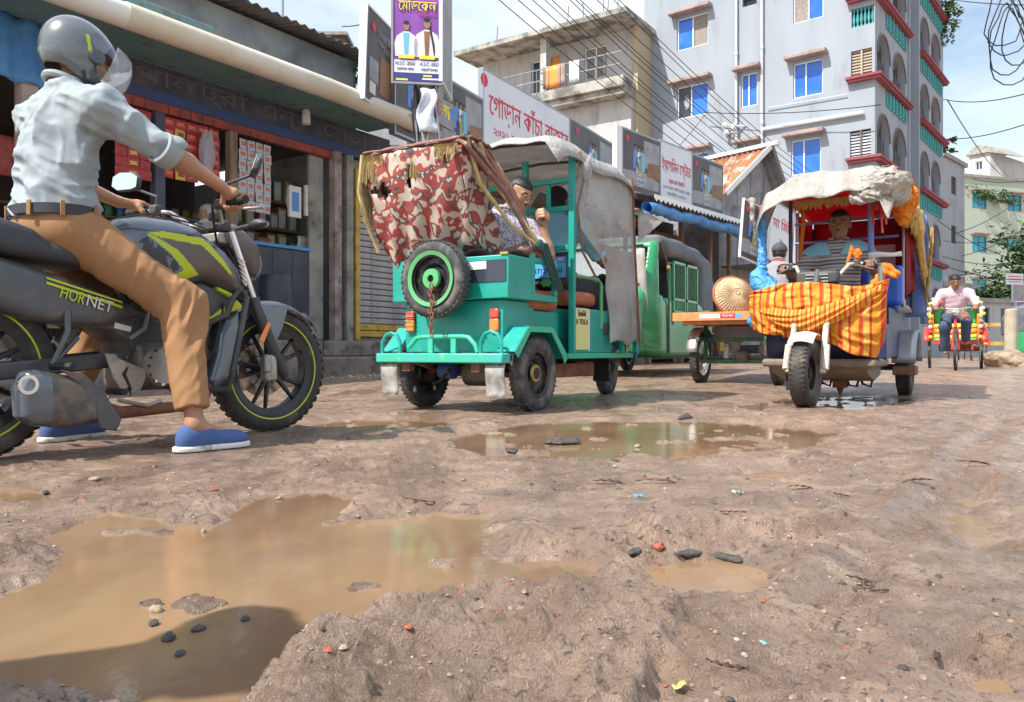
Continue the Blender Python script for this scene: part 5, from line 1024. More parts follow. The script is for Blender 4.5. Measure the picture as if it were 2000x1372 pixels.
    # headlight cowl
    hl = QM(0.05, (436, 442), (462, 436), (482, 452), (497, 480), (501, 520), (494, 545), (480, 540), (458, 508), (440, 470)); sdf_obj('headlight_cowl', lambda P: smax(sdp2(P, hl), np.abs(P[:, 1])-0.105+0.05*sst(0.85, 1.0, P[:, 2]), 0.05), (-0.4, -0.18, 0.6), (0.0, 0.18, 1.05), 0.006, M('bronze_paint'), t)
    b = MB(); b.ball((-0.11, 0, 0.80), (0.03, 0.075, 0.075), 16); b.build('headlight', M('clear'), t)
    b = MB(); b.box(-0.36, -0.27, -0.07, 0.07, 0.93, 0.985, 0, Matrix.Rotation(0, 4, 'Y')); b.build('instrument_panel', M('dark_plastic'), t, bev=0.012)
    b = MB(); b.cb((-0.30, 0.0, 0.90), (0.10, 0.16, 0.05)); b.build('fork_clamp', M('alu'), t, bev=0.01)
    # forks
    for s in (-1, 1):
        b = MB(); b.tube([(-0.30, s*0.095, 0.93), (-0.17, s*0.095, 0.62)], 0.021, 12); b.build('fork_tube', M('chrome'), t); b = MB(); b.tube([(-0.17, s*0.095, 0.64), (-0.165, s*0.095, 0.60), (-0.005, s*0.093, 0.30), (0.02, s*0.093, 0.27)], [0.028, 0.030, 0.028, 0.022], 12); b.build('fork_leg', M('dark_plastic'), t)
    b = MB(); b.cb((-0.075, -0.088, 0.31), (0.07, 0.05, 0.13), 0); b.cb((-0.10, -0.105, 0.33), (0.04, 0.03, 0.09)); b.build('brake_caliper', M('alu'), t, bev=0.012)
    b = MB(); b.tube([(-0.30, -0.08, 0.85), (-0.22, -0.13, 0.65), (-0.13, -0.12, 0.45), (-0.09, -0.11, 0.37)], 0.006, 6); b.build('brake_hose', M('rubber'), t)
    b = MB(); b.prism([(0, 0), (0.03, 0.0), (0.03, 0.10), (0.01, 0.10)], -0.003, 0.003, Matrix.Translation((-0.165, -0.125, 0.44)) @ Matrix.Rotation(R(25), 4, 'Y') @ Matrix.Rotation(R(90), 4, 'X')); b.build('reflector', M('orange_lens'), t, 0)
    # front mudguard
    P = []
    for i in range(22):
        a = R(38+i*5.0); r = 0.335+(0.02 if i < 4 else 0); row = []
        for j in range(9): v = j/8*2-1; row.append((0.0+r*math.cos(a)*(1-0.02*v*v), v*0.072*(0.55+0.45*min(1, i/6)), 0.30+r*math.sin(a)-0.035*v*v))
        P.append(row)
    b = MB(); b.grid(P); b.build('front_mudguard', M('silver_paint'), t, 180, solid=0.006)
    for s in (-1, 1): b = MB(); b.prism([(-0.02, 0.60), (0.06, 0.615), (0.02, 0.50), (-0.06, 0.36), (-0.09, 0.42), (-0.11, 0.60)], s*0.068, s*0.076, Matrix.Rotation(R(90), 4, 'X')); b.build('mudguard_stay', M('silver_paint'), t, bev=0.006)
    # handlebar
    hb = [(-0.47, 0.40, 1.035), (-0.455, 0.26, 1.035), (-0.42, 0.17, 1.02), (-0.355, 0.11, 0.965), (-0.345, 0, 0.962), (-0.355, -0.11, 0.965), (-0.42, -0.17, 1.02), (-0.455, -0.26, 1.03), (-0.47, -0.41, 1.01)]
    b = MB(); b.tube(hb, 0.0115, 10); b.build('handlebar', M('chrome'), t)
    for s, z in ((1, 1.036), (-1, 1.015)):
        b = MB(); b.tube([(-0.458, s*0.28, z), (-0.469, s*0.39, z-0.001)], 0.0165, 12); b.tube([(-0.469, s*0.392, z), (-0.471, s*0.42, z)], 0.0175, 12); b.build('grip', M('rubber'), t); b = MB(); b.cb((-0.45, s*0.235, z), (0.045, 0.055, 0.045)); b.build('switch_pod', M('dark_plastic'), t, bev=0.01)
        b = MB(); b.tube([(-0.41, s*0.24, z-0.005), (-0.385, s*0.30, z-0.015), (-0.385, s*0.40, z-0.02), (-0.39, s*0.43, z-0.018)], [0.007, 0.007, 0.006, 0.009], 8); b.build('lever', M('alu'), t)
    # mirrors: stalk, housing, glass
    for s, cx, cz, rz in ((1, -0.50, 1.175, 12), (-1, -0.41, 1.165, -34)):
        b = MB(); b.tube([(-0.445, s*0.24, 1.04), (-0.44, s*0.245, 1.10), (cx+0.015, s*0.36, cz-0.03)], 0.0065, 8); m_ = b.build('mirror', M('dark_plastic'), t)
        q = Matrix.Translation((cx, s*0.40, cz)) @ Matrix.Rotation(R(rz), 4, 'Z') @ Matrix.Rotation(R(18 if s < 0 else 4), 4, 'Y') @ Matrix.Rotation(R(-90), 4, 'Y'); pl = [(-0.045, -0.05), (-0.035, -0.085), (0.02, -0.09), (0.045, -0.05), (0.05, 0.03), (0.03, 0.075), (-0.02, 0.08), (-0.045, 0.04)]
        b = MB(); b.prism([(x*0.96, y*0.96) for x, y in pl], -0.022, 0.004, q); b.build('housing', M('dark_plastic'), m_, bev=0.01); b = MB(); b.prism([(x*0.86, y*0.88) for x, y in pl], 0.006, 0.009, q); b.build('glass', M('mirror_glass'), m_, 0)
    for s in (-1, 1): b = MB(); b.tube([(-0.27, s*0.10, 0.945), (-0.27, s*0.20, 0.95)], [0.010, 0.013], 8); b.ball((-0.265, s*0.245, 0.955), (0.028, 0.055, 0.024), 12); q = b.build('turn_signal', M('dark_plastic'), t); b = MB(); b.ball((-0.252, s*0.25, 0.955), (0.026, 0.045, 0.018), 12); b.build('lens', M('clear'), q)
    # seat and tail
    seat = [(-0.84, 0.79), (-0.80, 0.84), (-0.95, 0.795), (-1.10, 0.785), (-1.16, 0.83), (-1.35, 0.88), (-1.55, 0.92), (-1.55, 0.86), (-1.25, 0.73), (-0.95, 0.70)]
    sdf_obj('seat', lambda P: smax(sdp2(P, seat), np.abs(P[:, 1])-0.125-0.03*sst(-0.85, -1.05, P[:, 0])+0.05*sst(-1.2, -1.5, P[:, 0]), 0.05), (-1.62, -0.2, 0.64), (-0.74, 0.2, 0.98), 0.008, M('seat'), t)
    tail = QM(0.13, (-120, 440), (0, 498), (120, 536), (262, 592), (282, 618), (215, 640), (150, 640), (60, 628), (0, 604), (-120, 540)); sdf_obj('tail_panel', lambda P: slab(P, tail, 0.135, 0.05), (-1.9, -0.2, 0.42), (-0.7, 0.2, 0.95), 0.007, M('shell_grey'), t)
    for py0, py1 in ((0, 4), (9, 14)): p = QM(0.143, (92, 541+py0), (240, 589+py0), (240, 589+py1), (92, 541+py1)); b = MB(); b.prism(p, 0.136, 0.1405, Matrix.Rotation(R(90), 4, 'X')); b.build('stripe', M('yellow_green'), t, 0)
    a0 = Qv(MO, MH, 118, 571, 0.143); a1 = Qv(MO, MH, 222, 603, 0.143); an = math.atan2(a1[1]-a0[1], a1[0]-a0[0]); wd_ = math.hypot(a1[0]-a0[0], a1[1]-a0[1])
    for st, f0, f1, m in (('HOR', 0, 0.46, 'yellow_green'), ('NET', 0.48, 1, 'foil_white')): c = ((f0+f1)/2); text(st, 0.062, M(m), t, TM(a0[0]+(a1[0]-a0[0])*c, -0.1415, a0[1]+(a1[1]-a0[1])*c, 90, 0, math.degrees(-an)), width=wd_*(f1-f0)*0.95, ex=0.001)
    lp = QM(0.12, (180, 640), (262, 600), (335, 632), (322, 668), (300, 722), (272, 716), (252, 668), (220, 646)); sdf_obj('frame_cover', lambda P: slab(P, lp, 0.115, 0.02), (-1.0, -0.16, 0.30), (-0.5, 0.16, 0.65), 0.007, M('dark_plastic'), t)
    lb = QM(0.123, (226, 630), (258, 639), (256, 649), (224, 641)); b = MB(); b.prism(lb, 0.116, 0.120, Matrix.Rotation(R(90), 4, 'X')); b.build('sticker', M('foil_white'), t, 0)
    # rear mudguard behind tail
    P = [[(-1.34+0.345*math.cos(R(50+i*7)), (j/6-0.5)*0.17, 0.31+0.35*math.sin(R(50+i*7))-0.03*((j/6-0.5)*2)**2) for j in range(7)] for i in range(14)]; b = MB(); b.grid(P); b.build('rear_mudguard', M('dark_plastic'), t, 180, solid=0.006)
    b = MB(); b.beam((-1.34, -0.09, 0.31), (-0.80, -0.09, 0.36), 0.035, 0.06); b.beam((-1.34, 0.09, 0.31), (-0.80, 0.09, 0.36), 0.035, 0.06); b.build('swing_arm', M('dark_plastic'), t, bev=0.008, kind='stuff')
    b = MB(); b.tube([(-1.0, -0.02, 0.42), (-0.88, -0.02, 0.62)], 0.035, 12); b.build('shock_absorber', M('engine'), t)
    # engine
    b = MB(); b.cb((-0.62, 0, 0.33), (0.30, 0.26, 0.20)); e = b.build('engine', M('engine'), t, bev=0.03)
    for s in (-1, 1): b = MB(); b.lathe([(0.001, 0), (0.085, 0), (0.075, 0.03), (0.001, 0.035)], (-0.66, s*0.13, 0.33), (0, s, 0), 24); b.build('crankcase_cover', M('alu'), e)
    for i in range(6): b = MB(); b.cb((-0.50+0.012*i, 0, 0.44+0.022*i), (0.15, 0.17, 0.009)); b.build('cooling_fin', M('engine'), e)
    b = MB(); b.tube([(-0.44, -0.03, 0.45), (-0.36, -0.05, 0.34), (-0.42, -0.09, 0.20), (-0.60, -0.12, 0.155), (-0.85, -0.15, 0.15), (-0.98, -0.18, 0.18)], [0.022, 0.022, 0.022, 0.023, 0.025, 0.035], 12); b.build('exhaust_pipe', M('rust'), t)
    mf = QM(0.2, (22, 760), (38, 726), (62, 722), (150, 738), (182, 778), (186, 826), (120, 836), (50, 832), (26, 816))
    def mfi(C): return np.where(C[:, 0] < -1.165, 1, 0)
    sdf_obj('muffler', lambda P: slab(P, mf, 0.062, 0.06, -0.215), (-1.4, -0.32, 0.06), (-0.9, -0.1, 0.40), 0.005, [M('engine'), M('silver_paint')], t, mi=mfi)
    x, z = Qv(MO, MH, 47, 752, 0.27); b = MB(); b.lathe([(0.022, 0), (0.034, 0), (0.034, 0.012), (0.022, 0.012)], (x+0.01, -0.268, z), (0, -1, 0), 16, closed=True); b.build('muffler_outlet', M('chrome'), t)
    ms = QM(0.25, (112, 722), (160, 732), (196, 765), (232, 818), (222, 842), (190, 838), (176, 792), (150, 752)); b = MB(); b.prism(ms, 0.262, 0.274, Matrix.Rotation(R(90), 4, 'X')); b.build('heat_shield', M('shell_grey'), t, bev=0.005)
    for a, c in ((205, 690), (225, 690)), : pass
    hp = QM(0.16, (205, 690), (228, 692), (256, 752), (240, 768), (222, 740)); b = MB(); b.prism(hp, 0.150, 0.160, Matrix.Rotation(R(90), 4, 'X')); b.build('heel_plate', M('alu'), t, bev=0.004)
    hp = QM(0.16, (232, 700), (284, 722), (286, 738), (276, 762), (258, 772)); b = MB(); b.prism(hp, 0.150, 0.160, Matrix.Rotation(R(90), 4, 'X')); b.build('heel_plate', M('alu'), t, bev=0.004)
    for lat, s in ((1, -1), (-1, 1)):
        b = MB(); b.tube([(-0.89, s*0.14, 0.235), (-0.89, s*0.25, 0.235)], 0.013, 8); b.build('foot_peg', M('rubber'), t); b = MB(); b.tube([(-0.86, s*0.15, 0.20), (-0.74, s*0.16, 0.17), (-0.70, s*0.19, 0.19)], 0.008, 8); b.build('pedal', M('alu'), t)
        b = MB(); b.tube([(-1.04, s*0.13, 0.54), (-1.06, s*0.17, 0.46), (-1.12, s*0.18, 0.34)], [0.014, 0.012, 0.010], 8); b.tube([(-1.01, s*0.14, 0.44), (-1.12, s*0.18, 0.34)], 0.010, 8); b.build('pillion_bracket', M('shell_grey'), t); b = MB(); b.tube([(-1.12, s*0.17, 0.335), (-1.10, s*0.28, 0.335)], 0.014, 8); b.build('foot_peg', M('rubber'), t)
    b = MB(); b.tube([(-0.52, 0.0, 0.22), (-0.40, -0.22, 0.225), (-0.405, -0.25, 0.30), (-0.33, -0.22, 0.52), (-0.29, -0.20, 0.63), (-0.32, -0.19, 0.66), (-0.36, -0.19, 0.62), (-0.38, -0.18, 0.55), (-0.46, -0.12, 0.50)], 0.0135, 10); b.tube([(-0.30, -0.20, 0.65), (-0.26, 0, 0.64), (-0.30, 0.20, 0.65)], 0.0135, 8)
    b.tube([(-0.52, 0.0, 0.22), (-0.40, 0.22, 0.225), (-0.33, 0.22, 0.52), (-0.29, 0.20, 0.63), (-0.38, 0.18, 0.55)], 0.0135, 10); b.build('crash_guard', M('dark_plastic'), t)
    b = MB(); b.tube([(-0.52, 0, 0.60), (-0.42, -0.10, 0.50), (-0.50, -0.12, 0.30), (-0.54, -0.02, 0.22)], 0.016, 8); b.tube([(-0.25, 0, 0.85), (-0.75, 0, 0.60)], 0.03, 8); b.build('frame', M('dark_plastic'), t, kind='stuff')
    b = MB(); b.tube([(-0.47, -0.20, 1.01), (-0.40, -0.12, 0.93), (-0.33, -0.05, 0.85)], 0.005, 6); b.build('throttle_cable', M('rubber'), t)
    b = MB(); b.tube([(-0.45, 0.22, 1.02), (-0.37, 0.1, 0.9), (-0.33, 0.03, 0.82)], 0.005, 6); b.build('clutch_cable', M('rubber'), t)
    b = MB(); b.cb((-0.375, -0.09, 0.985), (0.06, 0.035, 0.04)); b.build('brake_reservoir', M('dark_plastic'), t, bev=0.008)
    for i in range(14):
        a = i*0.449; b = MB(); b.lathe([(0.001, 0.006), (0.006, 0.006), (0.006, 0), (0.001, 0)], (-0.66+0.078*math.cos(a), -0.163, 0.33+0.078*math.sin(a)), (0, -1, 0), 6); b.build('bolt', M('chrome'), t)
    for k, pts in enumerate((((-0.45, -0.06, 0.58), (-0.50, -0.14, 0.50), (-0.56, -0.15, 0.42), (-0.62, -0.12, 0.40)), ((-0.70, -0.10, 0.56), (-0.74, -0.14, 0.48), (-0.80, -0.14, 0.44)), ((-0.36, -0.13, 0.60), (-0.42, -0.15, 0.40), (-0.50, -0.14, 0.30)), ((-0.78, -0.13, 0.40), (-0.84, -0.16, 0.30), (-0.80, -0.15, 0.22)))): b = MB(); b.tube(pts, 0.007+0.002*(k % 2), 6); b.build('hose', M('rubber' if k != 1 else 'alu'), t)
    b = MB(); b.cb((-0.56, -0.13, 0.44), (0.07, 0.03, 0.05)); b.build('sensor_box', M('alu'), t, bev=0.008); b = MB(); b.lathe([(0.001, 0.02), (0.03, 0.018), (0.034, 0)], (-0.53, -0.135, 0.30), (0, -1, 0), 14); b.build('oil_cap', M('dark_plastic'), t)
    # chain side extras, number plate out of frame
    b = MB(); b.box(-1.72, -1.70, -0.09, 0.09, 0.55, 0.68); b.build('number_plate', M('print_white'), t, bev=0.004)
    return t
moto()
# ------------------------------------------------------------ green electric rickshaw
GO = (-0.237, 5.375); GH = 31.0
mat('teal', (0.010, 0.30, 0.235), 0.38, col2=(0.025, 0.37, 0.33), ns=3, dirt=(0.20, 0.33, 0.30), ds=14, dc=(0.62, 0.78), bump=0.08, bs=30); mat('mint', (0.04, 0.47, 0.25), 0.45, col2=(0.06, 0.42, 0.40), ns=4, dirt=(0.35, 0.45, 0.40), ds=14, dc=(0.6, 0.8))
mat('green_rim', (0.10, 0.42, 0.16), 0.4, dirt=(0.2, 0.2, 0.15), ds=8, dc=(0.5, 0.75)); mat('tarp_grey', (0.45, 0.44, 0.43), 0.45, col2=(0.60, 0.58, 0.56), ns=3, dirt=(0.25, 0.20, 0.18), ds=5, dc=(0.55, 0.8), bump=0.9, bs=7, dist=0.05)
mat('straw', (0.52, 0.40, 0.18), 0.8, col2=(0.38, 0.28, 0.13), ns=20); mat('seat_orange', (0.42, 0.13, 0.055), 0.5, col2=(0.36, 0.10, 0.04), ns=4, bump=0.2, bs=20); mat('flap', (0.20, 0.20, 0.20), 0.6, dirt=(0.42, 0.39, 0.35), ds=14, dc=(0.45, 0.65), col2=(0.35, 0.34, 0.33), ns=9)
mat('clear_sheet', (0.55, 0.53, 0.50), 0.25, alpha=0.45, col2=(0.40, 0.38, 0.37), ns=6, bump=0.7, bs=8, dist=0.03); mat('poster_yellow', (0.72, 0.72, 0.30), 0.5); mat('gold', (0.50, 0.38, 0.12), 0.4, metal=0.5); mat('hood_rib', (0.22, 0.10, 0.08), 0.7, dirt=(0.5, 0.45, 0.35), ds=10)
camo('camo', [(0.60, 0.50, 0.40), (0.11, 0.09, 0.10), (0.42, 0.075, 0.065), (0.40, 0.075, 0.065), (0.62, 0.53, 0.44), (0.62, 0.53, 0.44)], 13, 0.75, 1.0, 0.5)
mapn = None
def fringe(b, p0, p1, n, L_, rr, w=0.006):
    p0 = Vector(p0); p1 = Vector(p1)
    for i in range(n):
        q = p0.lerp(p1, i/n); l = L_*rr.uniform(0.6, 1.2); dx = rr.uniform(-.015, .015); dy = rr.uniform(-.012, .012)
        b.add([q+Vector((-w, 0, 0)), q+Vector((w, 0, 0)), q+Vector((w*0.6+dx, dy, -l)), q+Vector((-w*0.6+dx, dy, -l))], [(0, 1, 2, 3)])
        b.add([q+Vector((0, -w, 0)), q+Vector((0, w, 0)), q+Vector((dx, w*0.6+dy, -l)), q+Vector((dx, -w*0.6+dy, -l))], [(0, 1, 2, 3)])
def bxs(t, name, m, *bs, bev=0.006, **k):
    b = MB()
    for q in bs: b.box(*q)
    return b.build(name, M(m), t, bev=bev, **k)
def erick():
    t = thing('electric_rickshaw', 'teal green electric three wheeler seen from behind, with camouflage folding hood and spare wheel', 'rickshaw', (GO[0], GO[1], 0), GH); rr = random.Random(4)
    for y, nm in ((-0.44, 'r'), (0.44, 'l')): wheel(t, (0, y, 0.245), (0, 1 if y > 0 else -1, 0), 0.248, 0.10, 0.165, 'disc', rm='rim_black', hub='gold' if y < 0 else None, tm='tyre_clean')
    wheel(t, (2.13, 0, 0.245), (0.12, -1, 0), 0.248, 0.09, 0.165, 'alloy', tm='tyre_clean')
    # stars on the left wheel's inner side
    for a in (200, 250):
        b = MB(); b.prism([(0.024*(1 if i % 2 == 0 else 0.42)*math.sin(i*math.pi/5), 0.024*(1 if i % 2 == 0 else 0.42)*math.cos(i*math.pi/5)) for i in range(10)], 0, 0.003, Matrix.Translation((-0.175*math.sin(R(a-225)*1.6)-0.08, 0.383, 0.13)) @ Matrix.Rotation(R(90), 4, 'X')); b.build('star', M('white'), t, 0)
    # body: lower box, upper box, floor
    x0 = -0.29
    bxs(t, 'lower_body', 'teal', (x0, 0.10, -0.385, 0.385, 0.38, 0.712))
    bxs(t, 'upper_body', 'teal', (x0-0.05, -0.02, -0.455, 0.455, 0.716, 0.985))
    bxs(t, 'side_rail', 'teal', (-0.05, 0.30, -0.46, -0.43, 0.716, 0.76), (-0.05, -0.01, -0.46, -0.43, 0.76, 1.02), (0.26, 0.30, -0.46, -0.43, 0.76, 1.0), (-0.01, 0.26, -0.455, -0.435, 0.96, 1.0), kind='stuff')
    bxs(t, 'side_rail', 'teal', (-0.05, 0.30, 0.43, 0.46, 0.716, 0.76), (0.26, 0.30, 0.43, 0.46, 0.76, 1.0), (-0.01, 0.26, 0.435, 0.455, 0.96, 1.0), kind='stuff')
    b = MB(); b.box(x0-0.056, x0-0.052, -0.44, -0.08, 0.82, 0.955); b.build('rear_window', M('glass_dark'), t, 0); b = MB(); b.box(x0-0.061, x0-0.057, -0.30, -0.16, 0.90, 0.95); b.build('sticker', M('white'), t, 0)
    b = MB(); b.box(x0-0.059, x0-0.053, -0.455, -0.40, 0.985, 1.0); b.build('trim', M('gold'), t, 0)
    bxs(t, 'seat_box', 'teal', (0.101, 0.45, -0.385, 0.385, 0.38, 0.66), bev=0.01)
    bxs(t, 'floor', 'mint', (0.452, 1.62, -0.47, 0.47, 0.335, 0.375)); bxs(t, 'side_panel', 'teal', (0.453, 1.30, -0.30, 0.30, 0.376, 0.70))
    bxs(t, 'side_panel', 'teal', (0.60, 1.26, -0.44, -0.42, 0.376, 0.70)); bxs(t, 'side_panel', 'teal', (0.60, 1.26, 0.42, 0.44, 0.376, 0.70))
    # rear bumper with hoops
    bxs(t, 'bumper', 'mint', (-0.47, -0.37, -0.49, 0.49, 0.315, 0.375), bev=0.008); bxs(t, 'bumper_shelf', 'teal', (-0.37, x0-0.002, -0.47, 0.47, 0.36, 0.378))
    for y in (-0.38, 0.40): b = MB(); b.tube([(-0.42, y-0.075, 0.375), (-0.42, y-0.073, 0.45), (-0.42, y-0.045, 0.495), (-0.42, y, 0.51), (-0.42, y+0.045, 0.495), (-0.42, y+0.073, 0.45), (-0.42, y+0.075, 0.375)], 0.012, 8); b.build('hoop', M('teal'), t)
    b = MB(); b.tube([(-0.40, -0.27, 0.38), (-0.40, -0.25, 0.43), (-0.40, -0.20, 0.475), (-0.40, -0.15, 0.48), (-0.40, 0.15, 0.48), (-0.40, 0.20, 0.475), (-0.40, 0.27, 0.41)], 0.016, 8)
    for y in (-0.09, 0.09): b.box(-0.41, -0.39, y-0.02, y+0.02, 0.378, 0.475)
    b.build('bumper_rail', M('mint'), t, bev=0.003)
    for y in (-0.42, 0.40):
        P = [[(-0.435-0.01*math.sin(j*0.9), y+(i/5-0.5)*0.135, 0.312-0.205*j/7-0.008*math.sin(i*2+j)) for j in range(8)] for i in range(6)]; b = MB(); b.grid(P); b.build('mud_flap', M('flap'), t, 180, solid=0.007)
        b = MB(); b.box(-0.44, -0.42, y-0.06, y+0.06, 0.285, 0.313); b.build('flap_bracket', M('rust'), t)
    for y in (-0.33, 0.33):
        b = MB(); b.box(x0-0.025, x0-0.002, y-0.033, y+0.033, 0.595, 0.655); b.build('tail_light', M('red_lens'), t, bev=0.008); b = MB(); b.box(x0-0.025, x0-0.002, y-0.033, y+0.033, 0.515, 0.592); b.build('turn_signal', M('orange_lens'), t, bev=0.008)
        if y > 0:
            for z in (0.53, 0.56, 0.59, 0.62): b = MB(); b.tube([(x0-0.03, y-0.036, z), (x0-0.03, y+0.036, z)], 0.0025, 5); b.build('guard_wire', M('gold'), t)
    # fenders: faceted
    for s in (-1, 1):
        prof = [(-0.37, 0.385), (-0.20, 0.545), (0.12, 0.545), (0.30, 0.385), (0.33, 0.34)]; y0, y1 = s*0.388, s*0.515; b = MB()
        for i in range(4): a, c = prof[i], prof[i+1]; b.add([(a[0], y0, a[1]), (c[0], y0, c[1]), (c[0], y1, c[1]), (a[0], y1, a[1])], [(0, 1, 2, 3)])
        b.build('fender', M('teal'), t, 0, solid=0.008)
        q = prof+[(x*0.88 if True else x, z-0.035) for x, z in prof[::-1]]; b = MB(); b.prism([(x, z) for x, z in q], -(s*0.52), -(s*0.512), Matrix.Rotation(R(90), 4, 'X')); b.build('fender_lip', M('mint'), t, 0)
    # rear axle, motor, springs
    b = MB(); b.tube([(0, -0.40, 0.245), (0, 0.40, 0.245)], 0.03, 10); b.build('axle', M('rust'), t); b = MB(); b.lathe([(0.001, -0.1), (0.075, -0.1), (0.085, -0.05), (0.085, 0.08), (0.05, 0.11), (0.001, 0.11)], (-0.03, -0.03, 0.24), (0, 1, 0), 20); b.build('differential', M('engine'), t)
    b = MB(); b.lathe([(0.001, 0), (0.06, 0), (0.06, 0.10), (0.001, 0.10)], (-0.10, 0.12, 0.26), (0, 1, 0), 18); b.build('motor', M('blue_motor'), t)
    for y in (-0.27, 0.27):
        for k in range(4): b = MB(); l = 0.42-0.08*k; b.tube([(-l, y, 0.33-0.012*k), (-l*0.4, y, 0.275-0.010*k), (l*0.4, y, 0.275-0.010*k), (l, y, 0.33-0.012*k)], 0.008, 6, flat=2.5); b.build('leaf_spring', M('rust'), t)
        b = MB(); b.box(-0.43, -0.38, y-0.03, y+0.03, 0.26, 0.33); b.build('shackle', M('rust'), t)
    b = MB(); b.tube([(-0.18, 0.10, 0.27), (-0.22, 0.13, 0.20), (-0.20, 0.22, 0.17), (-0.12, 0.26, 0.24)], 0.010, 6); b.build('hose', M('rubber'), t)
    bxs(t, 'chassis', 'rubber', (-0.36, 2.0, -0.20, -0.15, 0.30, 0.333), (-0.36, 2.0, 0.15, 0.20, 0.30, 0.333), kind='stuff')
    bxs(t, 'battery_box', 'rust', (0.35, 1.1, -0.36, 0.36, 0.20, 0.30)); bxs(t, 'mud_flap', 'rubber', (1.50, 1.51, -0.30, -0.16, 0.14, 0.333), bev=0)
    # spare wheel on the back
    w = wheel(t, (x0-0.145, 0.03, 0.845), (-1, 0, 0), 0.248, 0.10, 0.170, 'disc', rm='rim_black', name='spare_wheel', tm='tyre_clean', label='spare wheel with a green rim chained to the back'); 
    b = MB(); b.lathe([(0.150, 0.045), (0.176, 0.050), (0.176, 0.058), (0.150, 0.052)], (0, 0, 0), (0, 0, 1), 40, closed=True); b.build('green_ring', M('green_rim'), w); b = MB(); b.lathe([(0.025, 0.03), (0.065, 0.03), (0.062, 0.05), (0.025, 0.052)], (0, 0, 0), (0, 0, 1), 20, closed=True); b.build('green_hub', M('green_rim'), w)
    for k in range(9):
        a = k*0.55; b = MB(); c = Vector((x0-0.212, 0.01+0.010*math.sin(k*2), 0.79-0.036*k)); b.tube([c+Vector((0.006*math.cos(q)*(k % 2), 0.014*math.cos(q), 0.024*math.sin(q))) for q in np.linspace(0, 2*math.pi, 10)], 0.005, 6); b.build('chain_link', M('rust'), t)
    # partition posts and rails
    zt = 1.765
    for y in (-0.46, -0.08, 0.46): b = MB(); b.box(0.50, 0.535, y-0.022, y+0.022, 0.376, zt); b.build('post', M('teal'), t, bev=0.004)
    for z in (1.60, 1.40, 1.12): b = MB(); b.box(0.503, 0.532, -0.438, 0.438, z-0.018, z+0.018); b.build('cross_bar', M('teal'), t, bev=0.003)
    b = MB(); b.box(0.506, 0.53, -0.285, -0.255, 1.42, 1.58); b.build('upright', M('teal'), t, bev=0.003)
    for y in (-0.46, 0.46): b = MB(); b.box(1.46, 1.49, y-0.015, y+0.015, 0.376, 1.77); b.build('post', M('steel' if y < 0 else 'teal'), t, bev=0.003)
    # driver's seat, backrest and number board
    bxs(t, 'seat', 'seat_orange', (0.58, 1.02, -0.42, 0.42, 0.72, 0.83), bev=0.04); bxs(t, 'seat', 'seat_orange', (0.02, 0.42, -0.41, 0.41, 0.665, 0.80), bev=0.04, label='orange brown passenger bench')
    b = MB(); b.box(0.545, 0.60, -0.42, 0.42, 0.86, 1.10); b.build('backrest', M('shell_grey'), t, bev=0.02)
    b = MB(); b.box(0.530, 0.5365, -0.40, -0.10, 0.915, 1.02); nb = b.build('number_board', M('print_cyan2'), t, 0); b = MB(); b.box(0.530, 0.5363, -0.40, -0.10, 1.021, 1.065); b.build('number_board', M('print_blue'), t, 0)
    q = Matrix.Translation((0.529, -0.25, 1.043)) @ Matrix.Rotation(R(-90), 4, 'Z') @ Matrix.Rotation(R(90), 4, 'X'); text('SUMON MOTORS', 0.035, M('white'), t, q, width=0.27); q = Matrix.Translation((0.529, -0.25, 0.965)) @ Matrix.Rotation(R(-90), 4, 'Z') @ Matrix.Rotation(R(90), 4, 'X'); text('01712909863', 0.05, M('print_navy'), t, q, width=0.25)
    for z in (0.88, 1.09): b = MB(); b.prism([(0.05*math.cos(a)*(1-0.3*(i % 2)), 0.035*math.sin(a)*(1-0.3*(i % 2))) for i, a in enumerate(np.linspace(0, 2*math.pi, 12, endpoint=False))], 0, 0.008, Matrix.Translation((0.525, -0.25, z)) @ Matrix.Rotation(R(-90), 4, 'Z') @ Matrix.Rotation(R(90), 4, 'X')); b.build('ornament', M('green_rim'), t, 0)
    # yellow poster on the side
    q = Matrix.Translation((0.82, -0.4425, 0.53)) @ Matrix.Rotation(R(90), 4, 'X')
    bxs(t, 'poster', 'poster_yellow', (0.605, 0.82, -0.4435, -0.4408, 0.40, 0.69), bev=0); b = MB(); b.box(0.822, 0.836, -0.446, -0.441, 0.39, 0.70); b.box(0.605, 0.822, -0.446, -0.441, 0.692, 0.70); b.build('poster_frame', M('white'), t, 0)
    text('িরভিনউ', 0.05, M('print_black'), t, TM(0.71, -0.4445, 0.655), width=0.13); text('R TESLA', 0.055, M('print_black'), t, TM(0.712, -0.4445, 0.60), width=0.19)
    b = MB(); b.lathe([(0.001, 0), (0.05, 0), (0.05, 0.01), (0.001, 0.01)], (1.13, -0.44, 0.56), (0, -1, 0), 16); b.build('round_cover', M('shell_grey'), t)
    # front: cowl, front mudguard, side hoops
    bxs(t, 'front_panel', 'teal', (1.62, 1.66, -0.40, 0.40, 0.40, 0.95)); bxs(t, 'side_shelf', 'teal', (1.32, 1.66, -0.50, -0.30, 0.60, 0.625), (1.62, 1.66, -0.50, -0.46, 0.376, 0.60), (1.34, 1.37, -0.50, -0.46, 0.376, 0.60), kind='stuff')
    b = MB(); b.tube([(1.40, -0.48, 0.625), (1.40, -0.48, 0.70), (1.44, -0.48, 0.74), (1.52, -0.48, 0.74), (1.56, -0.48, 0.70), (1.56, -0.48, 0.625)], 0.011, 8); b.build('hoop', M('teal'), t)
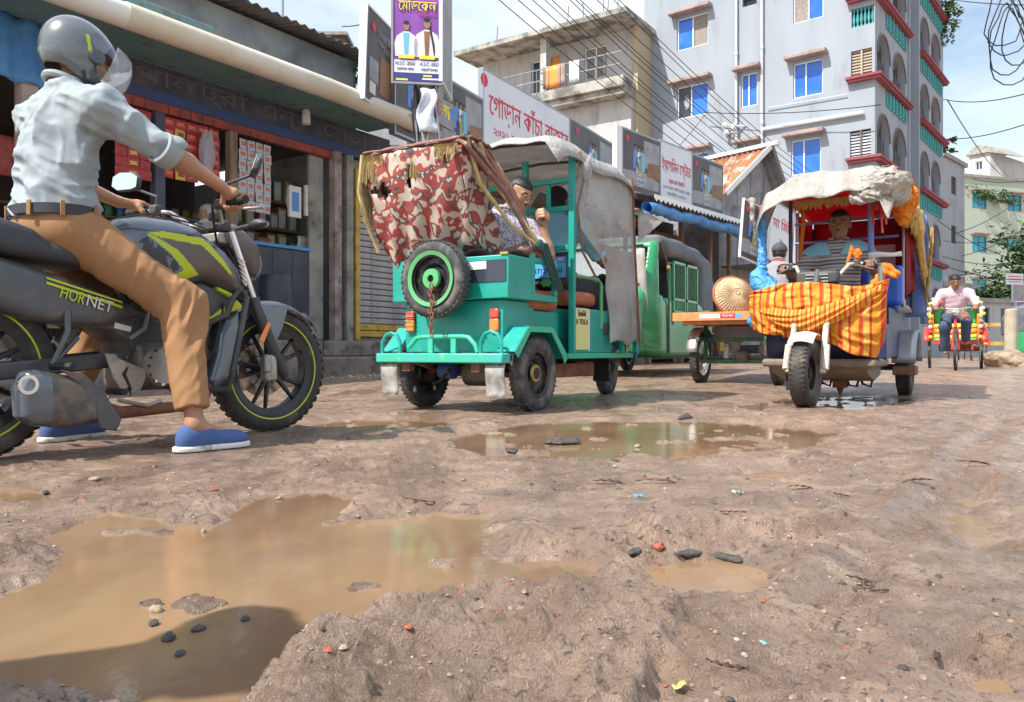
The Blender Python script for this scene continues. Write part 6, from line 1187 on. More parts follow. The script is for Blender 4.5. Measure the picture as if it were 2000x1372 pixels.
    for k in range(2): b = MB(); b.tube([(1.63+0.02*k, -0.50, 0.55), (1.70, -0.50, 0.50), (1.72, -0.49, 0.42), (1.62, -0.49, 0.34)], 0.010, 8); b.build('guard_tube', M('mint'), t)
    for k in range(6): b = MB(); b.lathe([(0.03, 0), (0.042, 0.01), (0.03, 0.02)], (1.70, -0.36, 0.42+0.032*k), (0, 0, 1), 14); b.build('spring_coil', M('rubber'), t)
    b = MB(); b.tube([(1.86, 0, 1.05), (2.10, 0, 0.35)], 0.03, 10); b.tube([(1.85, -0.09, 0.95), (2.13, -0.08, 0.245)], 0.018, 8); b.tube([(1.85, 0.09, 0.95), (2.13, 0.08, 0.245)], 0.018, 8); b.build('front_fork', M('shell_grey'), t, kind='stuff')
    b = MB(); b.tube([(1.50, -0.33, 1.00), (1.58, -0.22, 1.0), (1.80, -0.05, 1.0), (1.80, 0.05, 1.0), (1.58, 0.22, 1.0), (1.50, 0.33, 1.00)], 0.012, 8); b.build('handlebar', M('chrome'), t)
    b = MB(); b.tube([(1.48, -0.36, 0.995), (1.55, -0.26, 1.0)], 0.024, 10); b.ball((1.60, -0.20, 0.99), 0.05, 12); b.build('grip', M('rubber'), t)
    b = MB(); P = [[(2.13+0.29*math.cos(R(25+i*8)), (j/6-0.5)*0.16, 0.245+0.29*math.sin(R(25+i*8))-0.02*((j/6-0.5)*2)**2) for j in range(7)] for i in range(17)]; b.grid(P); b.build('front_mudguard', M('white'), t, 180, solid=0.006)
    b = MB(); b.tube([(1.05, -0.44, 0.56), (1.05, -0.44, 0.90), (0.98, -0.44, 0.93), (0.60, -0.44, 0.93)], 0.014, 8); b.build('arm_rail', M('green_rim'), t)
    # canopy tarp above the driver
    rs = random.Random(9); P = []; nx, ny = 26, 26
    for i in range(nx):
        u = i/(nx-1); row = []
        for j in range(ny):
            v = j/(ny-1)*2-1; x = 0.22+u*1.36; e = max(0, abs(v)-0.82)/0.18; ef = max(0, u-0.93)/0.07; eb = max(0, 0.05-u)/0.05
            z = 1.955-0.02*v*v-0.14*e**1.3-0.08*ef-0.07*eb+0.012*math.sin(9*v+4*u)+0.010*math.sin(13*u+5*v*v)-0.02*math.sin(math.pi*u)**2*(1-abs(v)); y = -v*(0.50+0.012*math.sin(11*u)+0.02*e)
            row.append((x-0.03*eb+0.02*ef, y, z-0.075))
        P.append(row)
    b = MB(); b.grid(P); b.build('canopy', M('tarp_grey'), t, 180, solid=0.006)
    for x in (0.30, 0.9, 1.50): b = MB(); b.tube([(x, -0.46, 1.755), (x, -0.44, 1.815), (x, 0, 1.84), (x, 0.44, 1.815), (x, 0.46, 1.755)], 0.012, 8); b.build('canopy_rib', M('shell_grey'), t)
    for y in (-0.46, 0.46): b = MB(); b.tube([(0.28, y, 1.765), (1.52, y, 1.765)], 0.012, 8); b.build('canopy_rail', M('teal'), t)
    # plastic side sheet with clear window
    nu, nv = 44, 56; P = []
    for i in range(nu+1):
        u = i/nu; row = []
        for j in range(nv+1):
            v = j/nv; xl = 0.56+0.55*float(sst(0.33, 0.62, v))+0.02*math.sin(v*17); x = xl+(1.60-xl)*u; w_ = 0.03*math.sin(u*7+v*3)+0.02*math.sin(v*11+u*2)
            row.append((x+0.04*v*math.sin(u*3), -0.485+w_*0.6-0.05*v*u, 1.78-1.33*v+0.02*math.sin(u*9)*v))
        P.append(row)
    b = MB(); b.v = [p for r in P for p in r]
    for i in range(nu):
        for j in range(nv):
            u, v = i/nu, j/nv; win = 0.17+0.20*u < v < 0.44 and 0.02 < u < 0.93
            b.f.append((i*(nv+1)+j, (i+1)*(nv+1)+j, (i+1)*(nv+1)+j+1, i*(nv+1)+j+1)); b.m.append(1 if win else 0)
    b.build('side_sheet', [M('sheet_white'), M('clear_sheet')], t, 180, solid=0.002)
    b = MB(); b.tube([(1.52, -0.50, 1.79), (1.53, -0.52, 1.2), (1.56, -0.55, 0.42)], 0.010, 6); b.build('tie_pole', M('rust'), t)
    b = MB(); b.tube([(0.56, -0.50, 1.80), (0.58, -0.52, 1.60), (0.54, -0.49, 1.40), (0.60, -0.50, 1.1), (0.90, -0.46, 0.95)], 0.010, 6); b.build('rope', M('old_wood'), t)
    b = MB(); b.ball((0.60, -0.52, 1.66), (0.06, 0.05, 0.075), 12); b.tube([(0.60, -0.52, 1.70), (0.66, -0.54, 1.80)], 0.012, 6); b.tube([(0.62, -0.53, 1.60), (0.63, -0.53, 1.50), (0.60, -0.53, 1.43)], [0.014, 0.01, 0.02], 6); b.build('tied_bag', M('clear_sheet'), t)
    b = MB(); b.add([(1.60, -0.52, 1.50), (1.60, -0.52, 1.28), (1.78, -0.66, 1.46), (1.66, -0.58, 1.53)], [(0, 1, 2), (0, 2, 3)]); b.build('torn_corner', M('tarp_grey'), t, 0, solid=0.003)
    # --- folding hood, camouflage cloth on ribs
    piv = (0.02, 0.0, 1.07)
    def hood_pt(u, v):
        """u across from left (0) to right (1), v from the top edge down"""
        y = 0.56-u*0.78; x = -0.50+0.05*math.sin(math.pi*u)*-1+0.22*v*v; z = 1.66-0.02*abs(u-0.5)-v*(0.74-0.16*u)
        x += 0.020*math.sin(u*23+v*9)*v+0.012*math.sin(u*41-v*13); z += 0.012*math.sin(u*37)*v; y *= 1-0.13*v
        return (x, y, z)
    P = [[hood_pt(i/36, j/28) for j in range(29)] for i in range(37)]; b = MB(); b.v = [p for r in P for p in r]
    for i in range(36):
        for j in range(28):
            u, v = (i+.5)/36, (j+.5)/28
            tear = (abs(u-0.20)/0.085+abs(v-0.33)/0.10 < 1) or (abs(u-0.10)/0.08+abs(v-0.30)/0.035 < 1) or (abs(u-0.50-0.1*(v-0.3)**2*8)/0.030+abs(v-0.30)/0.16 < 1)
            if not tear: b.f.append((i*29+j, (i+1)*29+j, (i+1)*29+j+1, i*29+j+1)); b.m.append(0)
    b.build('hood_cloth', M('camo'), t, 180, solid=0.008)
    b = MB(); b.box(-0.34, -0.33, -0.18, 0.46, 1.15, 1.60); b.build('hood_lining', M('dark_lining'), t)
    # sides of the hood
    for s, y in ((1, 0.56), (-1, -0.22)):
        P = []
        for i in range(16):
            u = i/15; row = []
            for j in range(16):
                v = j/15; a = hood_pt(0 if s > 0 else 1, v); top = Vector((-0.50+0.20*u, y, 1.665)); e = Vector((0.02, y*0.98, 1.07)); tgt = Vector((a[0], a[1], a[2])).lerp(Vector((-0.30+0.30*v, y*(1-0.05*v), 1.665-0.66*v)), u); tgt.y += 0.015*math.sin(9*u+11*v); row.append(tgt)
            P.append(row)
        b = MB(); b.grid(P); b.build('hood_cloth', M('camo'), t, 180, solid=0.008)
    def arch(x, z, top, w0, r, m, nm='hood_rib'):
        b = MB(); b.tube([(0.02, -0.455, 1.05), (x*0.40, -0.35, 1.05+(z-1.05)*0.55), (x, -w0*0.24, z-0.03), (x+0.0, -w0*0.20, z), (x, 0.0, z+0.012), (x, w0*0.46, z), (x, w0*0.52, z-0.03), (x*0.45, w0*0.51, 1.05+(z-1.05)*0.55), (0.02, w0*0.48, 1.05)], r, 8); return b.build(nm, M(m), t)
    arch(-0.50, 1.680, 0, 1.02, 0.017, 'hood_rib'); arch(-0.42, 1.705, 0, 1.02, 0.015, 'hood_rib'); arch(-0.32, 1.710, 0, 1.0, 0.015, 'print_brown'); arch(-0.22, 1.695, 0, 1.0, 0.014, 'hood_rib')
    P = [[(-0.52+0.32*i/10+0.01*math.sin(j), 0.56-0.80*j/20, 1.690+0.03*math.sin(math.pi*i/10)+0.008*math.sin(i*2.1+j)) for j in range(21)] for i in range(11)]; b = MB(); b.grid(P); b.build('hood_top', M('hood_rib'), t, 180, solid=0.012)
    b = MB(); fringe(b, (-0.53, 0.56, 1.675), (-0.53, 0.40, 1.655), 60, 0.16, rr); fringe(b, (-0.535, 0.17, 1.665), (-0.535, 0.08, 1.665), 36, 0.17, rr); fringe(b, (-0.53, 0.40, 1.655), (-0.53, -0.21, 1.655), 95, 0.05, rr, 0.004); fringe(b, (-0.535, -0.04, 1.665), (-0.535, -0.20, 1.655), 40, 0.09, rr); fringe(b, (-0.53, 0.57, 1.535), (-0.42, 0.56, 1.40), 40, 0.22, rr); fringe(b, (-0.30, 0.56, 1.25), (-0.25, 0.5, 1.1), 20, 0.16, rr); b.build('straw_fringe', M('straw'), t, 0, kind='stuff')
    b = MB(); pts = [(-0.53, 0.55, 1.675), (-0.54, 0.57, 1.435), (-0.48, 0.56, 1.25), (-0.40, 0.52, 1.05)]; b.tube([Vector(p) for p in pts], 0.016, 6); b.build('straw_rope', M('straw'), t)
    b = MB(); b.tube([(-0.34, -0.24, 1.695), (-0.26, -0.28, 1.485), (-0.12, -0.38, 1.28), (0.02, -0.475, 1.08)], [0.014, 0.018, 0.016, 0.014], 8); b.tube([(-0.46, -0.23, 1.695), (-0.36, -0.26, 1.435), (-0.16, -0.36, 1.2), (0.01, -0.47, 1.07)], [0.013, 0.015, 0.012, 0.010], 8); b.build('straw_rope', M('straw'), t, kind='stuff')
    for k in range(4):  # folding stays
        b = MB(); b.beam((0.02+0.03*k, -0.475, 1.10), (0.24+0.035*k, -0.475, 0.80), 0.016, 0.012); b.build('hood_stay', M('dark_green'), t, bev=0.002)
    b = MB(); b.ball((0.03, -0.47, 1.08), (0.05, 0.025, 0.04), 10); b.build('hood_hinge', M('dark_green'), t)
    P = [[(-0.10+0.22*i/8, -0.45+0.9*j/16, 1.02+0.025*math.sin(i*1.5)+0.02*math.sin(j*1.1)) for j in range(17)] for i in range(9)]; b = MB(); b.grid(P); b.build('folded_cloth', M('hood_rib'), t, 180, solid=0.03)
    return t
mat('blue_motor', (0.06, 0.13, 0.38), 0.5, dirt=(0.2, 0.15, 0.1), ds=12); mat('print_cyan2', (0.10, 0.42, 0.72), 0.4); mat('sheet_white', (0.82, 0.80, 0.77), 0.4, alpha=0.92, col2=(0.66, 0.63, 0.60), ns=3, bump=0.8, bs=6, dist=0.04); mat('dark_lining', (0.06, 0.02, 0.025), 0.9); mat('dark_green', (0.02, 0.09, 0.075), 0.6, dirt=(0.1, 0.1, 0.09), ds=12)
for n_, k_ in (('tarp_grey', 0.3), ('camo', 0.25), ('sheet_white', 0.6)): translucent(M(n_), k_)
ER = erick()
# ------------------------------------------------------------ orange draped rickshaw
OO = (3.16, 7.31); OH = 212.0
mat('sheet_top', (0.58, 0.55, 0.50), 0.35, col2=(0.45, 0.41, 0.37), ns=5, dirt=(0.30, 0.22, 0.12), ds=6, dc=(0.60, 0.8), bump=0.9, bs=10, dist=0.04, coat=0.3); mat('red_cloth', (0.52, 0.03, 0.035), 0.7, col2=(0.38, 0.02, 0.04), ns=4); mat('orange_cloth', (0.85, 0.33, 0.02), 0.7, col2=(0.80, 0.20, 0.02), ns=8, bump=0.5, bs=25)
mat('blue_bag', (0.06, 0.30, 0.72), 0.35, col2=(0.12, 0.42, 0.80), ns=10, bump=0.8, bs=20, dist=0.02); mat('blue_seat', (0.02, 0.12, 0.60), 0.3, bump=0.2, bs=15, coat=0.3); mat('blue_pole', (0.12, 0.18, 0.48), 0.5, dirt=(0.3, 0.3, 0.35), ds=14); mat('yellow_fringe', (0.66, 0.46, 0.16), 0.8, col2=(0.50, 0.33, 0.10), ns=22); mat('navy', (0.02, 0.03, 0.10), 0.45, dirt=(0.14, 0.11, 0.09), ds=4, dc=(0.5, 0.8)); mat('cream_metal', (0.58, 0.53, 0.45), 0.5, dirt=(0.25, 0.18, 0.12), ds=12, dc=(0.5, 0.75)); mat('pan', (0.17, 0.13, 0.10), 0.6, dirt=(0.28, 0.21, 0.16), ds=6, dc=(0.45, 0.7)); mat('silver_fender', (0.40, 0.42, 0.44), 0.35, metal=0.6, dirt=(0.28, 0.24, 0.2), ds=6, dc=(0.5, 0.75))
stripes('drape', [(0.0, (0.86, 0.36, 0.03)), (0.34, (0.72, 0.10, 0.02)), (0.52, (0.80, 0.22, 0.02)), (0.56, (0.88, 0.48, 0.09)), (0.84, (0.62, 0.06, 0.03)), (0.96, (0.84, 0.34, 0.03))], 0.165, 0, 0.75, bump=0.3, coord='UV')
translucent(M('drape'), 0.3); translucent(M('sheet_top'), 0.3); translucent(M('red_cloth'), 0.5); translucent(M('orange_cloth'), 0.3)
def uvgrid(name, P, m, t, solid=0.0, su_=1.0, sv=1.0):
    nu, nv = len(P), len(P[0]); b = MB(); b.grid(P); o = b.build(name, m, t, 180, solid=solid); uv = o.data.uv_layers.new(name='UVMap'); k = 0
    for p in o.data.polygons:
        for li in p.loop_indices: vi = o.data.loops[li].vertex_index; uv.data[li].uv = (vi//nv/(nu-1)*su_, vi % nv/(nv-1)*sv)
    return o
def fold0(P, amp, f1, f2, s): n = vn(P[:, 0]*f1, P[:, 1]*f1, P[:, 2]*f1+0.3, s); return amp*(1-2.4*np.abs(vn(P[:, 0]*f2*0.5+n*1.5, P[:, 1]*f2*0.5, P[:, 2]*f2+n*2+0.2, s+1)))
def orick():
    t = thing('electric_rickshaw', 'dark blue electric three wheeler coming towards the viewer, draped in orange and yellow striped cloth', 'rickshaw', (OO[0], OO[1], 0), OH); rr = random.Random(14)
    for y in (-0.42, 0.42): wheel(t, (0, y, 0.245), (0, 1 if y > 0 else -1, 0), 0.248, 0.12, 0.165, 'disc')
    wheel(t, (2.09, 0, 0.238), (0.05, 1, 0), 0.240, 0.13, 0.150, 'disc')
    bxs(t, 'body', 'navy', (-0.42, 0.95, -0.40, 0.40, 0.34, 0.74)); bxs(t, 'floor_pan', 'pan', (0.951, 1.72, -0.40, 0.40, 0.27, 0.33), bev=0.02); bxs(t, 'side_panel', 'navy', (0.953, 1.20, -0.41, 0.41, 0.331, 0.60))
    b = MB(); P = [[(1.52+0.06*math.sin(math.pi*i/8), -0.40+0.8*j/10, 0.30+0.28*i/8) for j in range(11)] for i in range(9)]; b.grid(P); b.build('front_apron', M('navy'), t, 180, solid=0.01)
    b = MB(); b.prism([(1.70, 0.30), (0.95, 0.30), (0.95, 0.20), (1.30, 0.16), (1.62, 0.22)], -0.34, 0.34, Matrix.Rotation(R(90), 4, 'X')); b.build('under_pan', M('pan'), t, bev=0.01)
    for y, l in ((-0.44, 1), (0.44, 1)):
        P = [[(0.31*math.cos(R(5+i*10.5)), y+(j/4-0.5)*0.19, 0.26+0.31*math.sin(R(5+i*10.5))) for j in range(5)] for i in range(17)]; b = MB(); b.grid(P); b.build('fender', M('silver_fender'), t, 60, solid=0.012)
        b = MB(); b.box(0.05, 0.30, y-0.09, y+0.09, 0.18, 0.26); b.build('axle_mount', M('rust'), t, bev=0.008)
    b = MB(); b.tube([(0, -0.38, 0.245), (0, 0.38, 0.245)], 0.028, 8); b.ball((0, 0, 0.25), 0.09, 12); b.build('axle', M('engine'), t)
    for k in range(5): b = MB(); y = -0.2+0.1*k; b.tube([(1.1, y, 0.21), (1.12, y+0.03, 0.12+0.012*(k % 3)), (1.14, y+0.09, 0.11), (1.12, y+0.11, 0.20)], 0.010, 6); b.build('hanging_cable', M('rubber'), t)
    b = MB(); b.box(1.1, 1.2, 0.02, 0.12, 0.10, 0.2); b.tube([(1.15, 0.07, 0.10), (1.15, 0.07, 0.03)], [0.03, 0.004], 8); b.build('motor_mount', M('rust'), t)
    bxs(t, 'mud_flap', 'rubber', (1.62, 1.63, -0.24, -0.10, 0.09, 0.3), bev=0)
    # fork
    for y in (-0.105, 0.105): b = MB(); b.tube([(1.80, y, 0.80), (2.02, y*1.05, 0.42), (2.10, y*1.1, 0.24)], [0.02, 0.022, 0.022], 10); b.tube([(2.03, y*1.2, 0.43), (2.10, y*1.25, 0.26)], 0.026, 10); b.build('fork_leg', M('cream_metal'), t)
    P = [[(2.09+0.275*math.cos(R(50+i*7)), (j/4-0.5)*0.17, 0.24+0.285*math.sin(R(50+i*7))-0.02*(abs(j-2)/2)**2) for j in range(5)] for i in range(9)]; b = MB(); b.grid(P); b.build('front_mudguard', M('white'), t, 180, solid=0.006)
    b = MB(); b.tube([(1.80, 0, 0.80), (1.66, 0, 0.98)], 0.03, 10); b.build('steering_head', M('shell_grey'), t)
    b = MB(); b.tube([(1.36, -0.34, 1.03), (1.42, -0.27, 1.05), (1.50, -0.19, 1.04), (1.62, -0.13, 0.94), (1.66, -0.05, 0.90), (1.66, 0.05, 0.90), (1.62, 0.13, 0.94), (1.50, 0.19, 1.04), (1.42, 0.27, 1.05), (1.36, 0.34, 1.03)], 0.0135, 10); b.build('handlebar', M('cream_metal'), t)
    for s in (-1, 1): b = MB(); b.tube([(1.42, s*0.27, 1.05), (1.35, s*0.36, 1.03)], 0.021, 12); b.build('grip', M('rubber'), t); b = MB(); b.cb((1.45, s*0.235, 1.045), (0.07, 0.05, 0.07)); b.build('switch_pod', M('dark_plastic'), t, bev=0.015); b = MB(); b.tube([(1.50, s*0.25, 1.03), (1.44, s*0.35, 1.0)], 0.006, 6); b.build('lever', M('alu'), t)
    bxs(t, 'meter_box', 'dark_plastic', (1.60, 1.70, -0.15, 0.15, 0.885, 0.985), bev=0.02)
    for z in (0.905, 0.93, 0.955): b = MB(); b.box(1.701, 1.708, -0.08, 0.08, z-0.005, z+0.005); b.build('meter_line', M('alu'), t, 0)
    # frame posts
    for y, m in ((0.30, 'blue_pole'), (-0.30, 'black_metal')): pass
    for x, y, z0, z1, m in ((1.20, 0.30, 0.34, 1.70, 'blue_pole'), (1.20, -0.30, 0.34, 1.70, 'black_metal'), (0.30, 0.44, 0.74, 1.66, 'steel'), (0.30, -0.44, 0.74, 1.66, 'steel'), (-0.40, 0.44, 0.74, 1.60, 'black_metal'), (-0.40, -0.44, 0.74, 1.60, 'black_metal'), (1.42, -0.47, 0.55, 1.66, 'black_metal'), (1.62, 0.42, 0.75, 1.0, 'steel')):
        b = MB(); b.tube([(x, y, z0), (x, y, z1)], 0.022 if m == 'blue_pole' else 0.016, 8); b.build('post', M(m), t)
    for z in (1.52, 1.35, 1.08): b = MB(); b.tube([(0.50, -0.42, z), (0.50, 0.42, z+0.01)], 0.012, 6); b.build('cross_bar', M('blue_pole' if z != 1.08 else 'black_metal'), t)
    for z in (1.42, 1.12): b = MB(); b.tube([(0.28, 0.45, z), (-0.4, 0.45, z)], 0.009, 6); b.build('side_bar', M('red_cloth'), t)
    # interior red lining, seats
    b = MB(); P = [[(-0.42, -0.44+0.88*i/10, 0.90+0.75*j/8) for j in range(9)] for i in range(11)]; b.grid(P); b.build('back_lining', M('red_cloth'), t, 180, solid=0.01)
    for y in (-0.455, 0.455): P = [[(-0.42+0.74*i/10, y+0.01*math.sin(i*1.3), 0.95+0.70*j/8-(0.12*(i/10)**2 if j == 0 else 0)) for j in range(9)] for i in range(11)]; b = MB(); b.grid(P); b.build('side_lining', M('red_cloth'), t, 180, solid=0.008)
    b = MB(); P = [[(-0.44+1.65*i/16, -0.47+0.94*j/14, 1.66+0.03*math.sin(math.pi*j/14)+0.05*math.sin(math.pi*i/16)) for j in range(15)] for i in range(17)]; b.grid(P); b.build('roof', M('red_cloth'), t, 180, solid=0.02)
    for y in (-0.21, 0.21):
        sdf_obj('seat_back', lambda P: bx(P, (-0.28, y, 1.0), (0.05, 0.19, 0.18), 0.045), (-0.36, y-0.22, 0.78), (-0.2, y+0.22, 1.2), 0.012, M('blue_seat'), t)
    for y in (0.30,): sdf_obj('seat_back', lambda P: bx(P, (0.52, y, 0.94), (0.045, 0.16, 0.17), 0.04), (0.45, y-0.2, 0.72), (0.6, y+0.2, 1.14), 0.012, M('blue_seat'), t, label='nearer blue passenger seat back')
    sdf_obj('seat', lambda P: bx(P, (-0.12, 0, 0.80), (0.20, 0.38, 0.06), 0.05), (-0.36, -0.42, 0.72), (0.12, 0.42, 0.88), 0.015, M('blue_seat'), t); sdf_obj('driver_seat', lambda P: bx(P, (0.78, 0, 0.70), (0.18, 0.34, 0.06), 0.05), (0.55, -0.4, 0.62), (1.0, 0.4, 0.78), 0.015, M('seat_orange'), t)
    b = MB(); b.box(-0.405, -0.398, 0.05, 0.30, 1.15, 1.40); b.build('rear_window', M('print_white'), t, 0)
    for y, m in ((-0.27, 'orange_cloth'),): P = [[(1.0, y+0.035*i/3+0.01*math.sin(j), 1.60-0.62*j/8) for j in range(9)] for i in range(4)]; b = MB(); b.grid(P); b.build('ribbon', M(m), t, 180, solid=0.004)
    # front canopy: billowing plastic over the driver
    P = []; nx, ny = 44, 56
    for i in range(nx):
        u = i/(nx-1); row = []
        for j in range(ny):
            v = j/(ny-1)*2-1      # v=-1 is the image left side (vehicle right)
            y = v*0.53*(1-0.06*u); x = 1.08+0.56*u+0.05*math.cos(v*1.4)*u
            ef = max(0, (u-0.80)/0.20); ee = max(0, (abs(v)-0.80)/0.20); sag = 0.05*math.sin(v*5+u*4)+0.018*math.sin(v*13+u*9)+0.008*math.sin(v*29-u*15)
            z = 1.745-0.05*v*v+0.3*sag+0.03*(v)-(0.16+0.05*(1-abs(v)))*ef**1.1-0.20*ee**1.2+(0.10*max(0, -v-0.2)*-0.9)
            z -= 0.10*max(0, v-0.45)*ef*2.0*abs(math.sin(v*9)); x += 0.012*math.sin(v*17+u*3); y += 0.018*math.sin(u*13+v*4)*ee
            row.append((x, y, z))
        P.append(row)
    b = MB(); b.grid(P); b.build('canopy', M('sheet_top'), t, 180, solid=0.006)
    # bunched corner and knots
    rs = np.array([rr.uniform(-1, 1) for _ in range(12)])
    f = lambda P: sU([ell(P, (1.56, 0.44, 1.62), (0.12, 0.16, 0.10)), ell(P, (1.46, 0.50, 1.58), (0.12, 0.09, 0.11)), ell(P, (1.62, 0.32, 1.52), (0.04, 0.10, 0.06))], 0.06)-fold0(P, 0.020, 9, 22, 3)-fold0(P, 0.008, 25, 50, 4)
    sdf_obj('bunched_plastic', f, (1.3, 0.2, 1.35), (1.85, 0.8, 1.9), 0.009, M('sheet_top'), t)
    f = lambda P: sU([ell(P, (1.58, -0.51, 1.57), (0.028, 0.03, 0.03)), ell(P, (1.60, -0.50, 1.52), (0.02, 0.02, 0.03)), ell(P, (1.58, -0.51, 1.45), (0.018, 0.018, 0.06))], 0.02)-fold0(P, 0.004, 30, 30, 9)
    sdf_obj('knot', f, (1.5, -0.75, 1.35), (1.75, -0.45, 1.72), 0.008, M('sheet_top'), t)
    f = lambda P: sU([ell(P, (1.25, 0.52, 1.60), (0.13, 0.07, 0.12)), ell(P, (1.00, 0.54, 1.57), (0.14, 0.06, 0.11)), ell(P, (1.15, 0.52, 1.47), (0.08, 0.05, 0.10)), ell(P, (0.85, 0.52, 1.62), (0.10, 0.05, 0.06))], 0.05)-fold0(P, 0.022, 10, 26, 5)-fold0(P, 0.008, 28, 60, 6)
    sdf_obj('orange_bundle', f, (0.65, 0.36, 1.25), (1.5, 0.75, 1.85), 0.008, M('orange_cloth'), t)
    # sides, back cloths and fringes
    for y, s in ((0.50, 1),):
        P = [[(1.0-1.5*i/20, y+0.03*math.sin(i*1.1)*j/6+0.02, 1.70-(0.16+0.14*abs(math.sin(i*0.5)))*j/6+0.02*math.sin(i)) for j in range(7)] for i in range(21)]; b = MB(); b.grid(P); b.build('side_valance', M('yellow_fringe'), t, 180, solid=0.006)
    b = MB(); fringe(b, (1.0, 0.53, 1.60), (-0.5, 0.53, 1.50), 150, 0.16, rr, 0.008); fringe(b, (0.95, 0.52, 1.60), (0.85, 0.52, 1.6), 20, 0.2, rr, 0.008); b.build('side_fringe', M('yellow_fringe'), t, 0, kind='stuff')
    b = MB(); fringe(b, (1.22, 0.14, 1.60), (1.22, -0.26, 1.60), 80, 0.07, rr, 0.006); b.build('front_fringe', M('yellow_fringe'), t, 0, kind='stuff')
    pts = [(0.25, 0.51, 1.62), (0.05, 0.53, 1.45), (-0.15, 0.53, 1.30), (-0.35, 0.53, 1.18), (-0.5, 0.54, 1.10)]
    b = MB(); b.tube(pts, [0.045, 0.04, 0.04, 0.035, 0.03], 8); fringe(b, pts[0], pts[2], 60, 0.10, rr, 0.007); fringe(b, pts[2], pts[4], 60, 0.12, rr, 0.007); b.build('rolled_fringe', M('yellow_fringe'), t, kind='stuff')
    P = [[(-0.46-0.10*math.sin(math.pi*j/10), 0.20+0.36*i/8, 1.66-0.95*j/10) for j in range(11)] for i in range(9)]; b = MB(); b.grid(P); b.build('rear_cloth', M('blue_pole'), t, 180, solid=0.01)
    b = MB(); fringe(b, (-0.50, 0.60, 1.55), (-0.50, 0.55, 0.95), 90, 0.14, rr, 0.010); b.build('rear_fringe', M('yellow_fringe'), t, 0, kind='stuff')
    # red tassels
    b = MB()
    for k in range(7): a = k*0.9; b.tube([(1.25, 0.36, 1.52), (1.27+0.02*math.cos(a), 0.36+0.05*math.sin(a), 1.50), (1.28+0.04*math.cos(a), 0.36+0.06*math.sin(a)+0.02*(k > 4), 1.47-0.03*(k % 4)*2)], [0.018, 0.012, 0.008], 6)
    b.build('red_tassel', M('red_lens'), t, kind='stuff')
    b = MB()
    for k in range(5): a = k*1.3; b.tube([(1.42, 0.235, 1.07), (1.44, 0.225+0.03*math.sin(a), 1.12+0.015*k), (1.45, 0.21+0.05*math.sin(a), 1.13-0.02*k)], [0.022, 0.02, 0.008], 6)
    b.build('orange_ribbon_knot', M('orange_cloth'), t, kind='stuff')
    b = MB(); b.tube([(1.20, 0.30, 1.13), (1.24, 0.36, 1.13), (1.25, 0.46, 1.12), (1.25, 0.52, 1.125)], [0.03, 0.022, 0.015, 0.02], 8); b.tube([(1.22, 0.32, 1.11), (1.20, 0.36, 1.0), (1.22, 0.35, 0.85)], 0.010, 6); b.build('white_knot', M('white'), t)
    b = MB(); b.tube([(0.30, 0.46, 0.76), (0.32, 0.50, 0.74), (0.30, 0.40, 0.745)], 0.025, 8); b.build('rope_knot', M('cream_metal'), t)
    # blue plastic wrapping on the left (image) post
    f = lambda P: sU([cap(P, (1.42, -0.47, 1.50), (1.42, -0.47, 0.98), 0.022, 0.040), ell(P, (1.43, -0.46, 0.93), (0.085, 0.10, 0.07)), ell(P, (1.46, -0.40, 0.88), (0.06, 0.10, 0.045)), ell(P, (1.44, -0.50, 0.99), (0.06, 0.06, 0.05))], 0.03)-fold0(P, 0.008, 30, 14, 7)
    sdf_obj('blue_wrapping', f, (1.28, -0.65, 0.8), (1.6, -0.25, 1.56), 0.007, M('blue_bag'), t)
    f = lambda P: sU([ell(P, (1.52, -0.44, 0.72), (0.035, 0.075, 0.11)), ell(P, (1.52, -0.50, 0.63), (0.03, 0.06, 0.05)), ell(P, (1.53, -0.36, 0.80), (0.03, 0.04, 0.06))], 0.05)-fold0(P, 0.010, 22, 14, 8)
    sdf_obj('blue_bag', f, (1.4, -0.62, 0.52), (1.62, -0.28, 0.92), 0.007, M('blue_bag'), t)
    f = lambda P: sU([cap(P, (1.46, -0.47, 0.86), (1.47, -0.51, 0.66), 0.045, 0.03)], 0.03)+0.006*np.sin(P[:, 1]*110+P[:, 2]*20); sdf_obj('white_sack', f, (1.35, -0.6, 0.55), (1.58, -0.38, 0.95), 0.008, M('cream_metal'), t)
    b = MB(); b.ball((1.42, -0.47, 1.53), (0.03, 0.03, 0.035), 10); b.build('red_knot', M('red_lens'), t)
    # striped drape over the nose: full cloth with swags
    nu, nv = 120, 60; P = []
    U_, V_ = np.meshgrid(np.linspace(0, 1, 120), np.linspace(0, 1, 60), indexing='ij'); D1 = np.hypot(U_+0.02, (V_+0.1)*0.75); D2 = np.hypot(1.02-U_, (V_-0.15)*0.9); A1 = np.arctan2(V_+0.1, U_+0.02); A2 = np.arctan2(V_-0.15, 1.02-U_)
    FN = 0.020*(1-2.2*np.abs(vn(D1*9+A1*1.5, A1*3, None, 5)))*np.exp(-D1)+0.022*(1-2.2*np.abs(vn(D2*9, A2*3.5, None, 6)))*np.exp(-D2*0.8)+0.010*(1-2*np.abs(vn(U_*16+V_*2, V_*3, None, 8)))*V_+0.006*vn(U_*30, V_*22, None, 9)
